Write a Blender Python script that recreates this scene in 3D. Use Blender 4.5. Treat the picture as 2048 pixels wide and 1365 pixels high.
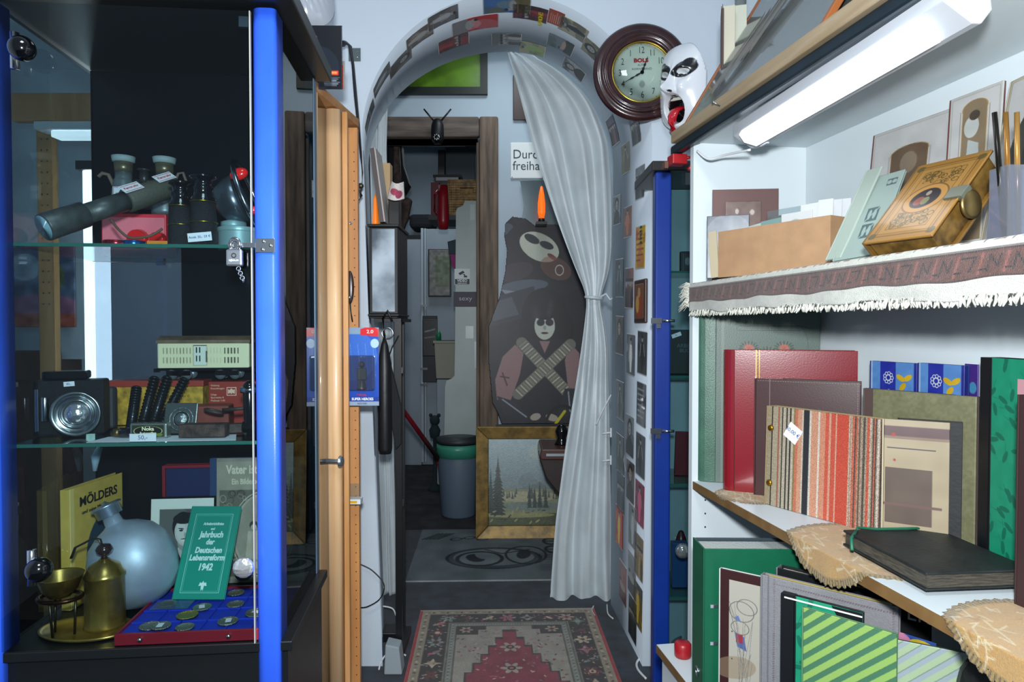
import bpy, bmesh, math, random
import numpy as np
from mathutils import Vector, Matrix, Euler
PI = math.pi
random.seed(7)
SC = bpy.context.scene
COL = SC.collection
for o in list(bpy.data.objects): bpy.data.objects.remove(o)

# ---------------------------------------------------------------- camera
CAMZ = 1.15; F = 1365.0; PITCH = math.atan(30.5/1365)
cd = bpy.data.cameras.new('camera'); cam = bpy.data.objects.new('camera', cd); COL.objects.link(cam)
cd.sensor_width = 36; cd.lens = 24; cd.clip_start = .02
cam.location = (0, 0, CAMZ); cam.rotation_euler = (PI/2-PITCH, 0, 0)
SC.camera = cam
SC.view_settings.view_transform = 'Standard'; SC.view_settings.look = 'None'
SC.view_settings.gamma = 1; SC.view_settings.exposure = 0.35
# ---------------------------------------------------------------- world (dim blue-grey ambient fill, added for the open side behind the camera)
w = bpy.data.worlds.new('world'); SC.world = w; w.use_nodes = True
w.node_tree.nodes['Background'].inputs[0].default_value = (.55, .72, .95, 1)
w.node_tree.nodes['Background'].inputs[1].default_value = .2
# ---------------------------------------------------------------- lights
def area(name, loc, target, size, power, col, size_y=None):
    l = bpy.data.lights.new(name, 'AREA'); l.energy = power; l.color = col; l.size = size
    if size_y: l.shape = 'RECTANGLE'; l.size_y = size_y
    o = bpy.data.objects.new(name, l); COL.objects.link(o); o.location = loc
    d = Vector(target)-Vector(loc); o.rotation_euler = d.to_track_quat('-Z', 'Y').to_euler()
    return o
area('camera_flash', (.0, -.03, 1.29), (0, 3, 1.1), .07, 33, (.93, .97, 1))        # the flash of the photographer
area('shop_ambient_fill', (-.1, .2, 2.62), (-.1, .9, 0), .5, 14, (.9, .96, 1))  # unseen fill light, added for ambient brightness in the front room
area('back_room_fill', (.0, 3.3, 2.75), (0, 3.3, 0), .4, 5, (.85, .95, 1))  # added ambient fill, no ceiling lamp is seen in this room
area('far_room_fill', (-.6, 5.0, 2.5), (-.6, 5.0, 0), .4, 5, (.8, .92, 1))  # fill for the far room, no fixture belongs to it

# ---------------------------------------------------------------- helpers
_fw = Vector((0, math.cos(PITCH), -math.sin(PITCH))); _up = Vector((0, math.sin(PITCH), math.cos(PITCH)))
CAM = Vector((0, 0, CAMZ))
def ray(px, py): return Vector(((px-1024)/F, 0, 0)) + _up*((682.5-py)/F) + _fw
def at(px, py, Y):
    d = ray(px, py); return CAM + d*(Y/d.y)
def onz(px, py, z):
    d = ray(px, py); return CAM + d*((z-CAMZ)/d.z)
def lin(c):
    c = np.asarray(c, float); return np.where(c <= .04045, c/12.92, ((c+.055)/1.055)**2.4)
def hx(s):
    s = s.lstrip('#'); return tuple(int(s[i:i+2], 16)/255 for i in (0, 2, 4))

_mc = {}; G = [1., 1.]   # albedo levels: materials, printed sheets
def mat(name, color='#888888', rough=.5, metal=0, spec=.5, var=0, vs=20, bump=0, bs=150, coat=0, emit=0, trans=0, sheen=0, color2=None, stretch=None, aniso=None, ior=1.5):
    if name in _mc: return _mc[name]
    m = bpy.data.materials.new(name); m.use_nodes = True; nt = m.node_tree; b = nt.nodes['Principled BSDF']
    if not emit: color = '#%02x%02x%02x' % tuple(int(min(1, v*G[0])*255) for v in hx(color)); color2 = color2 and '#%02x%02x%02x' % tuple(int(min(1, v*G[0])*255) for v in hx(color2))
    c = (*lin(hx(color)), 1)
    b.inputs['Base Color'].default_value = c
    b.inputs['Roughness'].default_value = rough; b.inputs['Metallic'].default_value = metal
    b.inputs['Specular IOR Level'].default_value = spec; b.inputs['Coat Weight'].default_value = coat
    b.inputs['Coat Roughness'].default_value = .08; b.inputs['Transmission Weight'].default_value = trans; b.inputs['IOR'].default_value = ior
    if sheen: b.inputs['Sheen Weight'].default_value = sheen
    if emit:
        b.inputs['Emission Color'].default_value = c; b.inputs['Emission Strength'].default_value = emit
    tc = nt.nodes.new('ShaderNodeTexCoord'); src = tc.outputs['Object']
    if stretch:
        mp = nt.nodes.new('ShaderNodeMapping'); mp.inputs['Scale'].default_value = stretch; nt.links.new(src, mp.inputs[0]); src = mp.outputs[0]
    if var or color2:
        n = nt.nodes.new('ShaderNodeTexNoise'); n.inputs['Scale'].default_value = vs; n.inputs['Detail'].default_value = 6
        nt.links.new(src, n.inputs['Vector'])
        r = nt.nodes.new('ShaderNodeValToRGB'); r.color_ramp.elements[0].position = .35; r.color_ramp.elements[1].position = .65
        c1 = np.array(hx(color)); c2 = np.array(hx(color2)) if color2 else np.clip(c1*(1-var), 0, 1)
        r.color_ramp.elements[0].color = (*lin(c2), 1); r.color_ramp.elements[1].color = (*lin(np.clip(c1*(1+.4*var), 0, 1)), 1)
        nt.links.new(n.outputs['Fac'], r.inputs[0]); nt.links.new(r.outputs[0], b.inputs['Base Color'])
    if bump:
        n2 = nt.nodes.new('ShaderNodeTexNoise'); n2.inputs['Scale'].default_value = bs; n2.inputs['Detail'].default_value = 4
        nt.links.new(src, n2.inputs['Vector'])
        bp = nt.nodes.new('ShaderNodeBump'); bp.inputs['Strength'].default_value = bump; bp.inputs['Distance'].default_value = .002
        nt.links.new(n2.outputs['Fac'], bp.inputs['Height']); nt.links.new(bp.outputs[0], b.inputs['Normal'])
    _mc[name] = m; return m
def paint(rough=.5, bump=0, bs=300, coat=0, sheen=0, spec=.5, metal=0):
    k = 'painted_%g_%g_%g_%g_%g_%g_%g' % (rough, bump, bs, coat, sheen, spec, metal)
    if k in _mc: return _mc[k]
    m = mat(k, '#808080', rough, metal=metal, bump=bump, bs=bs, coat=coat, sheen=sheen, spec=spec); nt = m.node_tree
    a = nt.nodes.new('ShaderNodeVertexColor'); a.layer_name = 'Col'
    nt.links.new(a.outputs['Color'], nt.nodes['Principled BSDF'].inputs['Base Color'])
    return m
def glass_mat(name, tint='#e8f2f0', refl=.0, rough=.0, body=0.0):
    if name in _mc: return _mc[name]
    m = bpy.data.materials.new(name); m.use_nodes = True; nt = m.node_tree; nt.nodes.clear()
    out = nt.nodes.new('ShaderNodeOutputMaterial'); mx = nt.nodes.new('ShaderNodeMixShader'); tr = nt.nodes.new('ShaderNodeBsdfTransparent')
    gl = nt.nodes.new('ShaderNodeBsdfGlossy'); fr = nt.nodes.new('ShaderNodeFresnel'); fr.inputs[0].default_value = 1.5
    ad = nt.nodes.new('ShaderNodeMath'); ad.operation = 'ADD'; ad.inputs[1].default_value = refl; ad.use_clamp = True
    tr.inputs[0].default_value = (*lin(hx(tint)), 1); gl.inputs['Roughness'].default_value = rough
    ge = nt.nodes.new('ShaderNodeNewGeometry'); inv = nt.nodes.new('ShaderNodeMath'); inv.operation = 'SUBTRACT'; inv.inputs[0].default_value = 1; ml = nt.nodes.new('ShaderNodeMath'); ml.operation = 'MULTIPLY'
    nt.links.new(ge.outputs['Backfacing'], inv.inputs[1]); nt.links.new(ad.outputs[0], ml.inputs[0]); nt.links.new(inv.outputs[0], ml.inputs[1])
    nt.links.new(fr.outputs[0], ad.inputs[0]); nt.links.new(ml.outputs[0], mx.inputs[0]); nt.links.new(tr.outputs[0], mx.inputs[1]); nt.links.new(gl.outputs[0], mx.inputs[2])
    last = mx
    if body:
        df = nt.nodes.new('ShaderNodeBsdfDiffuse'); df.inputs[0].default_value = (.8, .85, .85, 1)
        m2 = nt.nodes.new('ShaderNodeMixShader'); m2.inputs[0].default_value = body; nt.links.new(mx.outputs[0], m2.inputs[1]); nt.links.new(df.outputs[0], m2.inputs[2]); last = m2
    nt.links.new(last.outputs[0], out.inputs[0]); _mc[name] = m; return m

def frame(loc, yaw=0, rx=0, ry=0): return Matrix.Translation(loc) @ Euler((rx, ry, yaw), 'XYZ').to_matrix().to_4x4()
class MB:
    def __init__(s): s.v = []; s.f = []; s.mi = []; s.sm = []
    def add(s, vs, fs, mi=0, sm=False, M=None):
        b = len(s.v); s.v += [tuple(M @ Vector(p)) if M else tuple(p) for p in vs]
        for q in fs: s.f.append([i+b for i in q]); s.mi.append(mi); s.sm.append(sm)
        return s
    def box(s, x0, x1, y0, y1, z0, z1, mi=0, M=None):
        vs = [(x0,y0,z0),(x1,y0,z0),(x1,y1,z0),(x0,y1,z0),(x0,y0,z1),(x1,y0,z1),(x1,y1,z1),(x0,y1,z1)]
        return s.add(vs, [(0,3,2,1),(4,5,6,7),(0,1,5,4),(1,2,6,5),(2,3,7,6),(3,0,4,7)], mi, False, M)
    def lathe(s, prof, n=32, mi=0, M=None, sm=True, sx=1, sy=1, lobes=0, la=0):
        vs = []; fs = []
        for r, z in prof:
            for k in range(n):
                a = 2*PI*k/n; rr = r*(1+la*math.cos(lobes*a)) if lobes else r
                vs.append((rr*math.cos(a)*sx, rr*math.sin(a)*sy, z))
        for i in range(len(prof)-1):
            for k in range(n):
                a = i*n+k; b = i*n+(k+1) % n; fs.append((a, b, b+n, a+n))
        if prof[0][0] > 1e-6: fs.append(tuple(range(n-1, -1, -1)))
        if prof[-1][0] > 1e-6: fs.append(tuple(range((len(prof)-1)*n, len(prof)*n)))
        return s.add(vs, fs, mi, sm, M)
    def cyl(s, p0, p1, r0, r1=None, n=20, mi=0, sm=True):
        p0 = Vector(p0); p1 = Vector(p1); d = p1-p0; L = d.length; r1 = r0 if r1 is None else r1
        M = Matrix.Translation(p0) @ d.to_track_quat('Z', 'Y').to_matrix().to_4x4()
        return s.lathe([(0, 0), (r0, 0), (r1, L), (0, L)], n, mi, M, sm)
    def tube(s, pts, r, n=8, mi=0, flat=1):
        pts = [Vector(p) for p in pts]; vs = []; fs = []; N = len(pts); up = Vector((0, 0, 1))
        for i, p in enumerate(pts):
            t = (pts[min(i+1, N-1)]-pts[max(i-1, 0)]).normalized()
            a = t.cross(up); a = a.normalized() if a.length > .05 else t.cross(Vector((1, 0, 0))).normalized()
            b = t.cross(a); rr = r[i] if isinstance(r, (list, tuple)) else r
            for k in range(n):
                q = 2*PI*k/n; vs.append(p + a*math.cos(q)*rr + b*math.sin(q)*rr*flat)
        for i in range(N-1):
            for k in range(n):
                a0 = i*n+k; b0 = i*n+(k+1) % n; fs.append((a0, b0, b0+n, a0+n))
        fs.append(tuple(range(n-1, -1, -1))); fs.append(tuple(range((N-1)*n, N*n)))
        return s.add(vs, fs, mi, True)
    def prism(s, poly, y0, y1, mi=0, M=None, sm=False):
        n = len(poly); vs = [(x, y0, z) for x, z in poly]+[(x, y1, z) for x, z in poly]
        fs = [tuple(range(n)), tuple(range(2*n-1, n-1, -1))]+[((i+1) % n, i, i+n, (i+1) % n+n) for i in range(n)]
        return s.add(vs, fs, mi, sm, M)
    def ball(s, c, r, n=16, mi=0, sc=(1, 1, 1), M=None):
        prof = [(r*math.sin(PI*i/n), -r*math.cos(PI*i/n)) for i in range(n+1)]; prof[0] = (0, -r); prof[-1] = (0, r)
        T = Matrix.Translation(c) @ Matrix.Diagonal((*sc, 1)); T = M @ T if M else T
        return s.lathe(prof, 2*n, mi, T)
    def torus(s, R, r, n=40, k=10, mi=0, M=None, sy=1):
        vs = []; fs = []
        for i in range(n):
            a = 2*PI*i/n
            for j in range(k):
                b = 2*PI*j/k; vs.append(((R+r*math.cos(b))*math.cos(a), (R+r*math.cos(b))*math.sin(a)*sy, r*math.sin(b)))
        for i in range(n):
            for j in range(k): fs.append((i*k+j, ((i+1) % n)*k+j, ((i+1) % n)*k+(j+1) % k, i*k+(j+1) % k))
        return s.add(vs, fs, mi, True, M)
    def build(s, name, mats, parent=None, bevel=0, label=None, fixn=True, seg=2):
        me = bpy.data.meshes.new(name); me.from_pydata(s.v, [], s.f)
        if not isinstance(mats, (list, tuple)): mats = [mats]
        for m in mats: me.materials.append(m)
        me.polygons.foreach_set('material_index', s.mi); me.polygons.foreach_set('use_smooth', s.sm)
        if fixn:
            bm = bmesh.new(); bm.from_mesh(me); bmesh.ops.remove_doubles(bm, verts=bm.verts, dist=1e-6); bmesh.ops.recalc_face_normals(bm, faces=bm.faces); bm.to_mesh(me); bm.free()
        me.update()
        o = bpy.data.objects.new(name, me); COL.objects.link(o)
        if parent: o.parent = parent
        if bevel:
            b = o.modifiers.new('bevel', 'BEVEL'); b.width = bevel; b.segments = seg; b.limit_method = 'ANGLE'; b.angle_limit = math.radians(50)
        if label: o['label'] = label
        return o
def thing(name, label, cat, M=None, group=None):
    o = bpy.data.objects.new(name, None); COL.objects.link(o); o.empty_display_size = .02
    if M is not None:
        if isinstance(M, (tuple, list, Vector)): M = Matrix.Translation(M)
        o.matrix_basis = M
    return tag(o, label, cat, group)
def tag(o, label, cat, group=None):
    o['label'] = label; o['category'] = cat
    if group: o['group'] = group
    return o
def struct(o): o['kind'] = 'structure'; return o
def setm(o, M): o.matrix_basis = M; return o

# ---- painted sheets: a small raster canvas whose cells become coloured faces
class CV:
    def __init__(s, w, h, nx, bg='#ffffff', ss=2):
        s.w = w; s.h = h; s.nx = nx; s.ny = max(2, round(nx*h/w)); s.ss = ss
        X = (np.arange(s.nx*ss)+.5)/(s.nx*ss)*w; Y = (np.arange(s.ny*ss)+.5)/(s.ny*ss)*h
        s.X, s.Y = np.meshgrid(X, Y); s.c = np.zeros(s.X.shape+(3,)); s.c[:] = hx(bg); s.m = np.ones(s.X.shape, bool)
        s.r = np.random.RandomState(3)
    def put(s, k, col, a=1):
        col = np.array(hx(col) if isinstance(col, str) else col); kk = (k*a)[..., None] if k.dtype != bool else (k.astype(float)*a)[..., None]
        s.c = s.c*(1-kk)+col*kk; return s
    def rect(s, x0, y0, x1, y1, col, a=1): return s.put((s.X >= x0) & (s.X < x1) & (s.Y >= y0) & (s.Y < y1), col, a)
    def pin(s, P):
        k = np.zeros(s.X.shape, bool); n = len(P)
        for i in range(n):
            x0, y0 = P[i]; x1, y1 = P[(i+1) % n]
            if y0 == y1: continue
            q = ((y0 > s.Y) != (y1 > s.Y)) & (s.X < (x1-x0)*(s.Y-y0)/(y1-y0)+x0); k ^= q
        return k
    def poly(s, P, col, a=1): return s.put(s.pin(P), col, a)
    def ein(s, cx, cy, rx, ry, ang=0):
        c, d = math.cos(ang), math.sin(ang); x = (s.X-cx)*c+(s.Y-cy)*d; y = -(s.X-cx)*d+(s.Y-cy)*c
        return (x/rx)**2+(y/ry)**2
    def ell(s, cx, cy, rx, ry, col, ang=0, a=1): return s.put(s.ein(cx, cy, rx, ry, ang) < 1, col, a)
    def ring(s, cx, cy, rx, ry, wd, col, ang=0, a=1):
        e = np.sqrt(s.ein(cx, cy, rx, ry, ang)); return s.put(np.abs(e-1) < wd/max(rx, ry), col, a)
    def line(s, P, wd, col, a=1):
        k = np.zeros(s.X.shape, bool)
        for (x0, y0), (x1, y1) in zip(P[:-1], P[1:]):
            L = (x1-x0)**2+(y1-y0)**2+1e-12; t = np.clip(((s.X-x0)*(x1-x0)+(s.Y-y0)*(y1-y0))/L, 0, 1)
            k |= (s.X-x0-t*(x1-x0))**2+(s.Y-y0-t*(y1-y0))**2 < (wd/2)**2
        return s.put(k, col, a)
    def noise(s, amp=.05, cell=None, col=None):
        if cell is None: n = s.r.rand(*s.X.shape)-.5
        else:
            gx = int(s.w/cell)+3; gy = int(s.h/cell)+3; g = s.r.rand(gy, gx)-.5
            fx = s.X/cell; fy = s.Y/cell; ix = fx.astype(int); iy = fy.astype(int); ax = fx-ix; ay = fy-iy
            ax = ax*ax*(3-2*ax); ay = ay*ay*(3-2*ay)
            n = (g[iy, ix]*(1-ax)+g[iy, ix+1]*ax)*(1-ay)+(g[iy+1, ix]*(1-ax)+g[iy+1, ix+1]*ax)*ay
        if col is None: s.c = s.c+n[..., None]*2*amp
        else: s.put(np.clip((n*2)*amp*3, 0, 1), col)
        return s
    def mapf(s, f): s.c = f(s.X, s.Y, s.c); return s
    def out(s):
        k = s.ss; c = np.clip(s.c, 0, 1).reshape(s.ny, k, s.nx, k, 3).mean((1, 3)); m = s.m.reshape(s.ny, k, s.nx, k).mean((1, 3)) > .5
        return lin(np.clip(c*G[1], 0, 1)), m
def pgrid(name, cv, fn, m, parent=None, thick=0, label=None, smooth=False, cvdata=None):
    c, mask = cvdata or cv.out(); ny, nx = mask.shape
    U, V = np.meshgrid(np.linspace(0, 1, nx+1), np.linspace(0, 1, ny+1)); co = np.asarray(fn(U.ravel(), V.ravel()), float)
    if co.shape[0] == 3: co = co.T
    j, i = np.nonzero(mask); a = j*(nx+1)+i; fc = np.stack([a, a+1, a+nx+2, a+nx+1], 1)
    used = np.unique(fc); rm = np.full((nx+1)*(ny+1), -1); rm[used] = np.arange(len(used)); fc = rm[fc]; co = co[used]
    me = bpy.data.meshes.new(name); me.vertices.add(len(co)); me.vertices.foreach_set('co', co.ravel())
    n = len(fc); me.loops.add(4*n); me.loops.foreach_set('vertex_index', fc.ravel().astype(np.int32))
    me.polygons.add(n); me.polygons.foreach_set('loop_start', np.arange(0, 4*n, 4, dtype=np.int32)); me.update(calc_edges=True)
    if smooth: me.polygons.foreach_set('use_smooth', np.ones(n, bool))
    at_ = me.color_attributes.new('Col', 'FLOAT_COLOR', 'CORNER'); cc = np.ones((n, 4, 4)); cc[:, :, :3] = c[j, i][:, None, :]
    at_.data.foreach_set('color', cc.ravel()); me.materials.append(m)
    o = bpy.data.objects.new(name, me); COL.objects.link(o)
    if parent: o.parent = parent
    if thick:
        sd = o.modifiers.new('solid', 'SOLIDIFY'); sd.thickness = thick; sd.offset = -1
    if label: o['label'] = label
    return o
def sheet(name, cv, w, h, m, parent=None, thick=.001, y=0, x0=0, z0=0, label=None):
    "upright sheet facing -Y, left-bottom corner at (x0, y, z0)"
    return pgrid(name, cv, lambda u, v: (x0+u*w, y+0*u, z0+v*h), m, parent, thick, label)
def flat(name, cv, w, h, m, parent=None, thick=.004, x0=0, y0=0, z=0):
    return pgrid(name, cv, lambda u, v: (x0+u*w, y0+v*h, z+0*u), m, parent, thick)
def text(s, h, parent, m, loc, rot=(PI/2, 0, 0), align='CENTER', bold=0, name='lettering', shear=0, sx=1, M=None, ext=.0004):
    cu = bpy.data.curves.new(name, 'FONT'); cu.body = s; cu.size = h*1.38; cu.align_x = align; cu.align_y = 'CENTER'
    cu.extrude = ext; cu.offset = bold*h; cu.shear = shear; cu.resolution_u = 3; cu.space_line = .9
    t = bpy.data.objects.new(name+'_c', cu); COL.objects.link(t)
    bpy.context.view_layer.update(); dg = bpy.context.evaluated_depsgraph_get(); me = bpy.data.meshes.new_from_object(t.evaluated_get(dg))
    bpy.data.objects.remove(t); bpy.data.curves.remove(cu); me.name = name
    T = (Matrix.Translation(loc) @ Euler(rot).to_matrix().to_4x4()) if M is None else M
    me.transform(T @ Matrix.Diagonal((sx, 1, 1, 1))); me.materials.clear(); me.materials.append(m)
    o = bpy.data.objects.new(name, me); COL.objects.link(o)
    if parent: o.parent = parent
    return o
def basis(BL, BR, TL):
    "frame with origin BL, x towards BR, z towards TL, y away (backwards)"
    x = (BR-BL); w = x.length; x.normalize(); z = TL-BL; z = z-x*z.dot(x); h = z.length; z.normalize(); y = z.cross(x)
    M = Matrix((x, y, z)).transposed().to_4x4(); M.translation = BL
    return M, w, h
PAGES = mat('aged_page_edges', '#cfc8b4', .8, bump=.4, bs=400)
def book(name, label, cat, M, w, h, t, cover, spine=None, pages=None, group=None, c=.003, round_=0, cv=None, spine_w=0):
    root = thing(name, label, cat, M, group); spine = spine or cover; pages = pages or PAGES
    if cv is not None: sheet('front_cover', cv, w, h, cover, root, c)
    else: MB().box(0, w, 0, c, 0, h).build('front_cover', cover, root, bevel=.001)
    MB().box(0, w, t-c, t, 0, h).build('back_cover', spine if cv is not None else cover, root, bevel=.001)
    MB().box(.004, w-.006, c+.0003, t-c-.0003, .004, h-.005).build('page_block', pages, root)
    b = MB()
    if round_:
        n = 10; P = [(-.0004, t)]+[(-.0004-round_*math.sin(PI*i/n), t/2+math.cos(PI*i/n)*t/2) for i in range(n+1)][1:-1]+[(-.0004, 0)]
        vs = [(x, y, 0) for x, y in P]+[(x, y, h) for x, y in P]; k = len(P)
        b.add(vs, [tuple(range(k)), tuple(range(2*k-1, k-1, -1))]+[(i, (i+1) % k, (i+1) % k+k, i+k) for i in range(k)], 0, False)
    else: b.box(-c, -.0004, 0, t, 0, h)
    b.build('spine', spine, root, bevel=.0008)
    if spine_w: MB().box(0, spine_w, -.0006, -.0001, 0, h).build('spine_strip', spine, root)
    return root
BLK = mat('black_ink', '#101214', .6); WHT = mat('white_ink', '#f2f4f2', .6)
chrome = mat('chrome', '#c8ccd0', .18, metal=1); steel = mat('brushed_steel', '#9aa2a8', .38, metal=1)
paperw = mat('white_price_paper', '#e6eaf0', .8); redink = mat('red_ink', '#c02030', .6)
# ================================================================= setting
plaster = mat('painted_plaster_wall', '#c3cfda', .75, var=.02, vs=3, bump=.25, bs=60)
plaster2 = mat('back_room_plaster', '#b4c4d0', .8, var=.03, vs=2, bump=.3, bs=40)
carpet = mat('dark_blue_felt_carpet', '#262f3a', .95, var=.35, vs=14, bump=.6, bs=500, sheen=.1)
carpet2 = mat('dark_brown_felt_carpet', '#2a2a30', .95, var=.3, vs=10, bump=.5, bs=400)
struct(MB().box(-2, 2, -1.2, 3.82, -.05, 0).build('floor', carpet)); struct(MB().box(-2, 2, 3.82, 6.2, -.05, 0).build('floor', carpet2))
FY, BY = 2.28, 2.80
def arch(front):
    P = []
    if front: xl0, xl1, xr1, xr0, zc, rx, rz, cx = -.437, -.50, .466, .440, 1.766, .483, .483, -.017
    else: xl0, xl1, xr1, xr0, zc, rx, rz, cx = -.53, -.585, .413, .408, 1.80, .43, .465, -.017
    N = 14
    for i in range(N): P.append((xl0+(xl1-xl0)*i/N, zc*i/N))
    A = 40
    for i in range(A+1):
        a = PI-PI*i/A; P.append((cx+(rx if front or i > A/2 else .568)*math.cos(a), zc+rz*math.sin(a)))
    for i in range(1, N+1): P.append((xr1+(xr0-xr1)*i/N, zc*(1-i/N)))
    return np.array(P)
AF, AB = arch(True), arch(False)
def wall_with_arch():
    mb = MB(); n = len(AF); X0, X1, Z1 = -1.7, 1.7, 2.9
    def outer(p):
        if p[1] < 1.7: return (X0 if p[0] < 0 else X1, p[1])
        dx, dz = p[0]+.017, p[1]-1.7; k = 1e9
        if dz > 0: k = min(k, (Z1-1.7)/dz)
        if dx > 0: k = min(k, (X1+.017)/dx)
        if dx < 0: k = min(k, (X0+.017)/dx)
        return (-.017+dx*k, 1.7+dz*k)
    for A, Y, fl in ((AF, FY, 0), (AB, BY, 1)):
        vs = [(x, Y, z) for x, z in A]+[(outer(p)[0], Y, outer(p)[1]) for p in A]
        fs = [(i, i+1, i+1+n, i+n) if fl == 0 else (i, i+n, i+1+n, i+1) for i in range(n-1)]; mb.add(vs, fs)
        for sx in (0, 1):  # corner fillers
            X = (X0, X1)[sx]; tops = [p for p in (outer(q) for q in A) if abs(p[1]-Z1) < 1e-6]; sides = [p for p in (outer(q) for q in A) if abs(p[0]-X) < 1e-6]
            tp = (min if sx == 0 else max)(tops, key=lambda p: p[0]); sp = max(sides, key=lambda p: p[1])
            mb.add([(tp[0], Y, tp[1]), (X, Y, Z1), (sp[0], Y, sp[1])], [(0, 1, 2)])
    mb.add([(x, FY, z) for x, z in AF]+[(x, BY, z) for x, z in AB], [(i, i+n, i+n+1, i+1) for i in range(n-1)], 0, True)
    o = mb.build('wall_front', plaster); o.data.polygons.foreach_get
    return struct(o)
wall_with_arch()
# side walls, so that reflections and bounce light meet something real
struct(MB().box(-1.75, -1.70, -1.0, 2.28, 0, 2.9).build('wall_left', plaster)); struct(MB().box(1.70, 1.75, -1.0, 2.28, 0, 2.9).build('wall_right', plaster))
struct(MB().box(-1.75, 1.75, .9, 6.2, 2.9, 2.95).build('ceiling', plaster))
# ---- inner wall with a doorway (weathered wooden frame)
IY = 3.9
mb = MB(); DL, DR, DT = -1.03, -.183, 2.21
mb.box(-1.7, DL, IY, IY+.14, 0, 2.9); mb.box(DR, 1.7, IY, IY+.14, 0, 2.9); mb.box(DL, DR, IY, IY+.14, DT, 2.9)
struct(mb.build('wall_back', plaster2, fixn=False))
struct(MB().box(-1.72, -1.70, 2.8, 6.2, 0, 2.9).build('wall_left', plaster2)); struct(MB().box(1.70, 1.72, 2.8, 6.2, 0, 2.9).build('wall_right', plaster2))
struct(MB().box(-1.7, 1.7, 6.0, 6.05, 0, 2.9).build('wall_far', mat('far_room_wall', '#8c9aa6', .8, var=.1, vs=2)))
oldwood = mat('weathered_brown_frame_wood', '#7c6a5a', .75, color2='#4c4038', vs=9, stretch=(3, 3, .35), bump=.6, bs=40)
t = MB(); t.box(DR-.0, DR+.105, IY-.05, IY+.16, 0, DT+.115).box(DR-.02, DR+.0, IY-.02, IY+.16, 0, DT-.02)
door = thing('door_1', 'weathered brown wooden door frame around the back room doorway', 'door frame', (0, 0, 0)); del door['category'], door['label']; door['kind'] = 'structure'
t.build('door_post', oldwood, door, bevel=.012)
MB().box(DL-.105, DL, IY-.05, IY+.16, 0, DT+.115).build('door_post', oldwood, door, bevel=.012)
oldwood2 = mat('weathered_lintel_wood', '#766a60', .75, color2='#4a423c', vs=9, stretch=(.35, 3, 3), bump=.6, bs=40)
MB().box(DL+.001, DR-.001, IY-.05, IY+.16, DT, DT+.115).build('door_lintel', oldwood2, door, bevel=.012)
# ---- transom window
win = thing('window_1', 'x', 'window', (0, 0, 0)); del win['category'], win['label']; win['kind'] = 'structure'
X0, Z0 = at(700, 188, IY-.03).x, at(700, 188, IY-.03).z; X1 = at(975, 188, IY-.03).x; Z1 = Z0+.30
fm = mat('dark_green_black_window_frame', '#101a14', .5)
mb = MB(); fw = .04
mb.box(X0, X1, IY-.03, IY-.002, Z0, Z0+fw).box(X0, X1, IY-.03, IY-.002, Z1-fw, Z1).box(X0, X0+fw, IY-.03, IY-.002, Z0+fw, Z1-fw).box(X1-fw, X1, IY-.03, IY-.002, Z0+fw, Z1-fw)
mb.build('window_frame', fm, win)
MB().box(X0+fw, X1-fw, IY-.012, IY-.004, Z0+fw, Z1-fw).build('pane', mat('green_stained_pane', '#5c8418', .35, var=.25, vs=6), win)

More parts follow.
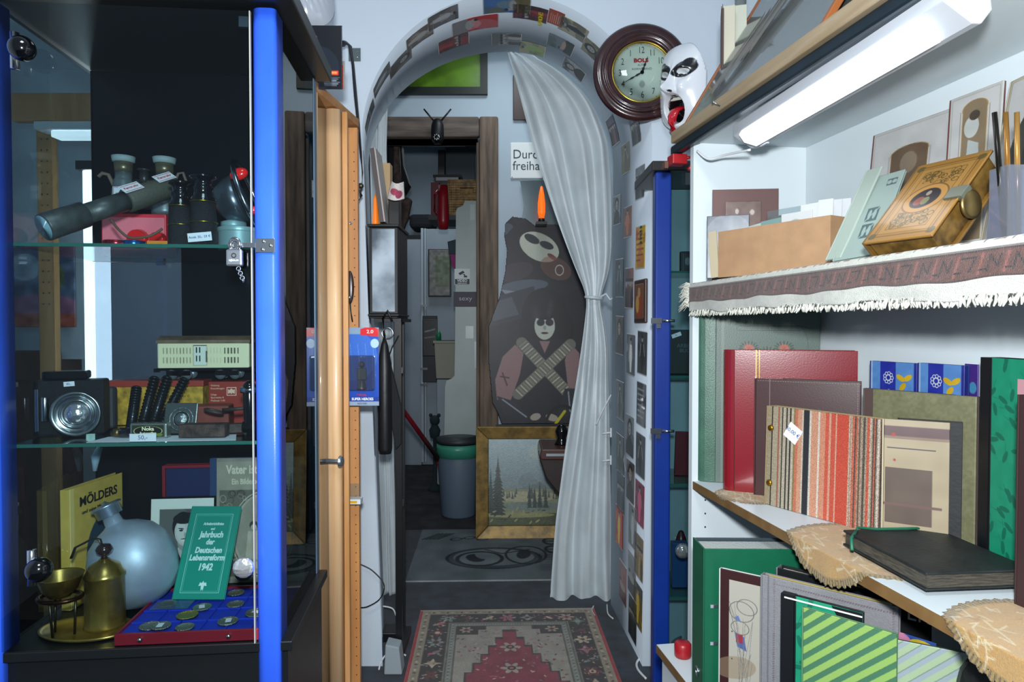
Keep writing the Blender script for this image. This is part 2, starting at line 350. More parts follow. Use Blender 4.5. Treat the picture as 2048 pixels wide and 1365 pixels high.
# ================================================================= floor rugs
def motif(cv, x, y, s, kind, c1, c2, c3):
    if kind == 0:
        for k in range(6):
            a = k*PI/3; cv.ell(x+math.cos(a)*s*.55, y+math.sin(a)*s*.55, s*.4, s*.22, c1, a)
        cv.ell(x, y, s*.36, s*.36, c2); cv.ell(x, y, s*.18, s*.18, c3)
    elif kind == 1:
        cv.ell(x, y, s*.8, s*.25, c1, .6).ell(x+s*.25, y-s*.1, s*.5, s*.18, c2, -.8).ell(x-s*.3, y+s*.2, s*.3, s*.14, c3, 1.4)
    else:
        cv.poly([(x, y+s), (x+s*.35, y+s*.2), (x+s, y), (x+s*.35, y-s*.2), (x, y-s), (x-s*.35, y-s*.2), (x-s, y), (x-s*.35, y+s*.2)], c1).ell(x, y, s*.3, s*.3, c2)
def p_rug():
    W, H = .70, 1.25; cv = CV(W, H, 230, '#a89c88'); r = random.Random(4); C = ['#b8a58a', '#7c2436', '#8fa09c', '#c2627a', '#d4c4a4', '#55342c', '#768478']
    cv.rect(0, 0, .012, H, '#b01c28').rect(W-.012, 0, W, H, '#b01c28')
    def band(a, b, c): cv.rect(a, a, W-a, H-a, c).rect(b, b, W-b, H-b, '#000000')
    cv.rect(.016, .016, W-.016, H-.016, '#a2937c')
    for k in range(200):
        s_ = (k+.5)/200*(W*2+H*2)
        for d in (.028, .128):
            w_, h_ = W-2*d, H-2*d; q = (k+.5)/200*2*(w_+h_)
            if q < w_: p = (d+q, d)
            elif q < w_+h_: p = (W-d, d+q-w_)
            elif q < 2*w_+h_: p = (W-d-(q-w_-h_), H-d)
            else: p = (d, H-d-(q-2*w_-h_))
            if d < .1: cv.ell(p[0], p[1], .007, .004, C[k % 3+4], k)
    cv.rect(.044, .044, W-.044, H-.044, '#251c1e')
    n = 0
    for d in (.083,):
        w_, h_ = W-2*d, H-2*d; L = 2*(w_+h_); K = 42
        for k in range(K):
            q = (k+.5)/K*L
            if q < w_: p = (d+q, d)
            elif q < w_+h_: p = (W-d, d+q-w_)
            elif q < 2*w_+h_: p = (W-d-(q-w_-h_), H-d)
            else: p = (d, H-d-(q-2*w_-h_))
            motif(cv, p[0], p[1], .034, k % 3, C[k % 7], C[(k+3) % 7], '#251c1e')
            for j in range(14): cv.ell(p[0]+r.uniform(-.036, .036), p[1]+r.uniform(-.036, .036), .006, .0026, C[r.randrange(7)], r.random()*3)
    cv.rect(.120, .120, W-.120, H-.120, '#8a8878').rect(.126, .126, W-.126, H-.126, '#3c3834').rect(.130, .130, W-.130, H-.130, '#8f9488')
    for k in range(90):
        for p in ((.139, .14+k*.0108), (W-.139, .14+k*.0108), (.14+k*.005, .139), (.14+k*.005, H-.139)):
            if p[0] < W-.13 and p[1] < H-.13: cv.ell(p[0], p[1], .004, .002, '#3e3c38' if k % 2 else '#b8b0a0', .7)
    cv.rect(.150, .150, W-.150, H-.150, '#2e2628'); cv.rect(.154, .154, W-.154, H-.154, '#a7a092')
    for k in range(520): cv.ell(r.uniform(.16, W-.16), r.uniform(.16, H-.16), .007, .0032, C[r.choice([1, 3, 2, 0, 6])], r.random()*3)
    cx, cy = W/2, H/2
    def dia(a, b, st, col):
        P = []; 
        for qx, qy in ((1, 1), (1, -1), (-1, -1), (-1, 1)):
            Q = []
            for i in range(st+1):
                x = a*i/st; y = b*(1-i/st); Q.append((x, y)); 
                if i < st: Q.append((a*(i+1)/st, y))
            if qx*qy < 0: Q = Q[::-1]
            P += [(cx+qx*x, cy+qy*y) for x, y in Q]
        cv.poly(P, col)
    for (x, y, fx, fy) in ((.154, .154, 1, 1), (W-.154, .154, -1, 1), (.154, H-.154, 1, -1), (W-.154, H-.154, -1, -1)):
        cv.poly([(x, y), (x+fx*.11, y), (x+fx*.11, y+fy*.03), (x+fx*.08, y+fy*.03), (x+fx*.08, y+fy*.07), (x, y+fy*.07)], '#33292a')
        motif(cv, x+fx*.035, y+fy*.03, .028, 0, '#b0a48c', '#8c3c4c', '#20181a')
    dia(.185, .44, 7, '#3a3032'); dia(.175, .42, 7, '#94283e'); dia(.125, .33, 6, '#8a2038')
    for k in range(160): cv.ell(cx+r.uniform(-.13, .13), cy+r.uniform(-.33, .33), .007, .003, C[r.choice([3, 4, 6, 1])], r.random()*3)
    for dy in (-.30, -.15, 0, .15, .30): motif(cv, cx, cy+dy, .05 if dy == 0 else .04, 0, '#b7ab9a', '#2a2024', '#c46a7c')
    cv.rect(0, 0, W, .008, '#c9bca4').rect(0, H-.008, W, H, '#c9bca4'); cv.c *= .80; cv.noise(.06).noise(.03, .03)
    return cv, W, H
cv, W, H = p_rug()
rg = flat('oriental_rug', cv, W, H, paint(.95, bump=.5, bs=900, sheen=.2), None, .006, -W/2, -H, .0065)
rg.matrix_basis = Matrix.Translation(((-.375+.34)/2, 2.73, 0)) @ Matrix.Rotation(.035, 4, 'Z')
tag(rg, 'small oriental rug with red edges and a crimson medallion on the dark carpet', 'rug')
def p_rug2():
    W, H = 1.25, .78; cv = CV(W, H, 260, '#5c6468'); d = '#22282e'; m = '#3c444a'
    cv.ell(.40, .30, .24, .15, m).ell(.40, .31, .20, .12, '#687074').ring(.40, .30, .23, .15, .008, d).ring(.33, .29, .11, .10, .01, d).ell(.31, .30, .045, .06, d, .4).ell(.34, .33, .03, .05, '#687074', .4)
    cv.ring(.56, .34, .10, .13, .008, d).ell(.55, .35, .035, .07, d, -.2).line([(.36, .42), (.44, .36), (.58, .42)], .012, d)
    for x, y, a in ((.70, .55, 0), (.70, .42, 0), (.93, .56, 0), (.98, .45, 0), (.78, .55, 0), (.78, .42, 0), (.88, .55, 0)):
        cv.ring(x, y, .035, .05, .012, d).line([(x-.03, y), (x+.04, y)], .012, d)
    for k in range(9): cv.line([(.62+i*.05, .12+k*.028+.008*math.sin(i*2+k)) for i in range(12)], .004, m)
    for k in range(5): cv.line([(.02+.02*k, .60), (.10+.02*k, .70)], .012, d)
    for k in range(4): cv.ring(.20+k*.07, .60+.02*(k % 2), .03, .02, .006, d, .3)
    cv.rect(0, 0, W, .01, '#8a8f90').noise(.03).noise(.05, .08)
    return cv, W, H
cv, W, H = p_rug2()
r2 = flat('printed_mat', cv, W, H, paint(.9, bump=.3, bs=600), None, .005, 0, 0, .0055)
r2.matrix_basis = Matrix.Translation((-.48, 3.03, 0)) @ Matrix.Rotation(.03, 4, 'Z')
tag(r2, 'grey printed floor mat with dark swirls and lettering behind the arch', 'mat')

# ================================================================= postcards glued on the arch soffit
_len = np.r_[0, np.cumsum(np.hypot(*np.diff(AF, axis=0).T))]; ARCL = _len[-1]; _s = _len/ARCL
def soff(s, t):
    fx = np.interp(s, _s, AF[:, 0]); fz = np.interp(s, _s, AF[:, 1]); bx = np.interp(s, _s, AB[:, 0]); bz = np.interp(s, _s, AB[:, 1])
    return fx+(bx-fx)*t, FY+(BY-FY)*t, fz+(bz-fz)*t
def proj(x, y, z):
    z = z-CAMZ; c, s_ = math.cos(PITCH), math.sin(PITCH); d = y*c-z*s_; u = y*s_+z*c
    return 1024+F*x/d, 682.5-F*u/d
_S, _T = np.meshgrid(np.linspace(0, 1, 1400), np.linspace(0, 1, 60)); _PX, _PY = proj(*soff(_S, _T))
def soff_inv(px, py, side):
    d = (_PX-px)**2+(_PY-py)**2; lo = {'R': .5, 'L': 0}[side]; hi = {'R': 1, 'L': .56}[side]
    d = np.where((_S < lo) | (_S > hi), 1e9, d); k = np.unravel_index(d.argmin(), d.shape); return _S[k], _T[k]
def p_card(seed, bgc, fg, kind):
    w_, h_ = .10, .145; cv = CV(w_, h_, 34, bgc); r = random.Random(seed); g = lambda a: tuple(min(1, max(0, c*a)) for c in hx(fg))
    skin = '#b09a8c' if kind.isupper() else '#a4a6a6'; kind = kind.lower(); dk = '#15181b'
    for k in range(5): cv.ell(r.uniform(0, w_), r.uniform(0, h_), r.uniform(.01, .04), r.uniform(.01, .05), g(r.uniform(.5, 1.4)), r.random()*3, .35)
    if kind == 'p':   # head and shoulders
        cv.ell(.05, .02, .042, .05, g(.7)).ell(.05, .10, .027, .034, dk).ell(.05, .096, .017, .023, skin).ell(.044, .1, .003, .002, dk).ell(.056, .1, .003, .002, dk).ell(.05, .086, .005, .002, '#5c3030')
    elif kind == 's':  # standing figure
        cv.ell(.05, .118, .009, .011, skin).ell(.05, .126, .01, .006, dk).poly([(.038, .108), (.062, .108), (.066, .06), (.058, .01), (.042, .01), (.034, .06)], g(1.3)).line([(.036, .1), (.026, .06)], .006, skin).line([(.064, .1), (.074, .065)], .006, skin)
    elif kind == 'g':  # group
        for k in range(4): x = .018+k*.022; cv.ell(x, .035, .014, .04, g(.5+.3*(k % 3))).ell(x, .09+.006*(k % 2), .009, .012, skin).ell(x, .101, .010, .006, dk)
    elif kind == 't':  # lettering lines
        for k in range(6): cv.line([(.012, .12-k*.018), (.05+.04*r.random(), .12-k*.018)], .006, g(1))
    elif kind == 'l':  # reclining / landscape
        cv.rect(0, 0, w_, .05, g(.6)).ell(.05, .055, .035, .012, skin).ell(.022, .068, .009, .009, skin).ell(.02, .076, .010, .006, dk)
    cv.noise(.05).rect(0, 0, w_, .003, '#d8dade').rect(0, h_-.003, w_, h_, '#c8ccd0')
    return cv
CARDS = [ # px, py, side, seed look, bg, fg, kind, description, (w along depth, l along arch), tilt
 (1234,421,'R','#8b9090','#4a5052','p','grey card of a long haired woman, topmost in the column beside the curtain'),
 (1239,556,'R','#4c5a60','#2c3438','s','dark grey photo card of a standing figure just below the long haired woman card'),
 (1239,670,'R','#6a6260','#3c3032','P','brownish portrait card level with the silver latch, beside the curtain'),
 (1240,801,'R','#6c7276','#2e3438','s','grey card of a dark dressed figure beside the curtain, above the white hooks'),
 (1240,908,'R','#5c6668','#2c3a34','s','grey green card of a figure outdoors beside the lower curtain'),
 (1241,985,'R','#4c5464','#39404c','g','bluish card with a small group, beside the lower curtain above the red card'),
 (1239,1053,'R','#c0301c','#e0a01c','S','red and yellow card with a figure, beside the lower curtain'),
 (1246,1166,'R','#8c6464','#b07070','L','dull pink card, lowest in the column beside the curtain'),
 (1256,444,'R','#7c5a54','#9c5a38','S','reddish brown card in the middle column beside the yellow card'),
 (1259,577,'R','#9c6a62','#5c4a4c','g','pink and grey group card in the middle column left of the framed card'),
 (1262,710,'R','#5c646a','#c8ccd0','s','grey card with a pale figure in the middle column at latch height'),
 (1260,871,'R','#848c90','#1c2024','p','grey card of a dark haired person leaning, in the middle column'),
 (1262,963,'R','#6c6460','#3c3430','P','brown grey card partly covered by a curling paper scrap'),
 (1266,1053,'R','#7c8486','#9aa0a2','s','grey card of a pale figure right of the red card'),
 (1265,1150,'R','#a0a4a6','#6c7072','l','pale grey card in the middle column near the floor'),
 (1266,1238,'R','#4c5250','#2c3434','g','dark grey card lowest in the middle column'),
 (1280,366,'R','#8c9296','#5c6266','g','grey card with several figures above the yellow card'),
 (1282,495,'R','#d8b020','#a83018','t','yellow card printed with red and dark lines of writing'),
 (1289,707,'R','#4a4e50','#16181a','s','dark card of a figure in a long black dress beside the blue post'),
 (1285,810,'R','#3a4044','#b0b4b6','t','dark grey card with two short lines of pale lettering'),
 (1289,918,'R','#5c6468','#30363a','s','grey card of a figure beside the post, below the dark lettered card'),
 (1289,1018,'R','#902c4c','#c05070','s','crimson card with a small pale figure beside the blue post'),
 (1288,1127,'R','#8c7c60','#b09050','G','brown and ochre card beside the blue post near the floor'),
 (1286,1227,'R','#4c4430','#b89c20','S','black and yellow film card lowest beside the blue post'),
 (1221,267,'R','#50586c','#6c5058','G','card with a blue top corner and a crowd, highest on the jamb by the curtain'),
 (1252,317,'R','#7c7c64','#4c4c3c','s','olive sepia card under the wall clock'),
 (1271,258,'R','#84898c','#505458','g','grey card tucked directly under the wall clock'),
 (969,10,'R','#3a70b0','#b0a468','l','blue card with a yellowish sculpture, at the crown of the arch'),
 (1060,25,'R','#34343c','#8c2c3c','g','dark group card with yellow lettering at the crown of the arch'),
 (1112,36,'R','#b8402c','#d8b0a0','t','red label card right of the lettered group card'),
 (1148,58,'R','#b0a88c','#20242a','s','cream card of a long haired person in black on the arch'),
 (1122,88,'R','#6c7880','#3c4a50','L','bluish grey card of a reclining long haired person on the arch'),
 (998,79,'R','#64686a','#a0a4a4','g','grey group card with a red edge under the crown of the arch'),
 (1065,98,'R','#a8a480','#6c8c40','s','pale olive card with a yellow end under the crown of the arch'),
 (1145,145,'R','#a0a4aa','#202428','p','pale card with a large dark haired head and red end above the curtain'),
 (1190,105,'R','#8c8c70','#40443c','p','sepia card left of the wall clock'),
 (950,46,'L','#b81c24','#d0d0d4','l','bright red card with a pale figure at the crown of the arch'),
 (884,27,'L','#4c5254','#8c9094','s','dark grey figure card on the left shoulder of the arch, in front'),
 (906,84,'L','#5c3c3c','#a02028','g','dark card with a red edge on the left shoulder of the arch'),
 (838,72,'L','#5c5450','#8c8c84','s','brown grey card low on the left shoulder of the arch'),
 (800,125,'L','#6c6c68','#403c3a','p','grey brown card on the left curve of the arch'),
 (762,160,'L','#4c5458','#8c9498','s','small dark card on the left curve of the arch, second lowest there'),
 (737,235,'L','#3c4448','#7c8488','g','dark blue grey card on the left jamb just under the springing'),
]
cm = paint(.35, bump=.05, bs=200)
cardobj = []
for i, (px, py, side, bgc, fg, kind, desc) in enumerate(CARDS):
    s0, t0 = soff_inv(px, py, side); arch_zone = .30 < s0 < .70
    L = .115 if arch_zone else .150; D = .125 if not arch_zone else .12
    if arch_zone and i in (27, 28, 36): L = .165 if i != 28 else .13
    if i in (29,): L = .06
    D_t = D/(BY-FY)*.95; ds = L/ARCL; cv = p_card(i*7+1, bgc, fg, kind); rot = arch_zone
    if i == 28: cv.rect(.01, .10, .09, .135, '#c8b830', .0)
    root_in = side == 'R'
    t0 = min(max(t0, D_t/2+.02), 1-D_t/2-.02); dn = 1 if s0 > .5 else -1
    def fn(u, v, s0=s0, t0=t0, ds=ds, D_t=D_t, dn=dn):
        # u runs across the depth, v up the picture
        x, y, z = soff(s0-dn*(v-.5)*ds, t0+(.5-u)*D_t*dn); nx_ = np.where(True, -(x+.017), 0); nz_ = np.where(z > 1.766, -(z-1.766), 0); l = np.hypot(nx_, nz_)
        return x+nx_/l*.0016, y, z+nz_/l*.0016
    o = pgrid('postcard', cv, fn, cm, None, .0006); tag(o, desc, 'postcard', 'postcards and photos glued inside the arch'); cardobj.append((s0, t0, ds, D_t))
# a small framed picture and a curling scrap of paper on the right jamb
s0, t0 = soff_inv(1285, 604, 'R'); c0 = Vector(soff(s0, t0))
def jamb_frame(px, py): s0, t0 = soff_inv(px, py, 'R'); p = Vector(soff(s0, t0)); return Matrix.Translation(p) @ Matrix.Rotation(-PI/2+math.atan(.055/.52), 4, 'Z') if True else None
fp = thing('framed_picture', 'small dark framed picture of an orange figure on the arch jamb below the yellow card', 'picture', jamb_frame(1285, 604))
MB().box(-.065, .065, -.012, -.0008, -.075, .075).build('picture_frame', mat('dark_red_brown_frame', '#3a2420', .4), fp, bevel=.004)
cv = CV(.10, .12, 30, '#7a4c28').ell(.05, .05, .03, .05, '#a83c1c').ell(.05, .09, .016, .018, '#c09068').ell(.03, .05, .02, .03, '#d0a048').noise(.06); sheet('picture', cv, .1, .12, cm, fp, .0006, -.0127, -.05, -.06)
sc = MB(); sc.add([(-.03, -.004, -.03), (.03, -.02, -.015), (.035, -.03, .03), (-.02, -.012, .035)], [(0, 1, 2, 3)]); so = sc.build('paper_scrap', paperw); so.matrix_basis = jamb_frame(1258, 932); so.modifiers.new('s', 'SOLIDIFY').thickness = .0005; tag(so, 'white scrap of paper curling off a photo card on the arch jamb', 'paper')
# lettering on three of the cards (a part of each card)
def card_text(px, py, side, s_, h, m, parent, rot=0):
    s0, t0 = soff_inv(px, py, side); p = Vector(soff(s0, t0)); q = Vector(soff(s0+.004, t0)); dn = 1 if s0 > .5 else -1
    z = (p-q).normalized()*dn; y = Vector((-(p.x+.017), 0, -(p.z-1.766) if p.z > 1.766 else 0)).normalized(); x = y.cross(z)*-1
    M = Matrix((x, z, y)).transposed().to_4x4(); M.translation = p+y*.0024; M = M @ Matrix.Rotation(rot, 4, 'Z')
    return text(s_, h, parent, m, None, bold=.02, M=M)
cards = [o for o in COL.objects if o.name.startswith('postcard')]
card_text(1082, 36, 'R', 'RAMONES', .017, mat('yellow_print', '#d8c820', .5), cards[28])
card_text(1285, 800, 'R', 'No. 10', .012, WHT, cards[19]); card_text(1285, 815, 'R', 'Sommermagazin', .009, WHT, cards[19])
card_text(1282, 470, 'R', 'Im Fasten\nkommen\nalle guten\nGedanken\nvon oben', .0105, mat('dark_green_print', '#304028', .6), cards[17])

# ================================================================= curtains
satin = mat('silver_satin', '#c6d0d4', .28, sheen=.4, bump=.25, bs=900, var=.05, vs=8, spec=.7)
def curtain(name, rows, Y, folds, amp, label, seed=1, nU=110, parent=None):
    # rows: (py, pxl, pxr, amplitude factor)
    r = random.Random(seed); ph = [r.uniform(0, 6.28) for _ in range(6)]; P = []; R = []
    ys = [q[0] for q in rows]; N = 150; YY = np.linspace(ys[0], ys[-1], N)
    L = np.interp(YY, ys, [q[1] for q in rows]); Rr = np.interp(YY, ys, [q[2] for q in rows]); A = np.interp(YY, ys, [q[3] for q in rows])
    k = np.ones(7)/7
    for arr in (L, Rr, A): arr[3:-3] = np.convolve(arr, k, 'valid')
    for i in range(N):
        for j in range(nU+1):
            u = j/nU; px = L[i]+(Rr[i]-L[i])*u; p = at(px, YY[i], Y)
            d = 0
            for m_ in range(3):
                f = folds*(1, .57, 1.9)[m_]; d += (1, .6, .3)[m_]*math.sin(2*PI*f*(u+.03*math.sin(YY[i]/90+ph[m_]))+ph[m_])
            s_ = abs(math.sin(PI*f*u*.25+ph[4]))
            e = min(1, u*12, (1-u)*12)
            P.append((p.x, p.y+amp*A[i]*d*e+.012*math.sin(YY[i]/60+u*9)*A[i]*.5, p.z))
    fs = [(i*(nU+1)+j, i*(nU+1)+j+1, (i+1)*(nU+1)+j+1, (i+1)*(nU+1)+j) for i in range(N-1) for j in range(nU)]
    mb = MB().add(P, fs, 0, True); o = mb.build(name, satin, parent); s_ = o.modifiers.new('t', 'SOLIDIFY'); s_.thickness = .0015
    return o
ct = thing('satin_curtain', 'silver satin curtain gathered at its waist in the right half of the arch', 'curtain', (0, 0, 0))
rows = [(100, 1014, 1030, .25), (118, 1019, 1080, .5), (138, 1024, 1114, .6), (170, 1034, 1152, .8), (205, 1043, 1184, .9), (281, 1062, 1216, 1), (360, 1087, 1222, 1), (440, 1114, 1223, 1), (510, 1140, 1222, .8), (560, 1160, 1214, .5), (592, 1174, 1200, .25), (600, 1174, 1198, .22), (640, 1170, 1208, .5), (700, 1162, 1216, .7), (760, 1153, 1216, .75), (900, 1130, 1219, .9), (1050, 1110, 1223, 1), (1195, 1100, 1226, 1), (1209, 1102, 1226, 1)]
curtain('curtain_cloth', rows, 2.86, 2.7, .026, '', 3, parent=ct)
mb = MB(); c0 = at(1187, 596, 2.84); mb.torus(.024, .007, 28, 8, 0, Matrix.Translation(c0) @ Matrix.Diagonal((1.25, .9, 1, 1)) @ Matrix.Rotation(.15, 4, 'Y')); mb.build('tie_band', satin, ct)
c1 = at(1220, 600, 2.83); MB().tube([at(1198, 596, 2.84), at(1212, 588, 2.835), c1, at(1226, 596, 2.83)], .005, 8).build('tie_cord', satin, ct)
c2 = thing('satin_curtain', 'narrow silver satin curtain hanging behind the black stand at the left jamb', 'curtain', (0, 0, 0))
rows = [(215, 742, 775, .6), (300, 740, 772, .8), (600, 745, 785, .9), (905, 757, 788, .9), (1100, 760, 792, 1), (1190, 763, 795, 1)]
curtain('curtain_cloth', rows, 2.86, 2.0, .014, '', 5, 50, parent=c2)
# white curtain hooks and a cable on the jamb edge
for py, lb in ((866, 'white plastic curtain hook beside the lower curtain edge'), (921, 'small white hook under the first hook by the curtain')):
    h = thing('wall_hook', lb, 'hook', at(1222, py, 2.81)); MB().tube([(-.035, 0, -.004), (-.01, 0, 0), (0, 0, 0)], .004).box(-.004, .012, -.004, .004, -.018, .02).build('hook', mat('white_plastic', '#d4dade', .4), h)
def cable(label, pts, r, m, name='cable'):
    # smooth the path
    P = [Vector(p) for p in pts]; Q = []
    for i in range(len(P)-1):
        p0 = P[max(i-1, 0)]; p1 = P[i]; p2 = P[i+1]; p3 = P[min(i+2, len(P)-1)]
        for k in range(8):
            t_ = k/8; Q.append(.5*((2*p1)+(p2-p0)*t_+(2*p0-5*p1+4*p2-p3)*t_*t_+(3*p1-p0-3*p2+p3)*t_**3))
    Q.append(P[-1]); o = MB().tube(Q, r, 8).build(name, m); return tag(o, label, 'cable')
wc = mat('white_cable', '#d0d4d6', .5); bc = mat('black_cable', '#0c0e10', .45)
cable('white cable hanging by the right curtain above the hooks', [at(1222, 790, 2.80), at(1205, 822, 2.79), at(1192, 850, 2.79)], .003, wc)
cable('thin black cable loop hanging on the white wall left of the arch', [at(718, 1128, 2.26), at(745, 1142, 2.26), at(768, 1170, 2.25), at(760, 1198, 2.25), at(735, 1214, 2.25), at(718, 1216, 2.27)], .002, bc)
cable('white cable loop on the floor left of the oriental rug', [at(812, 1312, 2.35), at(790, 1302, 2.36), at(768, 1315, 2.3), at(758, 1345, 2.25), at(775, 1362, 2.2)], .003, wc)
cable('white cable coming out below the left curtain', [at(766, 1213, 2.62), at(785, 1218, 2.62), at(792, 1232, 2.62)], .003, wc)
cable('white cable on the floor at the foot of the right jamb', [onz(1187, 1213, .004), onz(1184, 1222, .004)+Vector((0, 0, .0)), onz(1190, 1233, .004)], .003, wc)
cable('short white cable beside the curtain hem at the right jamb', [onz(1214, 1210, .004), onz(1216, 1228, .004), onz(1226, 1238, .004)], .003, wc)
cable('white cable loop at the foot of the blue cabinet', [onz(1288, 1310, .004), onz(1274, 1325, .004), onz(1276, 1340, .004), onz(1292, 1358, .004)], .004, wc)
G[:] = [1.18, 1.2]
# ================================================================= glass display cabinet on the left (blue corner posts)
VY = .0948; VO = Vector((-.411, 1.2, 0)); VEX = Vector((math.cos(VY), math.sin(VY), 0)); VEY = Vector((-math.sin(VY), math.cos(VY), 0))
def V(x, y, z=0): return VO+VEX*x+VEY*y+Vector((0, 0, z))
VM = frame(VO, VY); W_ = .471; D_ = .36
blue = mat('blue_lacquered_post', '#2c56cc', .32, bump=.08, bs=500, spec=.5, var=.05, vs=8)
blackp = mat('black_laminate_board', '#101214', .35, bump=.1, bs=400)
S1, S2, S0 = 1.2965, .940, .589
vit = thing('display_cabinet', 'tall black glass display cabinet with bright blue rounded corner posts, left foreground', 'display cabinet', VM)
MB().box(-W_-.02, .035, -.03, D_+.01, 1.706, 1.736).build('top_board', blackp, vit, bevel=.003)
bpn = mat('glossy_black_back_panel', '#090d10', .3, spec=.25)
MB().box(-W_-.005, .0, D_-.016, D_, S1-.006, 1.705).box(-.29, .0, D_-.016, D_, S2, S1-.006).box(-W_-.005, .0, D_-.016, D_, S0-.02, S2).build('back_panel', bpn, vit, fixn=False)
MB().box(-W_-.004, -.2902, D_-.010, D_-.006, S2+.0005, S1-.0065).build('haze_pane', glass_mat('haze_pane_glass', '#a8b0b8', .02, .05), vit)  # pane added to give the grey reflected haze and let the strip show
MB().box(-W_-.004, -W_+.0, .055, D_-.018, S0+.001, 1.70).build('side_glass', glass_mat('left_side_glass', '#c8d2d4', .0), vit)
MB().box(-.004, .0, .05, D_-.03, S0+.001, 1.703).build('side_glass', glass_mat('side_pane_glass', '#9fb0b4', .06), vit)
MB().box(-W_-.01, .02, -.0, D_, S0-.018, S0).build('bottom_board', blackp, vit, bevel=.002)
MB().box(-W_, .01, .012, D_-.02, .08, S0-.02).build('base_cupboard', blackp, vit)
alu = mat('dark_anodised_rail', '#56697a', .35, metal=.6)
MB().box(-.020, .002, D_-.026, D_+.002, .0, 1.703).build('rear_post', alu, vit, bevel=.003)
def post(x0, x1, y0, y1):
    # rounded front face
    r = .018; P = []
    for i in range(9):
        a = -PI/2-PI/2+PI/2*i/8; P.append((x0+r+r*math.cos(a), y0+r+r*math.sin(a)))
    for i in range(9):
        a = -PI/2+PI/2*i/8; P.append((x1-r*.5+r*.5*math.cos(a), y0+r*.5+r*.5*math.sin(a)))
    P += [(x1, y1), (x0, y1)]; n = len(P)
    return MB().add([(x, y, 0) for x, y in P]+[(x, y, 1.70) for x, y in P], [tuple(range(n)), tuple(range(2*n-1, n-1, -1))]+[(i, (i+1) % n, (i+1) % n+n, i+n) for i in range(n)])
for nm, (a, b) in (('corner_post', (-.041, .001)), ('corner_post', (-W_-.03, -W_+.009))):
    p = post(a, b, -.006, .046).build(nm, blue, vit); 
    for pl in p.data.polygons: pl.use_smooth = len(pl.vertices) == 4
sh = glass_mat('green_edge_shelf_glass', '#cfe2dc', .10)
for z in (S1, S2):
    s_ = MB().box(-W_+.002, -.006, .048, D_-.02, z-.006, z).build('glass_shelf', sh, vit)
    MB().box(-W_+.003, -.042, .0455, .0478, z-.0062, z).build('shelf_edge', mat('green_glass_edge', '#2c5a50', .15), s_)
for z in (S1-.008,):
    for x in (-.33, -.12): MB().box(x-.008, x+.008, D_-.03, D_-.017, z-.006, z+.0).build('shelf_clip', chrome, vit)
dr = MB().box(-W_+.004, -.043, -.002, .003, S0+.003, 1.695).build('glass_door', glass_mat('door_pane_glass', '#dfe8ea', .015), vit)
MB().box(-.0445, -.0425, -.0035, .0035, S0, 1.695).build('door_edge', mat('pale_door_edge', '#8c8c84', .3), dr)
def VP(px, py, yl):
    "point in world on the plane local y = yl"
    d = ray(px, py); n = VEY; t = (V(0, yl)-CAM).dot(n)/d.dot(n); return CAM+d*t
def VL(p): q = p-VO; return Vector((q.dot(VEX), q.dot(VEY), q.z))
blackball = mat('glossy_black_knob', '#050608', .12, coat=.5)
for py in (97, 1140):
    p = VL(VP(44 if py < 500 else 78, py, -.03)); k = MB().cyl(p, p+Vector((0, .02, 0)), .008).ball(p, .0205).build('hinge_knob', blackball, vit)
    MB().cyl(p+Vector((-.018, .012, -.03)), p+Vector((-.018, .012, .03)), .007).build('hinge', chrome, k)
p = VL(VP(487, 1136, -.02)); k = MB(); k.ball((0, 0, 0), .018, 8, 0, (1, .6, 1), Matrix.Translation(p)); q = k.build('crystal_knob', mat('cut_crystal', '#d8dce4', .08, metal=.85, bump=1, bs=90), dr)
for pl in q.data.polygons: pl.use_smooth = False
MB().cyl(p+Vector((-.003, .008, -.012)), p+Vector((-.003, .0175, -.012)), .015).build('knob_base', blackball, dr)
p = VL(VP(487, 40, .004)); MB().box(p.x-.008, p.x+.008, .0035, .012, p.z-.012, p.z+.006).build('door_clip', chrome, vit)
# hasp and padlock
hasp = thing('lock_hasp', 'chrome hasp screwed to the blue post of the left display cabinet', 'hasp', VM)
a, b = VL(VP(511, 477, -.008)), VL(VP(550, 506, -.008)); a.y = b.y = -.0075
h1 = MB().box(a.x, b.x, -.0085, -.0065, b.z, a.z).build('hasp_plate', chrome, hasp, bevel=.0008)
for (px, py) in ((527, 483), (541, 491), (525, 499)):
    c = VL(VP(px, py, -.009)); MB().cyl((c.x, -.0098, c.z), (c.x, -.0085, c.z), .003, n=10).build('screw', steel, h1)
c = VL(VP(500, 491, -.008)); MB().box(c.x-.032, a.x, -.0105, -.0085, c.z-.004, c.z+.004).torus(.008, .003, 20, 8, 0, Matrix.Translation((c.x-.026, -.0095, c.z)) @ Matrix.Rotation(PI/2, 4, 'X')).build('hasp_arm', chrome, hasp)
pad = thing('padlock', 'small silver padlock hanging from the hasp on the left display cabinet', 'padlock', frame(VP(470, 533, -.016), VY))
MB().box(-.0135, .0135, -.006, .006, 0, .029).build('lock_body', mat('silver_padlock_steel', '#8e959c', .28, metal=.9), pad, bevel=.003)
MB().tube([(-.008, 0, .027)]+[(-.008*math.cos(PI*i/10), 0, .040+.008*math.sin(PI*i/10)) for i in range(11)]+[(.008, 0, .027)], .0024, 8).build('shackle', chrome, pad)
text('iqbin.m', .004, pad, WHT, (0, -.0062, .010)); MB().torus(.0035, .0009, 16, 6, 0, Matrix.Translation((0, -.0062, .018)) @ Matrix.Rotation(PI/2, 4, 'X')).build('keyhole_ring', BLK, pad)
mb = MB()
for k in range(6): mb.torus(.0035, .0008, 12, 5, 0, Matrix.Translation((.006+k*.0015, .0, -.004-k*.004)) @ Matrix.Rotation(PI/2*(k % 2), 4, 'Z') @ Matrix.Rotation(PI/2, 4, 'X'))
mb.build('chain', steel, pad)

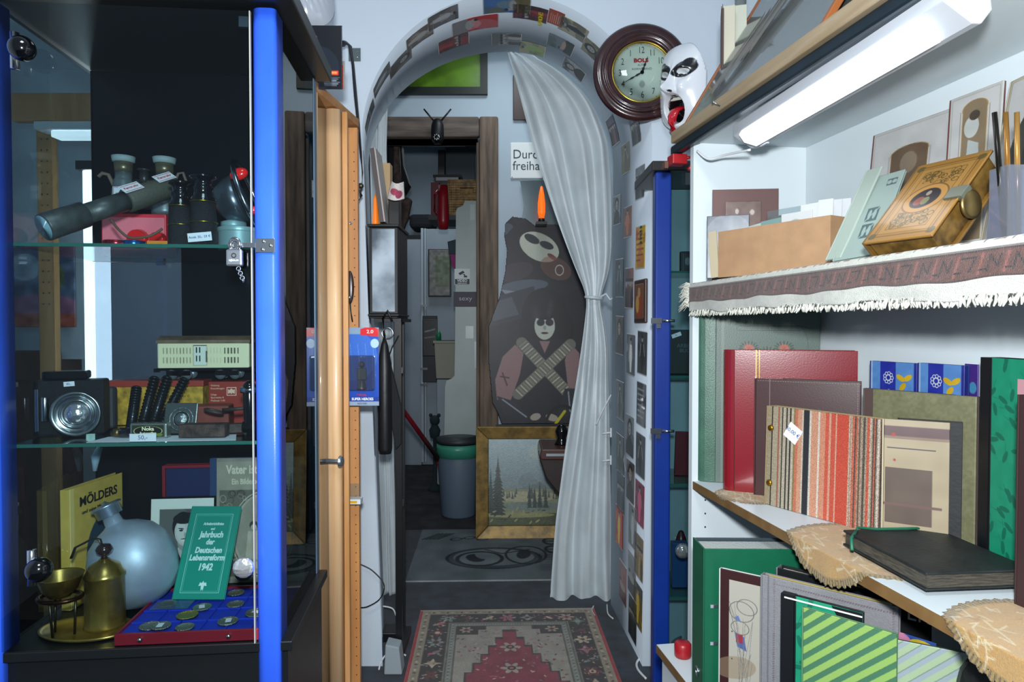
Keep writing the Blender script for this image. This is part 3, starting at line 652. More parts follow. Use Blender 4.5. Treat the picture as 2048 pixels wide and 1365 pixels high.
def tagp(parent, w, h, x, y, z, s_='', ry=0, hh=.006, red=False, rz=0):
    M = Matrix.Translation((x, y, z)) @ Euler((0, ry, rz)).to_matrix().to_4x4()
    o = MB().box(-w/2, w/2, -.0005, 0, -h/2, h/2, 0, M).build('price_sticker', paperw, parent)
    if s_: text(s_, hh, o, mat('blue_pen', '#3a4a78', .7), None, M=M @ Matrix.Translation((0, -.0007, 0)) @ Matrix.Rotation(PI/2, 4, 'X'))
    if red:
        b = MB(); e = .0009
        for q in ((-w/2+.001, w/2-.001, h/2-.002, h/2-.002+e), (-w/2+.001, w/2-.001, -h/2+.001, -h/2+.001+e)): b.box(q[0], q[1], -.0008, -.0005, q[2], q[3], 0, M)
        for x_ in (-w/2+.001, w/2-.002): b.box(x_, x_+e, -.0008, -.0005, -h/2+.001, h/2-.001, 0, M)
        b.build('red_border', redink, o)
    return o
def VTH(name, label, cat, px, py, yl, z, yaw=0, group=None):
    "thing standing at height z in the cabinet below pixel column px, local depth yl"
    p = VP(px, py, yl); p.z = z; return thing(name, label, cat, frame(p, VY+yaw), group)
# ------------------------------------------------ top shelf
gun = mat('dark_grey_painted_metal', '#4a4f4e', .42, metal=.4, var=.15, vs=60, bump=.1, bs=300)
bakel = mat('worn_grey_binocular_metal', '#667074', .4, metal=.5, var=.2, vs=40)
leather = mat('black_grained_leatherette', '#121517', .45, bump=1.2, bs=700)
gloss = mat('glossy_black_enamel', '#08090b', .15, coat=.5)
# red toy box under the grey binoculars
t = VTH('toy_box', 'red and pink toy box lying behind the telescope on the top glass shelf', 'box', 268, 480, .275, S1+.001)
MB().box(-.065, .065, 0, .055, 0, .088).build('box_body', mat('pink_red_card', '#c8303c', .45), t, bevel=.002)
MB().box(-.062, .062, -.0012, -.0004, .012, .080).build('pink_front', mat('pink_print', '#d8707c', .4), t)
for x, r in ((.012, .021), (.052, .016)): MB().cyl((x-.0, -.02, .033), (x, -.0013, .035), r*.9, r, 24).build('red_dial', mat('glossy_red_plastic', '#d8201c', .18, coat=.4), t, bevel=.002)
MB().box(.028, .034, -.006, -.0013, .012, .04).build('red_lever', mat('pale_red_plastic', '#e06060', .25), t, bevel=.001)
# grey binoculars
b = VTH('binoculars', 'large worn grey binoculars standing upright on the red toy box', 'binoculars', 292, 390, .305, S1+.090, .05)
prof = [(.026, 0), (.027, .01), (.026, .022), (.023, .05), (.020, .072), (.019, .074), (.017, .078), (.017, .09)]
for x in (-.044, .038):
    M = Matrix.Translation((x, 0, 0)); br = MB().lathe(prof, 32, 0, M).build('barrel', bakel, b)
    MB().lathe([(.0175, .0905), (.018, .1), (.019, .112)], 28, 0, M).build('eyepiece_tube', mat('brass_grey_tube', '#6c6450', .35, metal=.6), b)
    MB().lathe([(.0215, .1125), (.0235, .124), (.020, .125), (.014, .119), (0, .118)], 28, 0, M).build('eyepiece_cup', mat('pale_rubber_eyecup', '#8c9c9e', .6), b)
MB().cyl((-.026, 0, .072), (.022, 0, .072), .006).cyl((-.003, 0, .065), (-.003, 0, .095), .010).cyl((-.003, 0, .095), (-.003, 0, .099), .014).box(-.022, .018, -.008, .008, .012, .055).build('bridge', mat('dark_bridge_metal', '#3a3c3a', .4, metal=.6), b)
tagp(b, .022, .030, -.044, -.0275, .04, '95,-', 0, .005, True)
MB().tube([(.058, 0, .072), (.066, 0, .092), (.076, 0, .094), (.082, 0, .075), (.083, 0, .05), (.08, 0, .03)], .003, 8).build('strap', mat('grey_brown_strap', '#6a5c50', .8), b); MB().tube([(-.063, 0, .06), (-.074, 0, .085), (-.086, .0, .088), (-.094, 0, .08)], .004, 8).build('strap', mat('grey_brown_strap', '#6a5c50', .8), b)
# telescope
p0 = VP(88, 465, .032); p1 = VP(352, 378, .235); d = (p1-p0); Lt = d.length; d.normalize()
p0.z = S1+.0245
tl = thing('telescope', 'long dark green brass telescope lying slanted across the top glass shelf', 'telescope', Matrix.Translation(p0) @ d.to_track_quat('X', 'Z').to_matrix().to_4x4())
RX = Matrix.Rotation(PI/2, 4, 'Y')
def lx(prof, m, nm, par): return MB().lathe(prof, 32, 0, RX).build(nm, m, par)
lx([(.0235, 0), (.0245, .002), (.0235, .075), (.018, .078)], gun, 'objective_tube', tl)
lx([(0, -.0005), (.022, -.0008)], mat('blue_grey_lens', '#7a98a4', .06, spec=1), 'objective_lens', tl)
lx([(.0185, .0785), (.0185, .16)], gun, 'middle_tube', tl)
lx([(.0205, .1605), (.023, .164), (.022, Lt-.01), (.016, Lt)], mat('dark_olive_leather', '#45463c', .6, bump=.5, bs=200), 'eyepiece_tube', tl)
for x, a in ((.175, .2), (.25, .5)): 
    o = MB().box(-.02, .02, -.0009, 0, -.011, .011).build('price_sticker', paperw, tl); o.matrix_basis = Matrix.Translation((x, -.012, .0215)) @ Matrix.Rotation(-.9, 4, 'X')
    text('Fernrohr', .006, o, redink, (0, -.0012, 0)); MB().box(-.018, .018, -.0012, -.0009, .007, .008).box(-.018, .018, -.0012, -.0009, -.009, -.008).build('red_border', redink, o)
# black opera glasses
b = VTH('field_glasses', 'old black leather covered field glasses with price label beside the blue post', 'binoculars', 383, 484, .085, S1+.001, .0)
for x, y, s_ in ((-.024, .015, 1.0), (.022, 0, 1.08)):
    M = Matrix.Translation((x, y, 0)) @ Matrix.Scale(s_, 4)
    MB().lathe([(.0225, 0), (.0235, .003), (.0225, .006), (.0215, .04), (.0215, .0405), (.020, .075)], 32, 0, M).build('barrel', leather, b)
    MB().lathe([(.0205, .0752), (.0205, .08), (.016, .086), (.0155, .094), (.0175, .098), (.0175, .1), (.014, .103), (.014, .112), (.021, .116), (.022, .119), (.019, .121), (.012, .119), (0, .119)], 32, 0, M).build('eyepiece', gloss, b)
    for q_, z_ in ((.0222, .040), (.0206, .0755)): MB().torus(q_, .0009, 32, 6, 0, M @ Matrix.Translation((0, 0, z_))).build('brass_ring', mat('brass', '#a08838', .3, metal=1), b)
MB().cyl((-.02, .015, .085), (.02, 0, .088), .004).cyl((0, .008, .03), (0, .008, .10), .004).box(-.004, .004, .0, .012, .06, .066).build('bridge', gloss, b)
tagp(b, .042, .016, .024, -.0262, .014, 'Antik 30,- 59 €', -.1, .0045)
# chrome hand lamp with wire rim
b = VTH('hand_lamp', 'grey metal lamp bowl with a chrome and red rim behind the right blue post', 'lamp', 468, 484, .17, S1+.046, .0)
Mr = Matrix.Translation((.0, 0, .055)) @ Matrix.Rotation(-.35, 4, 'Y') @ Matrix.Rotation(PI/2, 4, 'Y')
MB().lathe([(.0, -.035), (.018, -.034), (.036, -.022), (.046, 0), (.048, .016), (.046, .017), (.04, 0), (.02, -.02), (0, -.025)], 40, 0, Mr).build('reflector_bowl', mat('dull_pewter', '#59616a', .3, metal=.8), b)
MB().torus(.056, .005, 48, 10, 0, Mr @ Matrix.Translation((0, 0, .03)) @ Matrix.Diagonal((1.25, 1, 1, 1))).build('chrome_rim', chrome, b)
MB().ball((0, 0, 0), .012, 10, 0, (1, .7, 1.5), Mr @ Matrix.Translation((-.04, -.02, .032))).build('red_reflector', mat('glossy_red_plastic', '#d8201c', .18, coat=.4), b); MB().ball((0, 0, 0), .008, 10, 0, (1, 1, 1.5), Mr @ Matrix.Translation((.035, -.02, .032))).build('red_reflector', mat('glossy_red_plastic', '#d8201c', .18, coat=.4), b)
MB().lathe([(.0, -.0), (.024, .0), (.024, .012), (.012, .016), (.012, .026), (0, .026)], 24).build('lamp_foot', mat('teal_grey_tin', '#7c9a9c', .4, metal=.3), b)
b = VTH('tin_can', 'pale teal round tin under the metal lamp on the top glass shelf', 'tin', 478, 484, .16, S1+.001)
MB().lathe([(0, 0), (.038, 0), (.038, .036), (.0395, .036), (.0395, .044), (0, .044)], 36).build('tin_body', mat('teal_grey_tin', '#7c9a9c', .4, metal=.3), b, bevel=.001)
for px, r, c, lb in ((232, .021, '#8c2430', 'flat red metal tin in front of the toy box'), (268, .019, '#1c5a9c', 'flat blue metal tin right of the red tin')):
    b = VTH('flat_tin', lb, 'tin', px, 484, .10, S1+.001); MB().lathe([(0, 0), (r, 0), (r+.001, .002), (r+.001, .008), (r, .010), (0, .010)], 32).build('tin_body', mat('tin_'+c, c, .22, metal=.8), b)
b = VTH('matchbox', 'small orange box between the blue tin and the field glasses', 'box', 314, 484, .14, S1+.001); MB().box(-.019, .019, 0, .02, 0, .016).build('box_body', mat('orange_card', '#c07820', .6), b, bevel=.001)
cable('thin brown strap of the toy binoculars lying behind the telescope', [VP(222, 440, .12), VP(240, 462, .11), VP(262, 476, .11), VP(300, 472, .11), VP(325, 458, .12)], .0025, mat('brown_strap', '#5c4638', .8), 'carrying_strap')
# ------------------------------------------------ middle shelf
cream = mat('cream_painted_tinplate', '#cfc9a4', .4, var=.08, vs=40); brownroof = mat('brown_tin_roof', '#6c5a48', .5, var=.2, vs=30)
bx = VTH('train_box', 'yellow and red toy train carton lying behind the cartridges', 'box', 310, 850, .27, S2+.001, .0)
MB().box(-.098, .098, 0, .05, 0, .080).build('box_body', mat('mustard_print_card', '#a8842c', .5, var=.3, vs=60), bx, bevel=.001)
MB().box(-.1, .1, -.002, .052, .0803, .093).build('box_lid', mat('dull_red_card', '#8c3428', .5), bx, bevel=.001)
for k, (x, z, l) in enumerate(((.02, .06, 'Güterwagen'), (.06, .06, 'Spur 0'), (.02, .04, '1:45'), (.06, .04, 'mit Federpuffern'))): text(l, .006, bx, mat('brown_print', '#5c4418', .6), (x, -.0006, z))
b2 = VTH('train_box', 'dull red toy train carton with an emblem, behind the big key', 'box', 466, 850, .27, S2+.001)
MB().box(-.05, .062, 0, .05, 0, .090).build('box_body', mat('rust_red_card', '#842c20', .45), b2, bevel=.0015)
for k, l in enumerate(('Gattung', 'Kesselwagen', '', 'Längs', 'Spurweite 0', 'Maßstab 1:45')): 
    if l: text(l, .004, b2, mat('pale_print', '#c8a890', .6), (-.045, -.0006, .082-k*.0065), align='LEFT')
em = MB().box(-.012, .008, -.0012, -.0002, .06, .078).build('emblem_field', mat('pale_print', '#c8a890', .6), b2); MB().box(-.0105, .0065, -.0016, -.0012, .0615, .0765).build('emblem_ground', mat('rust_red_card', '#842c20', .45), em)
MB().prism([(-.002, .063), (0, .066), (.005, .064), (.005, .074), (.002, .072), (-.002, .0755), (-.006, .072), (-.009, .074), (-.009, .064), (-.004, .066)], -.002, -.0016).build('emblem_bird', mat('pale_print', '#c8a890', .6), em)
wz = S2+.0955
wg = VTH('toy_train_wagon', 'cream tinplate toy goods wagon with brown roof standing on the train cartons', 'toy train wagon', 408, 758, .272, wz+.001, .04)
L = .186
def wag_side():
    cv = CV(L, .052, 140, '#cfc9a4'); 
    for z in (.030, .010):
        for k in range(9): cv.rect(.010+k*.0068, z, .0122+k*.0068, z+.013, '#8a8468')
        for k in range(5): cv.rect(.136+k*.0068, z, .1385+k*.0068, z+.013, '#2c2a22')
        for k in range(5): cv.rect(.100+k*.0068, z, .102+k*.0068, z+.013, '#bcb694')
    cv.rect(.071, .004, .100, .049, '#a8a488').rect(.073, .006, .098, .047, '#c4cbbc').rect(.072, .0465, .099, .048, '#25231d').rect(.0975, .012, .1005, .036, '#2c2418')
    for z in (.032, .014): cv.rect(.077, z, .0795, z+.012, '#25231d').rect(.084, z, .0865, z+.012, '#25231d')
    return cv.noise(.02)
MB().box(-L/2, L/2, 0, .042, .024, .076).build('wagon_body', cream, wg, bevel=.002); sheet('slatted_side', wag_side(), L-.004, .052, paint(.4), wg, .0004, -.0006, -L/2+.002, .024)
MB().prism([(-.003, .0765), (.045, .0765), (.043, .083), (.021, .092), (-.001, .083)], -L/2-.002, L/2+.002, 0, Matrix(((0, 1, 0, 0), (1, 0, 0, 0), (0, 0, 1, 0), (0, 0, 0, 1)))).build('roof', brownroof, wg)
MB().box(-L/2-.004, L/2+.004, .004, .038, .018, .0235).box(-L/2-.014, -L/2-.003, .018, .024, .014, .022).box(L/2+.003, L/2+.014, .018, .024, .014, .022).build('chassis', gloss, wg)
for x in (-.066, -.036, .032, .062):
    ax = MB().cyl((x, .001, .010), (x, .041, .010), .0015, n=8); 
    for y in (-.0, .034): ax.cyl((x, y, .010), (x, y+.004, .010), .0095, n=24).cyl((x, y+.004, .010), (x, y+.006, .010), .011, n=24)
    ax.build('wheel', mat('worn_wheel_metal', '#6c7478', .3, metal=.4), wg)
for x in (-.051, .047): MB().box(x-.024, x+.024, -.002, .001, .008, .018).build('bogie', gloss, wg)
# folding camera
cam_ = VTH('camera', 'old black camera with a big round chrome lens on the middle glass shelf', 'camera', 138, 893, .14, S2+.001, .25)
MB().box(-.06, .06, 0, .05, 0, .105).build('camera_body', leather, cam_, bevel=.004)
MB().box(-.045, .03, .004, .046, .1055, .122).build('top_housing', gloss, cam_, bevel=.004)
Ml = Matrix.Translation((.018, -.0005, .043)) @ Matrix.Rotation(PI/2, 4, 'X')
MB().lathe([(.036, 0), (.036, .02), (.041, .024), (.0425, .028), (.0405, .03), (.036, .027), (.029, .024), (0, .024)], 48, 0, Ml).build('lens_ring', mat('pale_polished_aluminium', '#a2a8a6', .22, metal=1), cam_)
MB().torus(.026, .0025, 40, 8, 0, Ml @ Matrix.Translation((0, 0, .0275))).torus(.0335, .0012, 40, 6, 0, Ml @ Matrix.Translation((0, 0, .028))).build('inner_ring', chrome, cam_)
MB().lathe([(.0, .0345), (.01, .033), (.018, .0285), (.022, .0245)][::-1], 32, 0, Ml).build('lens', mat('bright_lens', '#e4eaec', .12, metal=.9, bump=.6, bs=120), cam_)
MB().cyl((-.035, -.012, .03), (-.035, -.012, .075), .006).box(-.052, -.046, -.01, -.0005, .01, .09).build('side_lever', chrome, cam_, bevel=.001)
tagp(cam_, .018, .009, .002, -.0008, .098, '85,-', -.06, .004)
b = VTH('camera_case', 'dark grey folded camera case leaning behind the round lens camera', 'case', 178, 890, .22, S2+.001, -.1); MB().box(-.05, .05, 0, .02, 0, .085).build('case_body', mat('dark_grey_case', '#2c2c2e', .6), b, bevel=.006)
# black ribbed cartridge strips
r = random.Random(2)
for k, (px, dx, top, yl, lb) in enumerate(((262, -.01, .085, .17, 'leftmost'), (283, .006, .105, .175, 'second'), (303, .012, .105, .18, 'third'), (321, .03, .10, .2, 'rightmost'))):
    b = VTH('cartridge_strip', lb+' of four black ribbed metal strips leaning behind the engraved tin', 'metal strip', px, 880, yl-.02, S2+.001)
    mb = MB(); P = Vector((0, 0, .008)); Q = Vector((dx, .05, top)); d = (Q-P)
    mb.cyl(P, Q, .0085, .0085, 12)
    for i in range(16): c = P+d*(i+.5)/16; mb.cyl(c-d*.012, c+d*.012, .0098, n=12)
    mb.build('ribbed_strip', mat('dark_gunmetal', '#2c3032', .3, metal=.8), b)
b = VTH('engraved_tin', 'little silver tin with a dark lettered lid and paper price sign in front', 'tin', 297, 893, .085, S2+.001, .0)
MB().box(-.033, .033, 0, .022, .0, .028).build('tin_body', mat('silver_tin', '#9aa096', .25, metal=.8), b, bevel=.003)
sheet('label_plate', CV(.056, .022, 70, '#2a2c1c').ell(.028, .011, .025, .009, '#14160e').ring(.028, .011, .025, .009, .0008, '#9a9c70').ell(.008, .004, .006, .003, '#5a6c2c').ell(.048, .004, .006, .003, '#5a6c2c'), .056, .022, paint(.4), b, .0005, -.0012, -.028, .003)
g_ = mat('cream_print', '#d8d0a8', .5); text('Noka', .007, b, g_, (0, -.0016, .018), bold=.03); text('Autoreifen', .005, b, g_, (0, -.0016, .010), bold=.02)
b = VTH('price_card', 'white folded price card standing at the front edge of the middle shelf', 'price card', 286, 895, .052, S2+.001)
MB().box(-.023, .023, 0, .001, 0, .014).box(-.023, .023, .001, .012, 0, .001).build('price_card', paperw, b); text('50,-', .008, b, mat('grey_pencil', '#6a7088', .8), (0, -.0005, .0072))
b = VTH('lens_tube', 'short black and brass lens tube lying left of the engraved tin', 'lens', 248, 884, .09, S2+.001)
MB().cyl((-.01, .01, .0095), (.022, .01, .0095), .009).build('black_barrel', gloss, b); MB().cyl((-.022, .01, .0095), (-.0105, .01, .0095), .0075).build('brass_barrel', mat('dull_brass', '#6c5c38', .35, metal=.9), b)
b = VTH('belt_buckle', 'square grey belt buckle with a round embossed centre, leaning on a carton', 'buckle', 358, 880, .14, S2+.001, -.05)
setm(b, b.matrix_basis @ Matrix.Rotation(-.25, 4, 'X'))
MB().box(-.031, .031, 0, .003, 0, .060).build('buckle_plate', mat('grey_zinc', '#5c6260', .35, metal=.7, bump=.3, bs=80), b, bevel=.002)
Mb = Matrix.Translation((.002, -.0006, .028)) @ Matrix.Rotation(PI/2, 4, 'X')
MB().torus(.022, .0014, 40, 6, 0, Mb).torus(.0155, .001, 36, 6, 0, Mb).lathe([(.014, 0), (.011, .003), (.005, .005), (0, .0052)], 24, 0, Mb).build('embossed_disc', mat('zinc_relief', '#7c8280', .3, metal=.8, bump=1.5, bs=150), b)
b = VTH('wooden_case', 'low reddish case lying behind the rusty iron block', 'case', 405, 880, .165, S2+.001, .1); MB().box(-.065, .05, 0, .05, 0, .050).build('case_body', mat('dark_red_leather', '#6c2c20', .5, var=.2, vs=20), b, bevel=.004)
b = VTH('iron_block', 'long rusty iron block lying behind the price card on the middle shelf', 'iron block', 405, 892, .075, S2+.003, .0)
rust = mat('rusty_iron', '#4a3a34', .75, metal=.3, var=.4, vs=50, bump=1, bs=150)
MB().box(-.043, .040, 0, .03, 0, .024).build('block', rust, b, bevel=.002); MB().box(-.03, .1, .0, .02, 0, .018, 0, Matrix.Translation((.0, .032, .0)) @ Matrix.Rotation(.25, 4, 'Z')).build('blade', mat('dark_rust', '#3c302c', .6, metal=.4, bump=.8, bs=120), b, bevel=.002)
b = VTH('iron_key', 'big old iron key lying on the rusty blade', 'key', 445, 840, .12, S2+.042, .0)
MB().torus(.016, .003, 28, 8, 0, Matrix.Translation((-.016, 0, .004)) @ Matrix.Rotation(.25, 4, 'Y') @ Matrix.Diagonal((1, .6, 1, 1))).cyl((.0, 0, .006), (.052, 0, .010), .0035).box(.04, .05, -.002, .002, -.008, .008).build('key', mat('dark_rust', '#3c302c', .6, metal=.4, bump=.8, bs=120), b)
b = VTH('table_clamp', 'black iron table clamp standing against the right blue post', 'clamp', 500, 890, .075, S2+.001)
MB().cyl((0, 0, 0), (0, 0, .085), .009, .012).ball((0, 0, .095), .012).cyl((-.012, -.0, .02), (.012, 0, .02), .012).build('clamp_body', gloss, b, bevel=.001); MB().cyl((-.014, -.006, .09), (.014, -.006, .09), .006).build('clamp_screw', chrome, b)
b = MB(); b.add([(-.1, 0, 0), (.16, 0, 0), (.14, .07, 0), (-.09, .06, 0)], [(0, 1, 2, 3)]); o = b.build('paper_sheet', paperw); q = V(-.25, .055, S2+.0006); o.matrix_basis = frame(q, VY); o.modifiers.new('s', 'SOLIDIFY').thickness = .0004; tag(o, 'white paper lying under the engraved tin and iron block', 'paper')
# ------------------------------------------------ bottom compartment
# yellow book
P0 = V(*(VL(VP(141, 1245, .10)).xy), 0); 
yl_ = mat('yellow_book_cover', '#b89c48', .55, var=.06, vs=20)
bl = at(143, 1228, 1.33); bl.z = S0+.001; br = Vector((bl.x+.012, bl.y+.16, bl.z)); tlp = bl+Vector((0, 0, .238)); M, w_, h_ = basis(bl, br, tlp)
cv = CV(w_, h_, 90, '#b89c48').noise(.02, .01).ell(w_*.75, .09, .075, .085, '#243c4c').ell(w_*.85, .05, .06, .09, '#20303c').rect(0, 0, .012, h_, '#c8b06a')
bk = book('book', 'yellow paperback with a dark pilot picture standing behind the round metal flask', 'book', M, w_, h_, .018, paint(.5), spine=yl_, cv=cv)
text('MÖLDERS', .019, bk, BLK, (w_*.52, -.0008, h_-.032), bold=.03); text('und seine Männer', .008, bk, BLK, (w_*.45, -.0008, h_-.054))
# canteen
c = onz(262, 1213, S0+.001); al = mat('dull_dented_aluminium', '#9aa6b2', .45, metal=.35, var=.12, vs=12, bump=.35, bs=25)
ctn = thing('round_flask', 'large round dented aluminium flask with screw cap leaning left', 'flask', frame((c.x+.006, c.y-.002, S0+.0925), VY) @ Matrix.Rotation(-.42, 4, 'Y'))
MB().lathe([(0, -.092), (.03, -.0885), (.055, -.075), (.072, -.05), (.080, -.02), (.0805, .005), (.076, .03), (.062, .055), (.04, .072), (.022, .080), (.017, .084), (.0155, .1)], 56, 0, None, True, 1, .9).build('flask_body', al, ctn)
MB().lathe([(.0165, .1002), (.023, .101), (.0235, .118), (.0275, .119), (.028, .123), (.024, .125), (.006, .126), (.003, .131), (0, .132)], 36).build('screw_cap', mat('pale_aluminium_cap', '#9aa6b0', .35, metal=.85), ctn)
b = VTH('rope_tassel', 'pale blue grey cord tassel hanging behind the flask cap', 'tassel', 200, 960, .30, S0+.30); MB().tube([(0, 0, .04), (.001, 0, .02), (0, 0, 0), (-.008, 0, -.02), (-.01, 0, -.05)], [.006, .007, .006, .009, .004], 10).build('tassel', mat('pale_blue_cord', '#8ca4b4', .7), b)
# brass device
brass = mat('old_polished_brass', '#a08848', .28, metal=.8, var=.3, vs=14, color2='#6c5830')
g = onz(175, 1262, S0+.001); gt = thing('brass_spirit_burner', 'antique brass vessel with crank handle, funnel and oval tray', 'brass device', frame((g.x-.0, g.y+.0, S0+.001), VY-.15))
MB().lathe([(0, 0), (.080, 0), (.085, .003), (.086, .006), (.083, .007), (.078, .004), (0, .0035)], 56, 0, Matrix.Diagonal((1, .62, 1, 1))).build('tray', brass, gt)
Mc = Matrix.Translation((.022, .018, .0038))
MB().lathe([(.036, 0), (.034, .006), (.033, .09), (.035, .092), (.035, .096), (.032, .100), (.026, .112), (.012, .120), (.008, .124), (0, .125)], 48, 0, Mc).build('vessel', brass, gt)
MB().lathe([(.006, .1245), (.005, .130), (.013, .136), (.015, .142), (.010, .150), (0, .152)], 24, 0, Mc).build('lid_knob', mat('brown_bakelite', '#241410', .2, coat=.4), gt)
MB().tube([(.018, .018, .150), (.014, .018, .163), (.002, .016, .166), (-.012, .012, .158), (-.028, .01, .15), (-.036, .01, .13)], .004, 8, 0, .5).build('crank_arm', mat('old_iron', '#4a4438', .35, metal=.9), gt)
Mf = Matrix.Translation((-.030, -.028, .075))
MB().lathe([(.018, 0), (.028, .012), (.037, .036), (.0385, .038), (.036, .036), (.026, .012), (.016, .003), (0, .003)], 44, 0, Mf).build('funnel_bowl', brass, gt)
MB().torus(.031, .004, 40, 8, 0, Mf @ Matrix.Translation((0, 0, -.002)) @ Matrix.Diagonal((1.15, .9, 1, 1))).build('wire_ring', mat('copper_brown', '#3c2418', .3, metal=.8), gt)
for a in (0.3, 2.4, 4.5): MB().cyl((-.030+.024*math.cos(a), -.028+.02*math.sin(a)*.7, .0045), (-.030+.026*math.cos(a), -.028+.02*math.sin(a), .073), .0022, n=10).build('stand_rod', mat('old_iron', '#4a4438', .35, metal=.9), gt)
# framed photograph
b0 = VP(298, 1168, .275); b0.z = S0+.001; Mq = frame(b0, VY) @ Matrix.Rotation(-.08, 4, 'X')
b = thing('framed_photograph', 'black and white portrait of a smiling man in uniform, in a white mount', 'photograph', Mq)
MB().box(-.004, .134, .002, .010, 0, .192).build('picture_frame', gloss, b, bevel=.001)
def p_man():
    w_, h_ = .13, .184; cv = CV(w_, h_, 120, '#cfd2c8').rect(.018, .026, .118, .162, '#4c4e4c')
    cv.put((cv.X > .018) & (cv.X < .118) & (cv.Y > .026) & (cv.Y < .162) & (cv.ein(.04, .12, .05, .05) < 1), '#6c6e6a', .5)
    ins = (cv.X > .018) & (cv.X < .118) & (cv.Y > .026) & (cv.Y < .162)
    def E(cx, cy, rx, ry, c, a=0, al=1): cv.put((cv.ein(cx, cy, rx, ry, a) < 1) & ins, c, al)
    cv.put(cv.pin([(.018, .026), (.018, .06), (.05, .078), (.07, .066), (.09, .076), (.118, .062), (.118, .026)]), '#242624')
    cv.put(cv.pin([(.055, .076), (.07, .04), (.085, .074), (.078, .082), (.06, .084)]), '#a8aaa6').poly([(.068, .07), (.064, .03), (.076, .03), (.073, .07)], '#1c1e1e')
    E(.070, .092, .014, .02, '#8c8e88'); E(.070, .122, .025, .034, '#1e201f', .15); E(.072, .112, .0225, .030, '#b4b6b0', .12); E(.064, .112, .010, .024, '#c8cac4', .12, .6)
    E(.07, .142, .024, .012, '#1e201f', .1); E(.063, .116, .004, .0018, '#202220'); E(.080, .117, .004, .0018, '#202220'); E(.063, .120, .006, .0012, '#2c2e2c', -.1); E(.081, .121, .006, .0012, '#2c2e2c', .1)
    E(.072, .106, .003, .006, '#9a9c96'); E(.072, .096, .009, .0025, '#e0e2dc', .1); E(.072, .0985, .010, .0012, '#4c4e4a', .1); cv.line([(.022, .062), (.048, .074)], .006, '#6c6e6a')
    return cv.noise(.02)
sheet('portrait_print', p_man(), .13, .184, paint(.25, coat=.3), b, .0005, .0012, 0, .004)
# old picture book
b0 = VP(422, 1165, .29); b0.z = S0+.001; w_, h_ = .198, .272
def p_old():
    cv = CV(w_, h_, 160, '#7c766a'); dk = '#3c3830'
    cv.rect(.012, .008, w_-.006, h_-.008, '#8a8474').rect(.018, .014, w_-.012, h_-.070, '#5c584c')
    r = random.Random(5)
    for k in range(150):
        x, y = r.uniform(.02, w_-.015), r.uniform(.018, h_-.075); cv.ring(x, y, r.uniform(.004, .01), r.uniform(.003, .008), .0007, r.choice(['#8c8674', '#38342c', '#9a9482']), r.random()*3)
    cv.ell(w_*.55, .105, .062, .088, '#a09a88').ell(w_*.55, .105, .058, .084, '#8c8676').ring(w_*.55, .105, .066, .092, .0012, '#b0aa96')
    cv.ell(.125, .155, .011, .013, dk).ell(.125, .150, .007, .008, '#b0a898').poly([(.108, .138), (.142, .138), (.15, .06), (.10, .06)], '#c0b8a4').ell(.09, .125, .009, .009, dk).ell(.09, .121, .006, .006, '#b8b0a0').poly([(.078, .112), (.102, .112), (.108, .05), (.072, .05)], '#aca490').rect(.06, .03, .16, .045, '#a8a290')
    return cv.noise(.04).noise(.03, .02)
bk = book('book', 'old grey illustrated picture book with black letter title standing at the back', 'book', frame(b0, VY) @ Matrix.Rotation(-.03, 4, 'X'), w_, h_, .012, paint(.6), spine=mat('dark_blue_cloth', '#22385c', .6), cv=p_old(), spine_w=.012)
mp = mat('cream_title_print', '#c4bca4', .6); text('Vater ist im Kriege', .019, bk, mp, (.105, -.0012, h_-.026), bold=.05, sx=.72); text('Ein Bilderbuch für Kinder', .012, bk, mp, (.105, -.0012, h_-.052), bold=.04, sx=.72)
# open case lid
b0 = VP(332, 1165, .325); b0.z = S0+.001
b = thing('case_lid', 'open red case lined with dark blue velvet leaning at the back of the cabinet', 'case', frame(b0, VY))
vel = mat('dark_blue_velvet', '#16224c', .9, sheen=.3); mb = MB(); w_, h_ = .098, .246
mb.box(0, w_, .008, .014, 0, h_).build('velvet_lining', vel, b); MB().box(-.006, 0, 0, .016, 0, h_+.006).box(w_, w_+.006, 0, .016, 0, h_+.006).box(0, w_, 0, .016, h_, h_+.006).build('red_rim', mat('dark_red_case', '#7c1c28', .4), b, bevel=.001)
# coin tray
tf = onz(243, 1276, S0+.022); tr_ = onz(533, 1268, S0+.022); vv = (tr_-tf); yaw = math.atan2(vv.y, vv.x)
yaw = VY; ctray = thing('coin_tray', 'low dark red coin tray with bright blue velvet bed at the cabinet front', 'coin tray', frame(V(-.281, .012, S0+.001), VY))
bv = mat('royal_blue_velvet', '#1430a0', .8, bump=.3, bs=500); TW, TD = .270, .205
mb = MB().box(0, TW, 0, TD, 0, .014); ins = mb
ctb = ins.build('velvet_bed', bv, ctray)
MB().box(-.004, TW+.004, -.004, 0, 0, .020).box(-.004, 0, 0, TD, 0, .020).box(TW, TW+.004, 0, TD, 0, .020).box(-.004, TW+.004, TD, TD+.004, 0, .020).build('tray_rim', mat('dark_red_case', '#7c1c28', .4), ctray, bevel=.0008)
mb = MB()
for k in range(1, 6): mb.box(k*TW/6-.001, k*TW/6+.001, .001, TD-.001, .0142, .018)
for k in range(1, 4): mb.box(.001, TW-.001, k*TD/4-.001, k*TD/4+.001, .0145, .0178)
mb.build('divider', bv, ctray)
for x in (.04, .19): MB().ball((x, -.006, .010), .0045, 8).build('brass_stud', mat('silver_stud', '#a09c94', .25, metal=1), ctray)
tz = S0+.0165
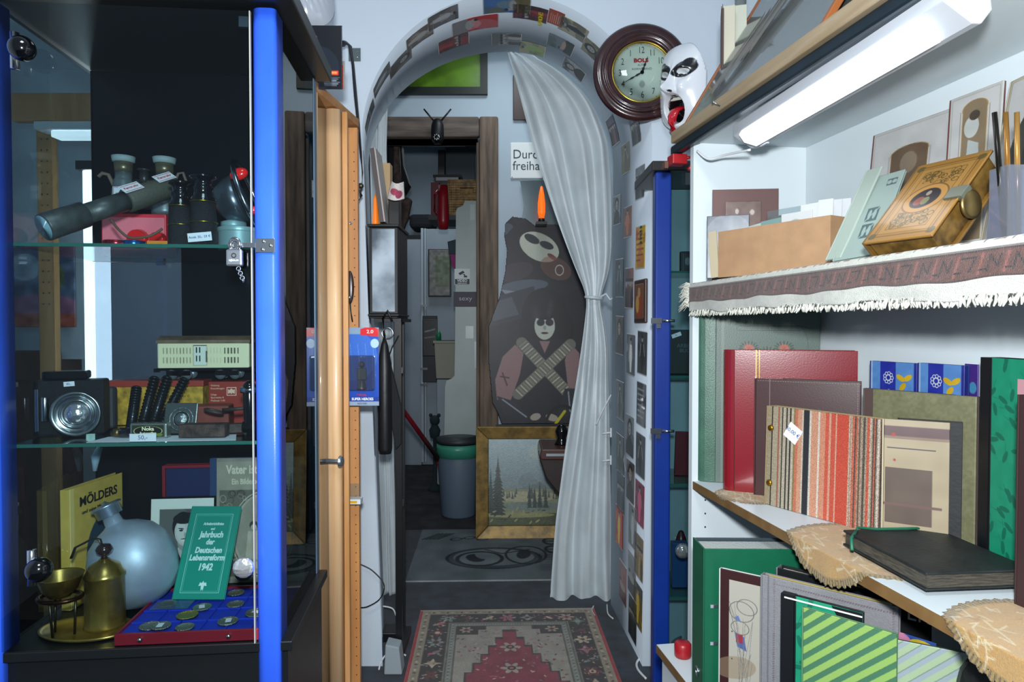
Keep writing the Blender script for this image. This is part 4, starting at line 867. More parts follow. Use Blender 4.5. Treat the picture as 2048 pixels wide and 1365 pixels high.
coins = [(335, 1212, .017, 's', 'silver coin in a clear sleeve at the back left of the tray'), (375, 1238, .019, 'g', 'golden coin lying tilted near the middle of the blue tray'), (405, 1219, .017, 's', 'silver coin with a white sticker below the green booklet'), (472, 1190, .016, 's', 'silver coin at the back row right of the green booklet'), (471, 1213, .016, 's', 'silver coin in the second row right of the green booklet'), (456, 1247, .018, 's', 'silver coin with a pale centre in the front right row'), (513, 1230, .020, 's', 'large silver coin with white tag beside the blue post'), (300, 1257, .018, 's', 'leftmost silver coin in the front row of the tray'), (322, 1260, .017, 's', 'silver coin overlapping the leftmost one in the front row'), (370, 1259, .016, 's', 'silver coin below the golden coin at the tray front')]
for i, (px, py, r_, c, lb) in enumerate(coins):
    p = onz(px, py, tz); p.z = S0+.0195+(.003 if i in (8, 1) else 0); b = thing('coin', lb, 'coin', frame(p, i), 'coins in the blue tray')
    m = mat('old_silver_coin', '#8c8c80', .35, metal=.8, bump=2, bs=300) if c == 's' else mat('gold_coin', '#a89050', .35, metal=.9, bump=2, bs=300)
    MB().lathe([(0, 0), (r_, 0), (r_, .0022), (r_*.92, .0022), (r_*.9, .0017), (0, .0019)], 36).build('coin_disc', m, b)
    if i in (2, 5, 6, 8): MB().box(-.008, .008, -.004, .006, .0024, .0028).build('white_sticker', paperw, b)
b = VTH('coin_sleeve', 'clear plastic sleeve lying over the coin left of the booklet', 'plastic sleeve', 350, 1212, 0, 0); p = onz(345, 1218, tz); setm(b, frame((p.x, p.y, S0+.0235), yaw)); MB().box(-.035, .035, -.02, .02, 0, .0006).build('sleeve', glass_mat('clear_plastic', '#dfe8ea', .05, .1, .05), b)
# green booklet
bl = VP(344, 1182, .155); bl.z = S0+.0225; br = VP(447, 1197, .148); br.z = S0+.0215; tlp = VP(392, 1013, .245)
M, w_, h_ = basis(bl, br, tlp); gr = '#12806c'
cv = CV(w_, h_, 110, gr).rect(.012, .012, w_-.012, h_-.016, '#8cc4b4').rect(.0128, .0128, w_-.0128, h_-.0168, gr).rect(.015, .015, w_-.015, h_-.019, '#8cc4b4').rect(.0156, .0156, w_-.0156, h_-.0196, gr)
bk = book('booklet', 'green booklet dated 1942 leaning over the coin tray', 'booklet', M, w_, h_, .008, paint(.45), spine=mat('green_booklet_cover', gr, .5), cv=cv, c=.0008)
mt = mat('pale_green_print', '#c0dcd0', .6)
for s_, hh, z in (('Arbeitsrichtlinien', .0055, .80), ('und', .005, .745), ('Jahrbuch', .0125, .68), ('der', .011, .60), ('Deutschen', .0115, .51), ('Lebensreform', .0115, .43), ('1942', .0135, .33)): text(s_, hh, bk, mt, (w_*.52, -.0006, h_*z), bold=.05, sx=.78, shear=.12)
MB().prism([(-.002, -.010), (0, -.006), (.002, -.010), (.003, 0), (.008, -.001), (.006, .006), (.002, .005), (0, .009), (-.002, .005), (-.006, .006), (-.008, -.001), (-.003, 0)], -.0006, -.0001, 0, Matrix.Translation((w_*.54, 0, h_*.14))).build('printed_emblem', mt, bk)
G[:] = [1.05, 1.05]
# ================================================================= things seen through the cabinet side, left of it
pine = mat('varnished_pine', '#c89a68', .45, color2='#b07c48', vs=5, stretch=(6, 6, .5), bump=.15, bs=60, coat=.15)
pinel = mat('pale_pine_moulding', '#d8b48c', .4, color2='#c49a6c', vs=5, stretch=(8, 8, .4), coat=.15)
st = thing('pine_shelf_frame', 'pine shelf frame with rows of peg holes, seen through the left cabinet side', 'shelf', (0, 0, 0))
a, b = at(20, 185, 2.0), at(200, 242, 2.0); MB().box(a.x, b.x, 2.0, 2.03, b.z, a.z).build('top_rail', pine, st, bevel=.005)
a, b = at(72, 244, 2.0), at(112, 760, 2.0); MB().box(a.x, b.x, 2.0, 2.025, .0, a.z-.006).build('upright', pine, st, bevel=.002)
mb = MB()
for k in range(16):
    for x in (a.x+.015, b.x-.015): mb.cyl((x, 1.9995, a.z-.05-k*.032), (x, 1.9985, a.z-.05-k*.032), .0022, n=8)
o = mb.build('peg_holes', mat('dark_hole', '#3a2818', .9), st); o['kind'] = 'stuff'
a, b = at(78, 180, 2.02), at(196, 184, 2.02); MB().box(a.x, b.x, 2.035, 2.2, a.z-.05, a.z+.002).build('rounded_top', pinel, st, bevel=.02)
lf = thing('tube_lamp_fixture', 'white fluorescent lamp fixture seen through the left side of the display cabinet', 'lamp', (0, 0, 0))
a, b = at(76, 246, 1.95), at(200, 277, 1.95); MB().box(a.x, b.x, 1.93, 1.985, b.z+.02, a.z).build('lamp_housing', mat('white_enamel_housing', '#d8dce0', .4), lf, bevel=.004)
MB().box(a.x+.045, b.x, 1.935, 1.98, b.z, b.z+.0195).build('light_diffuser', mat('lit_tube_diffuser', '#f4f8ff', .4, emit=2.2), lf, bevel=.004)
lt = thing('added_strip_tube', 'tall bright white vertical tube lamp behind the smoked glass of the cabinet', 'lamp', at(200, 905, 1.95))  # glowing tube added to make the bright strip in the cabinet glass
a, b = at(170, 345, 1.95), at(222, 880, 1.95); o0 = lt.matrix_basis.translation; MB().cyl((0, 0, b.z-o0.z), (0, 0, a.z-o0.z), .033).build('strip_tube', mat('glowing_tube', '#f8fbff', .4, emit=5), lt)
MB().cyl((0, 0, -o0.z+.001), (0, 0, .02-o0.z), .11).cyl((0, 0, .02-o0.z), (0, 0, b.z-o0.z-.001), .012).build('tube_base', alu, lt)
MB().box(-.036, .036, -.036, .036, a.z-o0.z+.001, a.z-o0.z+.025).build('tube_cap', mat('dark_grey_plastic', '#2c3034', .5), lt)
# odds and ends on that shelf
b = thing('wooden_box', 'brown wooden box on the pine frame, left edge of the picture', 'box', at(88, 800, 2.1)); MB().box(-.12, .07, -.05, .08, -.9, .15).build('box_body', mat('brown_box_wood', '#5a3a28', .6, var=.2), b, bevel=.004)
b = thing('colourful_picture', 'bluish and pink picture standing behind the left blue post', 'picture', at(98, 655, 2.05)); sheet('picture', CV(.2, .24, 40, '#4a5a78').ell(.05, .18, .05, .04, '#8c9cb0').ell(.13, .15, .04, .05, '#5c6c4c').ell(.1, .06, .12, .04, '#8c5c78').rect(0, 0, .2, .04, '#a0503c').noise(.12, .02).noise(.05), .2, .24, cm, b, .004, 0, -.12, 0)
b = thing('white_card', 'pale card behind the tube lamp at the left of the cabinet', 'card', at(135, 640, 2.08)); MB().box(-.045, .05, 0, .004, -.12, .26).build('card', mat('pale_card', '#98a2ac', .7), b)
for nm, px, py, r, c, lb in (('red_ball', 80, 1265, .022, '#b02018', 'small red ball low behind the left blue post'), ('white_ball', 120, 1245, .03, '#a8b0b4', 'pale crumpled ball behind the brass device')):
    p = at(px, py, 1.75); b = thing(nm, lb, 'ball', p); MB().ball((0, 0, 0), r, 14).build('ball', mat(nm, c, .6, bump=.5, bs=60), b); 
tb = thing('low_side_shelf', 'dark low shelf left of the display cabinet holding small balls', 'shelf', (0, 0, 0)); q = at(110, 1290, 1.75); MB().box(q.x-.2, q.x+.12, 1.66, 1.9, q.z-.03, q.z-.0).box(q.x-.2, q.x-.18, 1.66, 1.9, 0, q.z-.03).box(q.x+.1, q.x+.12, 1.66, 1.9, 0, q.z-.03).build('shelf_body', blackp, tb)

# ================================================================= pine cabinet with glass door between the display cabinet and the arch
PA = at(630, 700, 1.70); PB = at(676, 700, 1.86)
pc = thing('pine_cabinet', 'tall pine cabinet with rounded door stile and glass, left of the arch', 'cabinet', (0, 0, 0))
ZT = at(660, 205, 1.8).z
MB().box(-.80, -.512, 2.02, 2.26, 0, .02).box(-.80, -.512, 2.245, 2.26, .02, ZT-.08).box(-.80, -.785, 2.02, 2.245, .02, ZT-.08).build('cabinet_body', pine, pc)
for z in (.45, .85, 1.25): MB().box(-.784, -.515, 2.03, 2.24, z, z+.018).build('shelf', pine, pc)
p_ = MB(); x0, x1 = at(698, 700, 2.0).x, at(717, 700, 2.0).x
side = MB().box(x0-.003, x1, 2.0, 2.018, 0, at(700, 255, 2.0).z).box(x1-.026, x1-.01, 2.0185, 2.04, .021, ZT-.1).build('side_panel', mat('orange_pine_board', '#c08850', .45, color2='#a87040', vs=5, stretch=(6, 6, .5), coat=.2), pc, bevel=.002)
mb = MB()
for k in range(58): z = .06+k*.028; mb.cyl((x1-.010, 1.9998, z), (x1-.010, 1.9988, z), .0016, n=8)
o = mb.build('peg_hole', mat('dark_hole', '#3a2818', .9), side); o['kind'] = 'stuff'
MB().cyl((x0+.008, 1.999, at(700, 447, 2).z), (x0+.008, 1.995, at(700, 447, 2).z), .004, n=12).build('cam_lock', chrome, side)
yaw = math.atan2(PB.y-PA.y, PB.x-PA.x); dl = math.hypot(PB.x-PA.x, PB.y-PA.y)
dr2 = MB(); DM = frame((PA.x, PA.y, 0), yaw)
dz0, dz1 = .08, ZT-.005
e0 = MB().box(-.012, .010, -.008, .008, dz0, dz1, 0, DM).build('door_stile', pinel, pc, bevel=.002)
# moulded stile : rounded front
def stile(x0, x1, y0, y1, r):
    P = [(x0+r*(1-math.cos(a))*0+((x1-x0)/2)*(1-math.cos(a)), y0-r*math.sin(a)) for a in [PI*i/12 for i in range(13)]]+[(x1, y1), (x0, y1)]
    n = len(P); return MB().add([(x, y, dz0) for x, y in P]+[(x, y, dz1) for x, y in P], [tuple(range(n)), tuple(range(2*n-1, n-1, -1))]+[((i, (i+1) % n, (i+1) % n+n, i+n)) for i in range(n)], 0, False)
SM = frame((PB.x, PB.y, 0), .15)
def st_at(px0, px1, Y): return at(px0, 700, Y).x, at(px1, 700, Y).x
xa, xb = st_at(653, 682, 1.84); xc, xd = st_at(682, 697, 1.86)
s1 = stile(xa, xb, 1.845, 1.87, .012).build('door_stile', pinel, pc); 
for pl in s1.data.polygons: pl.use_smooth = len(pl.vertices) == 4 and abs(pl.normal.z) < .1
MB().box(xb+.0005, xd, 1.858, 1.872, dz0, dz1).build('stile_moulding', pine, pc, bevel=.003)
gd = MB().add([(PA.x+.003, PA.y+.012, dz0), (xa-.001, 1.855, dz0), (xa-.001, 1.855, dz1), (PA.x+.003, PA.y+.012, dz1)], [(0, 1, 2, 3)]).build('door_glass', glass_mat('pine_door_glass', '#a8a498', .15), pc); gd.modifiers.new('s', 'SOLIDIFY').thickness = .003
kz = at(668, 917, 1.85).z; kb = MB(); kx0 = at(648, 917, 1.83).x; kx1 = at(690, 917, 1.83).x
kb.cyl((kx0+.006, 1.812, kz), (kx1-.008, 1.805, kz), .0065).cyl((kx0, 1.813, kz), (kx0+.006, 1.812, kz), .011).cyl((kx1-.008, 1.805, kz), (kx1, 1.804, kz), .0165, .013).build('door_knob', mat('satin_steel_knob', '#9ca4ac', .3, metal=.9), pc, bevel=.001)
a, b_ = at(630, 176, 1.70), at(690, 232, 1.98)
MB().add([(PA.x-.25, 1.70, ZT+.0), (PA.x+.004, 1.70, ZT), (x1+.0, 2.02, ZT), (-.515, 2.25, ZT), (-.80, 2.25, ZT), (PA.x-.25, 1.70, ZT+.022), (PA.x+.004, 1.70, ZT+.022), (x1, 2.02, ZT+.022), (-.515, 2.25, ZT+.022), (-.80, 2.25, ZT+.022)], [(0, 1, 2, 3, 4), (9, 8, 7, 6, 5), (0, 5, 6, 1), (1, 6, 7, 2), (2, 7, 8, 3), (3, 8, 9, 4), (4, 9, 5, 0)]).build('cabinet_top', mat('shaded_pine_top', '#b08050', .5, color2='#9c6c40', vs=5, stretch=(.6, 6, 6)), pc)
# small label box hooked on the side panel
q = at(713, 1003, 1.97); b = thing('tag_box', 'small clear box with white and yellow price tag on the pine side panel', 'box', q)
MB().box(-.024, .016, -.02, .012, -.004, .010).build('white_tag', mat('white_plastic', '#d4dade', .4), b); MB().box(-.016, .006, -.0206, -.0202, -.001, .006).build('yellow_label', mat('yellow_label', '#c89818', .5), b); MB().add([(-.024, -.02, .011), (.018, -.02, .011), (.005, .01, .05), (-.02, .01, .05)], [(0, 1, 2, 3)]).build('plastic_flap', glass_mat('clear_plastic', '#dfe8ea', .05, .1, .05), b)
# knife like brown thing on the panel
q = at(700, 575, 1.985); b = thing('leather_sheath', 'small dark brown leather sheath hanging on the pine side panel', 'sheath', q); MB().ball((0, 0, 0), .012, 12, 0, (1, .5, 4)).build('sheath', mat('dark_brown_leather', '#2c1a14', .3), b); MB().ball((0, -.004, -.03), .006, 8).build('metal_tip', chrome, b); MB().tube([(0, 0, -.045), (.002, 0, -.07), (.008, -.005, -.1)], .002).build('cord', blackp, b)
# ---- toy card packs
def blister(lbl, X, Y, w_, h_, cv, yaw=0):
    b = thing('toy_pack', lbl, 'toy pack', frame((X.x, X.y, X.z), yaw)); sheet('backing_card', cv, w_, h_, paint(.3, coat=.2), b, .0008); return b
cvb = CV(.158, .178, 90, '#0a0e16').ell(.10, .06, .05, .06, '#1a2634', 0, .6).noise(.015)
cvb.rect(.112, .040, .148, .052, '#d83818').rect(.115, .043, .145, .049, '#e88850')
for k in range(6): cvb.line([(.109+.002*k % 3*.5, .033-k*.0045), (.151-.004*(k % 3), .033-k*.0045)], .0016, '#98a0ac')
tp = blister('black blister pack with a red label hanging above the pine cabinet', at(558, 178, 1.72), 1.72, .158, .158, cvb, .02)
text('Action Store', .0085, tp, WHT, (.062, -.0008, .130), sx=1.1); text('NEW', .010, tp, WHT, (.040, -.0008, .088), sx=.8); MB().box(.036, .06, -.0008, -.0002, .098, .100).build('orange_bar', mat('orange_print', '#c85818', .5), tp)
MB().lathe([(.026, 0), (.024, .016), (.012, .022), (0, .023)], 28, 0, Matrix.Translation((.082, -.001, .062)) @ Matrix.Rotation(PI/2, 4, 'X') @ Matrix.Diagonal((1, 2.0, 1, 1))).build('blister', glass_mat('clear_blister', '#c8d4dc', .05, .03, .03), tp)
tp2 = blister('narrow red and grey toy pack edge behind the black blister pack', at(674, 178, 1.745), 1.745, .02, .07, CV(.02, .07, 20, '#7c7470').rect(.006, .0, .016, .06, '#a83020').noise(.08), .02)
cvn = CV(.128, .188, 100, '#1c48a8'); cvn.ell(.064, .12, .06, .06, '#4c80cc', 0, .5)
cvn.rect(0, .172, .128, .188, '#7c94ac').poly([(.084, .170), (.128, .166), (.128, .184), (.106, .192), (.084, .184)], '#c81c24').poly([(0, .17), (.03, .168), (.03, .186), (.014, .191), (0, .186)], '#c81c24')
for k in range(7): cvn.line([(.005+k*.018, .15), (.012+k*.018, .07)], .001, '#8cb0e0', .5)
cvn.ell(.118, .150, .010, .011, '#a8c8e8').ell(.012, .148, .009, .009, '#a8c8e8').rect(0, 0, .128, .010, '#8c9cb0').rect(.0, .010, .128, .022, '#183c90').noise(.03)
q = at(652, 812, 1.95); tn = blister('blue blister pack with red 2.0 corner hanging at the pine cabinet', q, 1.95, .152, .224, cvn, .0)
text('2.0', .010, tn, WHT, (.127, -.0008, .212), sx=1.2); text('MARVEL', .006, tn, redink, (.103, -.0008, .031), sx=.9, bold=.03); text('SUPER HEROES', .0075, tn, WHT, (.105, -.0008, .019), bold=.03, sx=.9); text('NICK FURY', .005, tn, BLK, (.104, -.0008, .006), sx=.8)
MB().box(.068, .143, -.022, -.001, .045, .145).build('blister', glass_mat('clear_blister', '#c8d4dc', .05, .03, .03), tn, bevel=.006)
fg = MB().cyl((.105, -.010, .048), (.105, -.010, .075), .014, .007).box(.092, .118, -.016, -.006, .075, .108).ball((.105, -.010, .119), .009, 10); fg.build('dark_plug_in_piece', mat('dark_grey_plastic', '#2c3034', .5), tn, bevel=.002)
# ---- hanging leather strap with hooks, metal plate on the wall
sp = thing('leather_strap', 'long black leather strap with a clip hanging from a hook left of the arch', 'strap', (0, 0, 0))
pts = [at(*q) for q in ((684, 92, 2.15), (690, 84, 2.13), (700, 92, 2.12), (706, 130, 2.12), (711, 190, 2.13), (717, 250, 2.14), (722, 310, 2.15), (725, 345, 2.15), (724, 370, 2.15), (720, 395, 2.15))]
MB().tube(pts, [.009, .011, .011, .009, .007, .006, .006, .006, .004, .004], 8, 0, .35).build('strap', mat('black_strap_leather', '#181c20', .5), sp)
MB().tube([at(722, 368, 2.145), at(716, 378, 2.14), at(724, 392, 2.14), at(717, 402, 2.14)], .003).ball(at(722, 372, 2.14), .009, 8).build('clip', mat('old_clip_metal', '#5a5448', .35, metal=.9), sp)
a, b_ = at(697, 96, 2.275), at(721, 122, 2.275); b = thing('metal_plate', 'small grey metal plate screwed on the wall behind the hanging strap', 'plate', (a.x, 2.279, b_.z)); MB().box(0, b_.x-a.x, -.003, -.0005, 0, a.z-b_.z).build('plate', mat('zinc_plate', '#5c6668', .45, metal=.6), b)
for x, z in ((.01, .03), (.03, .03), (.03, .012)): MB().cyl((x, -.0045, z), (x, -.003, z), .0018, n=8).build('screw', chrome, b)
# ---- black framed box on black stand in front of the left jamb
bs = thing('black_stand', 'black metal frame stand with thin poles in front of the left curtain', 'stand', (0, 0, 0)); blk = mat('black_painted_steel', '#0d1013', .4)
YS = 2.30
zt = at(770, 637, YS).z
mb = MB(); 
xs = [at(750, 900, YS).x, at(797, 900, YS).x]
MB().box(xs[1]-.010, xs[1]+.012, YS-.01, YS+.01, 0.002, zt-.004).build('pole', blk, bs); MB().box(xs[1]-.022, xs[1]-.012, YS+.2, YS+.22, 0.002, zt-.004).build('pole', blk, bs)
MB().box(xs[0], xs[1]+.012, YS-.012, YS+.22, zt-.012, zt-.001).build('top_plate', blk, bs); MB().box(xs[1]-.02, xs[1]+.012, YS+.0105, YS+.199, .02, .04).build('foot_bar', blk, bs)
for z in (1.0, .55): MB().box(xs[1]+.0125, xs[1]+.016, YS-.006, YS+.006, z-.01, z+.01).build('clamp_ring', chrome, bs)
bb = thing('light_box', 'black framed box with frosty grey front standing on the black stand', 'box', (0, 0, 0))
a, b_ = at(737, 448, YS-.03), at(795, 636, YS-.03)
MB().box(a.x, b_.x, YS-.025, YS+.20, zt+.0, zt+.006).box(a.x-.004, b_.x+.004, YS-.03, YS+.20, zt+.0065, zt+.014).box(a.x, b_.x, YS-.02, YS+.19, zt+.0145, a.z-.01).box(a.x-.004, b_.x+.005, YS-.03, YS+.20, a.z-.0095, a.z).build('black_case', blk, bb, bevel=.002)
MB().box(a.x+.010, b_.x-.010, YS-.0225, YS-.0203, zt+.022, a.z-.016).build('frosted_front', mat('dusty_grey_panel', '#aab8c4', .5, color2='#46525e', vs=7, bump=.1), bb)
z0 = a.z+.001
b = thing('leaning_picture', 'narrow picture panel in a dark frame leaning on the light box', 'picture', frame(at(765, 448, 2.30), .0, 0, -.13)); MB().box(-.008, .006, -.002, .11, 0.006, .255).build('panel', mat('dark_brown_panel', '#4c4240', .5), b); MB().box(.0062, .0105, -.002, .11, 0.006, .255).build('pale_edge', mat('pale_frame_edge', '#a8a09c', .5), b)
b = thing('beige_box', 'beige cardboard box on top of the light box behind the panel', 'box', (at(752, 300, 2.44).x, 2.44, z0)); MB().box(0, .05, 0, .05, .0, .24).build('box_body', mat('beige_card', '#a88c68', .7), b, bevel=.001)
b = thing('orange_vase', 'small glowing orange glass between the panel and the left jamb', 'lamp', (at(750, 447, 2.36).x, 2.37, z0)); MB().lathe([(0, 0), (.009, 0), (.011, .02), (.009, .05), (.006, .10), (0, .12)], 20).build('glass', mat('glowing_orange_glass', '#e07010', .4, emit=.35), b)
b = thing('black_speaker', 'small black speaker standing on the light box right of the panel', 'speaker', (at(785, 447, 2.34).x, 2.36, z0)); MB().box(-.018, .02, 0, .05, .0, .115).build('speaker_body', blk, b, bevel=.003)
b = thing('patterned_cloth', 'white and pink patterned cloth hanging over the black speaker', 'cloth', (at(786, 378, 2.3).x, 2.32, at(786, 378, 2.3).z)); pgrid('cloth', CV(.05, .06, 24, '#c8c0bc').ell(.02, .03, .014, .012, '#a04058').ell(.035, .02, .01, .014, '#8c3850').noise(.1), lambda u, v: ((u-.4)*.06*(1-.3*v)+.01*v, -.02+.02*(u-.5)**2*4-.01*v, (v-.5)*.055-.012*np.sin(u*3)), paint(.9), b, .002, smooth=True)
# ---- hanging bag and umbrella on the stand
um = thing('folded_umbrella', 'folded black umbrella hanging from the stand at the left jamb', 'umbrella', at(770, 910, 2.24))
MB().lathe([(0, 0), (.020, .004), (.024, .02), (.023, .30), (.012, .36), (0, .40)], 20).build('canopy', mat('black_nylon', '#0e1013', .45, bump=.5, bs=30), um); MB().tube([(0, 0, .39), (-.005, 0, .45), (.010, 0, .475), (.025, 0, .44)], .004).build('hook_handle', blk, um); MB().torus(.018, .003, 24, 8, 0, Matrix.Translation((.01, 0, .40)) @ Matrix.Rotation(PI/2, 4, 'X')).build('chrome_ring', chrome, um)
bg = thing('black_bag', 'black cloth bag hanging from the stand beside the umbrella', 'bag', at(792, 900, 2.265)); MB().prism([(0, .0), (.018, .02), (.02, .14), (-.02, .30), (-.034, .30), (-.02, .12)], -.01, .012).build('bag_body', mat('black_cloth', '#111418', .85), bg, bevel=.004); MB().tube([(-.026, 0, .30), (-.012, 0, .34), (.010, 0, .38)], .006, 8, 0, .4).build('bag_strap', mat('black_cloth', '#111418', .85), bg)
b = thing('power_adapter', 'black power box lying on the floor below the left curtain', 'adapter', (at(785, 1262, 2.45).x, 2.45, .001)); MB().box(-.04, .03, 0, .08, 0, .035).build('adapter', blk, b, bevel=.004)
b = thing('floor_papers', 'pale folded paper bag lying at the left foot of the arch', 'paper bag', (at(786, 1345, 2.22).x, 2.23, .001)); MB().prism([(-.03, 0), (.03, 0), (.02, .09), (-.025, .10)], -.01, .05).build('paper_bag', mat('pale_grey_paper', '#8c969c', .8), b, bevel=.004)
G[:] = [1., 1.]
# ================================================================= back room, seen through the arch
def bx(name, label, cat, px0, py0, px1, py1, Y, dep, m, part='body', group=None, bevel=.004, tozero=False):
    a, b = at(px0, py0, Y), at(px1, py1, Y); z0 = .001 if tozero else b.z
    t = thing(name, label, cat, (a.x, Y, z0), group); MB().box(0, b.x-a.x, 0, dep, 0, a.z-z0).build(part, m, t, bevel=bevel); return t, b.x-a.x, a.z-z0
# printed sign on the wall
wsg = mat('bright_sign_white', '#eef4f2', .5)
t, w_, h_ = bx('wall_sign', 'white wall sign with grey lettering partly hidden by the curtain', 'sign', 1021, 285, 1085, 357, IY-.012, .008, wsg, 'sign_plate')
sg = mat('sign_grey_print', '#3c4850', .6); text('Durchgang\nfreihalten', .052, t, sg, (.012, -.001, h_*.5), align='LEFT', sx=.95)
for x in (.006,): MB().cyl((x+.003, -.002, .006), (x+.003, 0, .006), .003, n=8).build('screw', steel, t)
t, w_, h_ = bx('picture', 'dark brown picture behind the curtain edge above the white sign', 'picture', 1026, 150, 1060, 240, IY-.02, .015, mat('dark_red_brown_frame', '#3a2420', .4))
# curved mirror and orange lamp
P = [at(*q, IY-.03) for q in ((1040, 362), (1120, 360), (1120, 470), (1030, 480), (1043, 440), (1048, 410), (1044, 380))]
t = thing('wavy_mirror', 'grey wavy edged mirror on the wall below the white sign', 'mirror', (0, 0, 0)); MB().prism([(p.x, p.z) for p in P], IY-.03, IY-.02).build('mirror_glass', mat('grey_mirror', '#5c686c', .25, metal=.6), t)
q = at(1083, 437, 3.72); t = thing('orange_lamp', 'slim glowing orange lamp glass behind the curtain edge', 'lamp', q); MB().lathe([(0, 0), (.014, 0), (.02, .03), (.02, .08), (.014, .13), (.006, .17), (0, .175)], 24).build('lamp_glass', mat('glowing_orange_lamp', '#ff5a10', .4, emit=1.1), t)
MB().lathe([(0, -.02), (.02, -.02), (.016, -.001), (0, -.001)], 20).box(-.03, .03, -.03, .178, -.035, -.0205).build('lamp_bracket', blk, t)
# security camera on the door lintel
q = at(875, 262, IY-.10); t = thing('security_camera', 'small black security camera with two antennae on the door lintel', 'camera', q)
MB().lathe([(0, -.075), (.022, -.072), (.034, -.05), (.036, -.01), (.034, .03), (.026, .055), (.014, .065), (0, .066)], 28).build('camera_body', mat('matt_black_plastic', '#0c0d10', .5), t)
MB().ball((0, -.012, -.045), .030, 14).build('camera_eye', gloss, t)
mb = MB()
for k in range(8): a = k*PI/4; mb.ball((.014*math.cos(a), -.0405, -.045+.014*math.sin(a)), .0028, 6)
o = mb.build('led_ring', WHT, t)
for s_ in (-1, 1): MB().cyl((s_*.016, 0, .05), (s_*.075, 0, .12), .005, .004, 10).build('antenna', blk, t)
MB().box(-.015, .015, .03, .049, -.02, .03).build('bracket', blk, t)
# oil painting leaning by the door
a, b_ = at(953, 843, 3.74), at(1150, 1066, 3.66); w_ = b_.x-a.x; h_ = .60
t = thing('framed_painting', 'framed landscape painting of firs and mountains leaning on the back wall', 'painting', frame((a.x, 3.64, .003), .02) @ Matrix.Rotation(-.13, 4, 'X'))
gf = mat('gilded_ochre_frame', '#8c7038', .45, metal=.25, var=.25, vs=20, bump=.3, bs=120); fw = .068
def fbar(P): 
    return MB().add([(P[0][0], 0, P[0][1]), (P[1][0], 0, P[1][1]), (P[2][0], .018, P[2][1]), (P[3][0], .018, P[3][1])]+[(p[0], .03, p[1]) for p in P], [(0, 1, 2, 3), (7, 6, 5, 4), (0, 4, 5, 1), (1, 5, 6, 2), (2, 6, 7, 3), (3, 7, 4, 0)])
o_ = [(0, 0), (w_, 0), (w_, h_), (0, h_)]; i_ = [(fw, fw), (w_-fw, fw), (w_-fw, h_-fw), (fw, h_-fw)]
for k in range(4): fbar([o_[k], o_[(k+1) % 4], i_[(k+1) % 4], i_[k]]).build('frame_bar', gf, t, bevel=.004)
def p_land():
    W, H = w_-2*fw, h_-2*fw; cv = CV(W, H, 150, '#7c9498')
    cv.mapf(lambda X, Y, c: c*(.75+.35*(Y/H))[..., None]).ell(W*.8, H*.85, .1, .05, '#a8b0a0', 0, .5)
    r = random.Random(9)
    for x0, y0, s, c in ((.55, .62, .22, '#6a7c80'), (.3, .58, .2, '#748688'), (.85, .6, .2, '#66787c'), (.7, .5, .3, '#5c6e6c')): cv.poly([(W*(x0-s), H*.42), (W*(x0-s*.4), H*(y0-.04)), (W*x0, H*y0), (W*(x0+s*.3), H*(y0-.06)), (W*(x0+s), H*.42)], c, .8)
    cv.rect(0, 0, W, H*.42, '#7c8468').ell(W*.45, H*.33, W*.5, H*.06, '#a09c7c').ell(W*.6, H*.22, W*.4, H*.05, '#6c7c74').rect(0, 0, W, H*.14, '#4c5438').ell(W*.4, H*.12, W*.5, H*.03, '#8c8c60')
    def fir(x, y, h, w2, c):
        for k in range(16): yy = y+h*k/16; ww = w2*(1-k/16)*(1+.2*r.uniform(-1, 1)); cv.poly([(x-ww, yy), (x, yy+h*.12), (x+ww, yy)], c)
    for k in range(22): fir(W*r.uniform(.2, .98), H*r.uniform(.30, .36), H*.08, W*.02, '#3c4c44')
    fir(W*.13, H*.12, H*.66, W*.13, '#26342c'); fir(W*.03, H*.14, H*.5, W*.08, '#2e3c34')
    for x, h in ((.56, .28), (.63, .24), (.70, .30), (.78, .26)): fir(W*x, H*.2, H*h, W*.045, '#2a3a34')
    for k in range(30): cv.ell(W*r.random(), H*r.uniform(.02, .2), .012, .004, r.choice(['#5c6440', '#34402c', '#9c9868']), r.random())
    return cv.noise(.025).noise(.03, .01)
W, H = w_-2*fw, h_-2*fw; sheet('canvas', p_land(), W, H, paint(.35, bump=.3, bs=200), t, .001, .020, fw, fw)
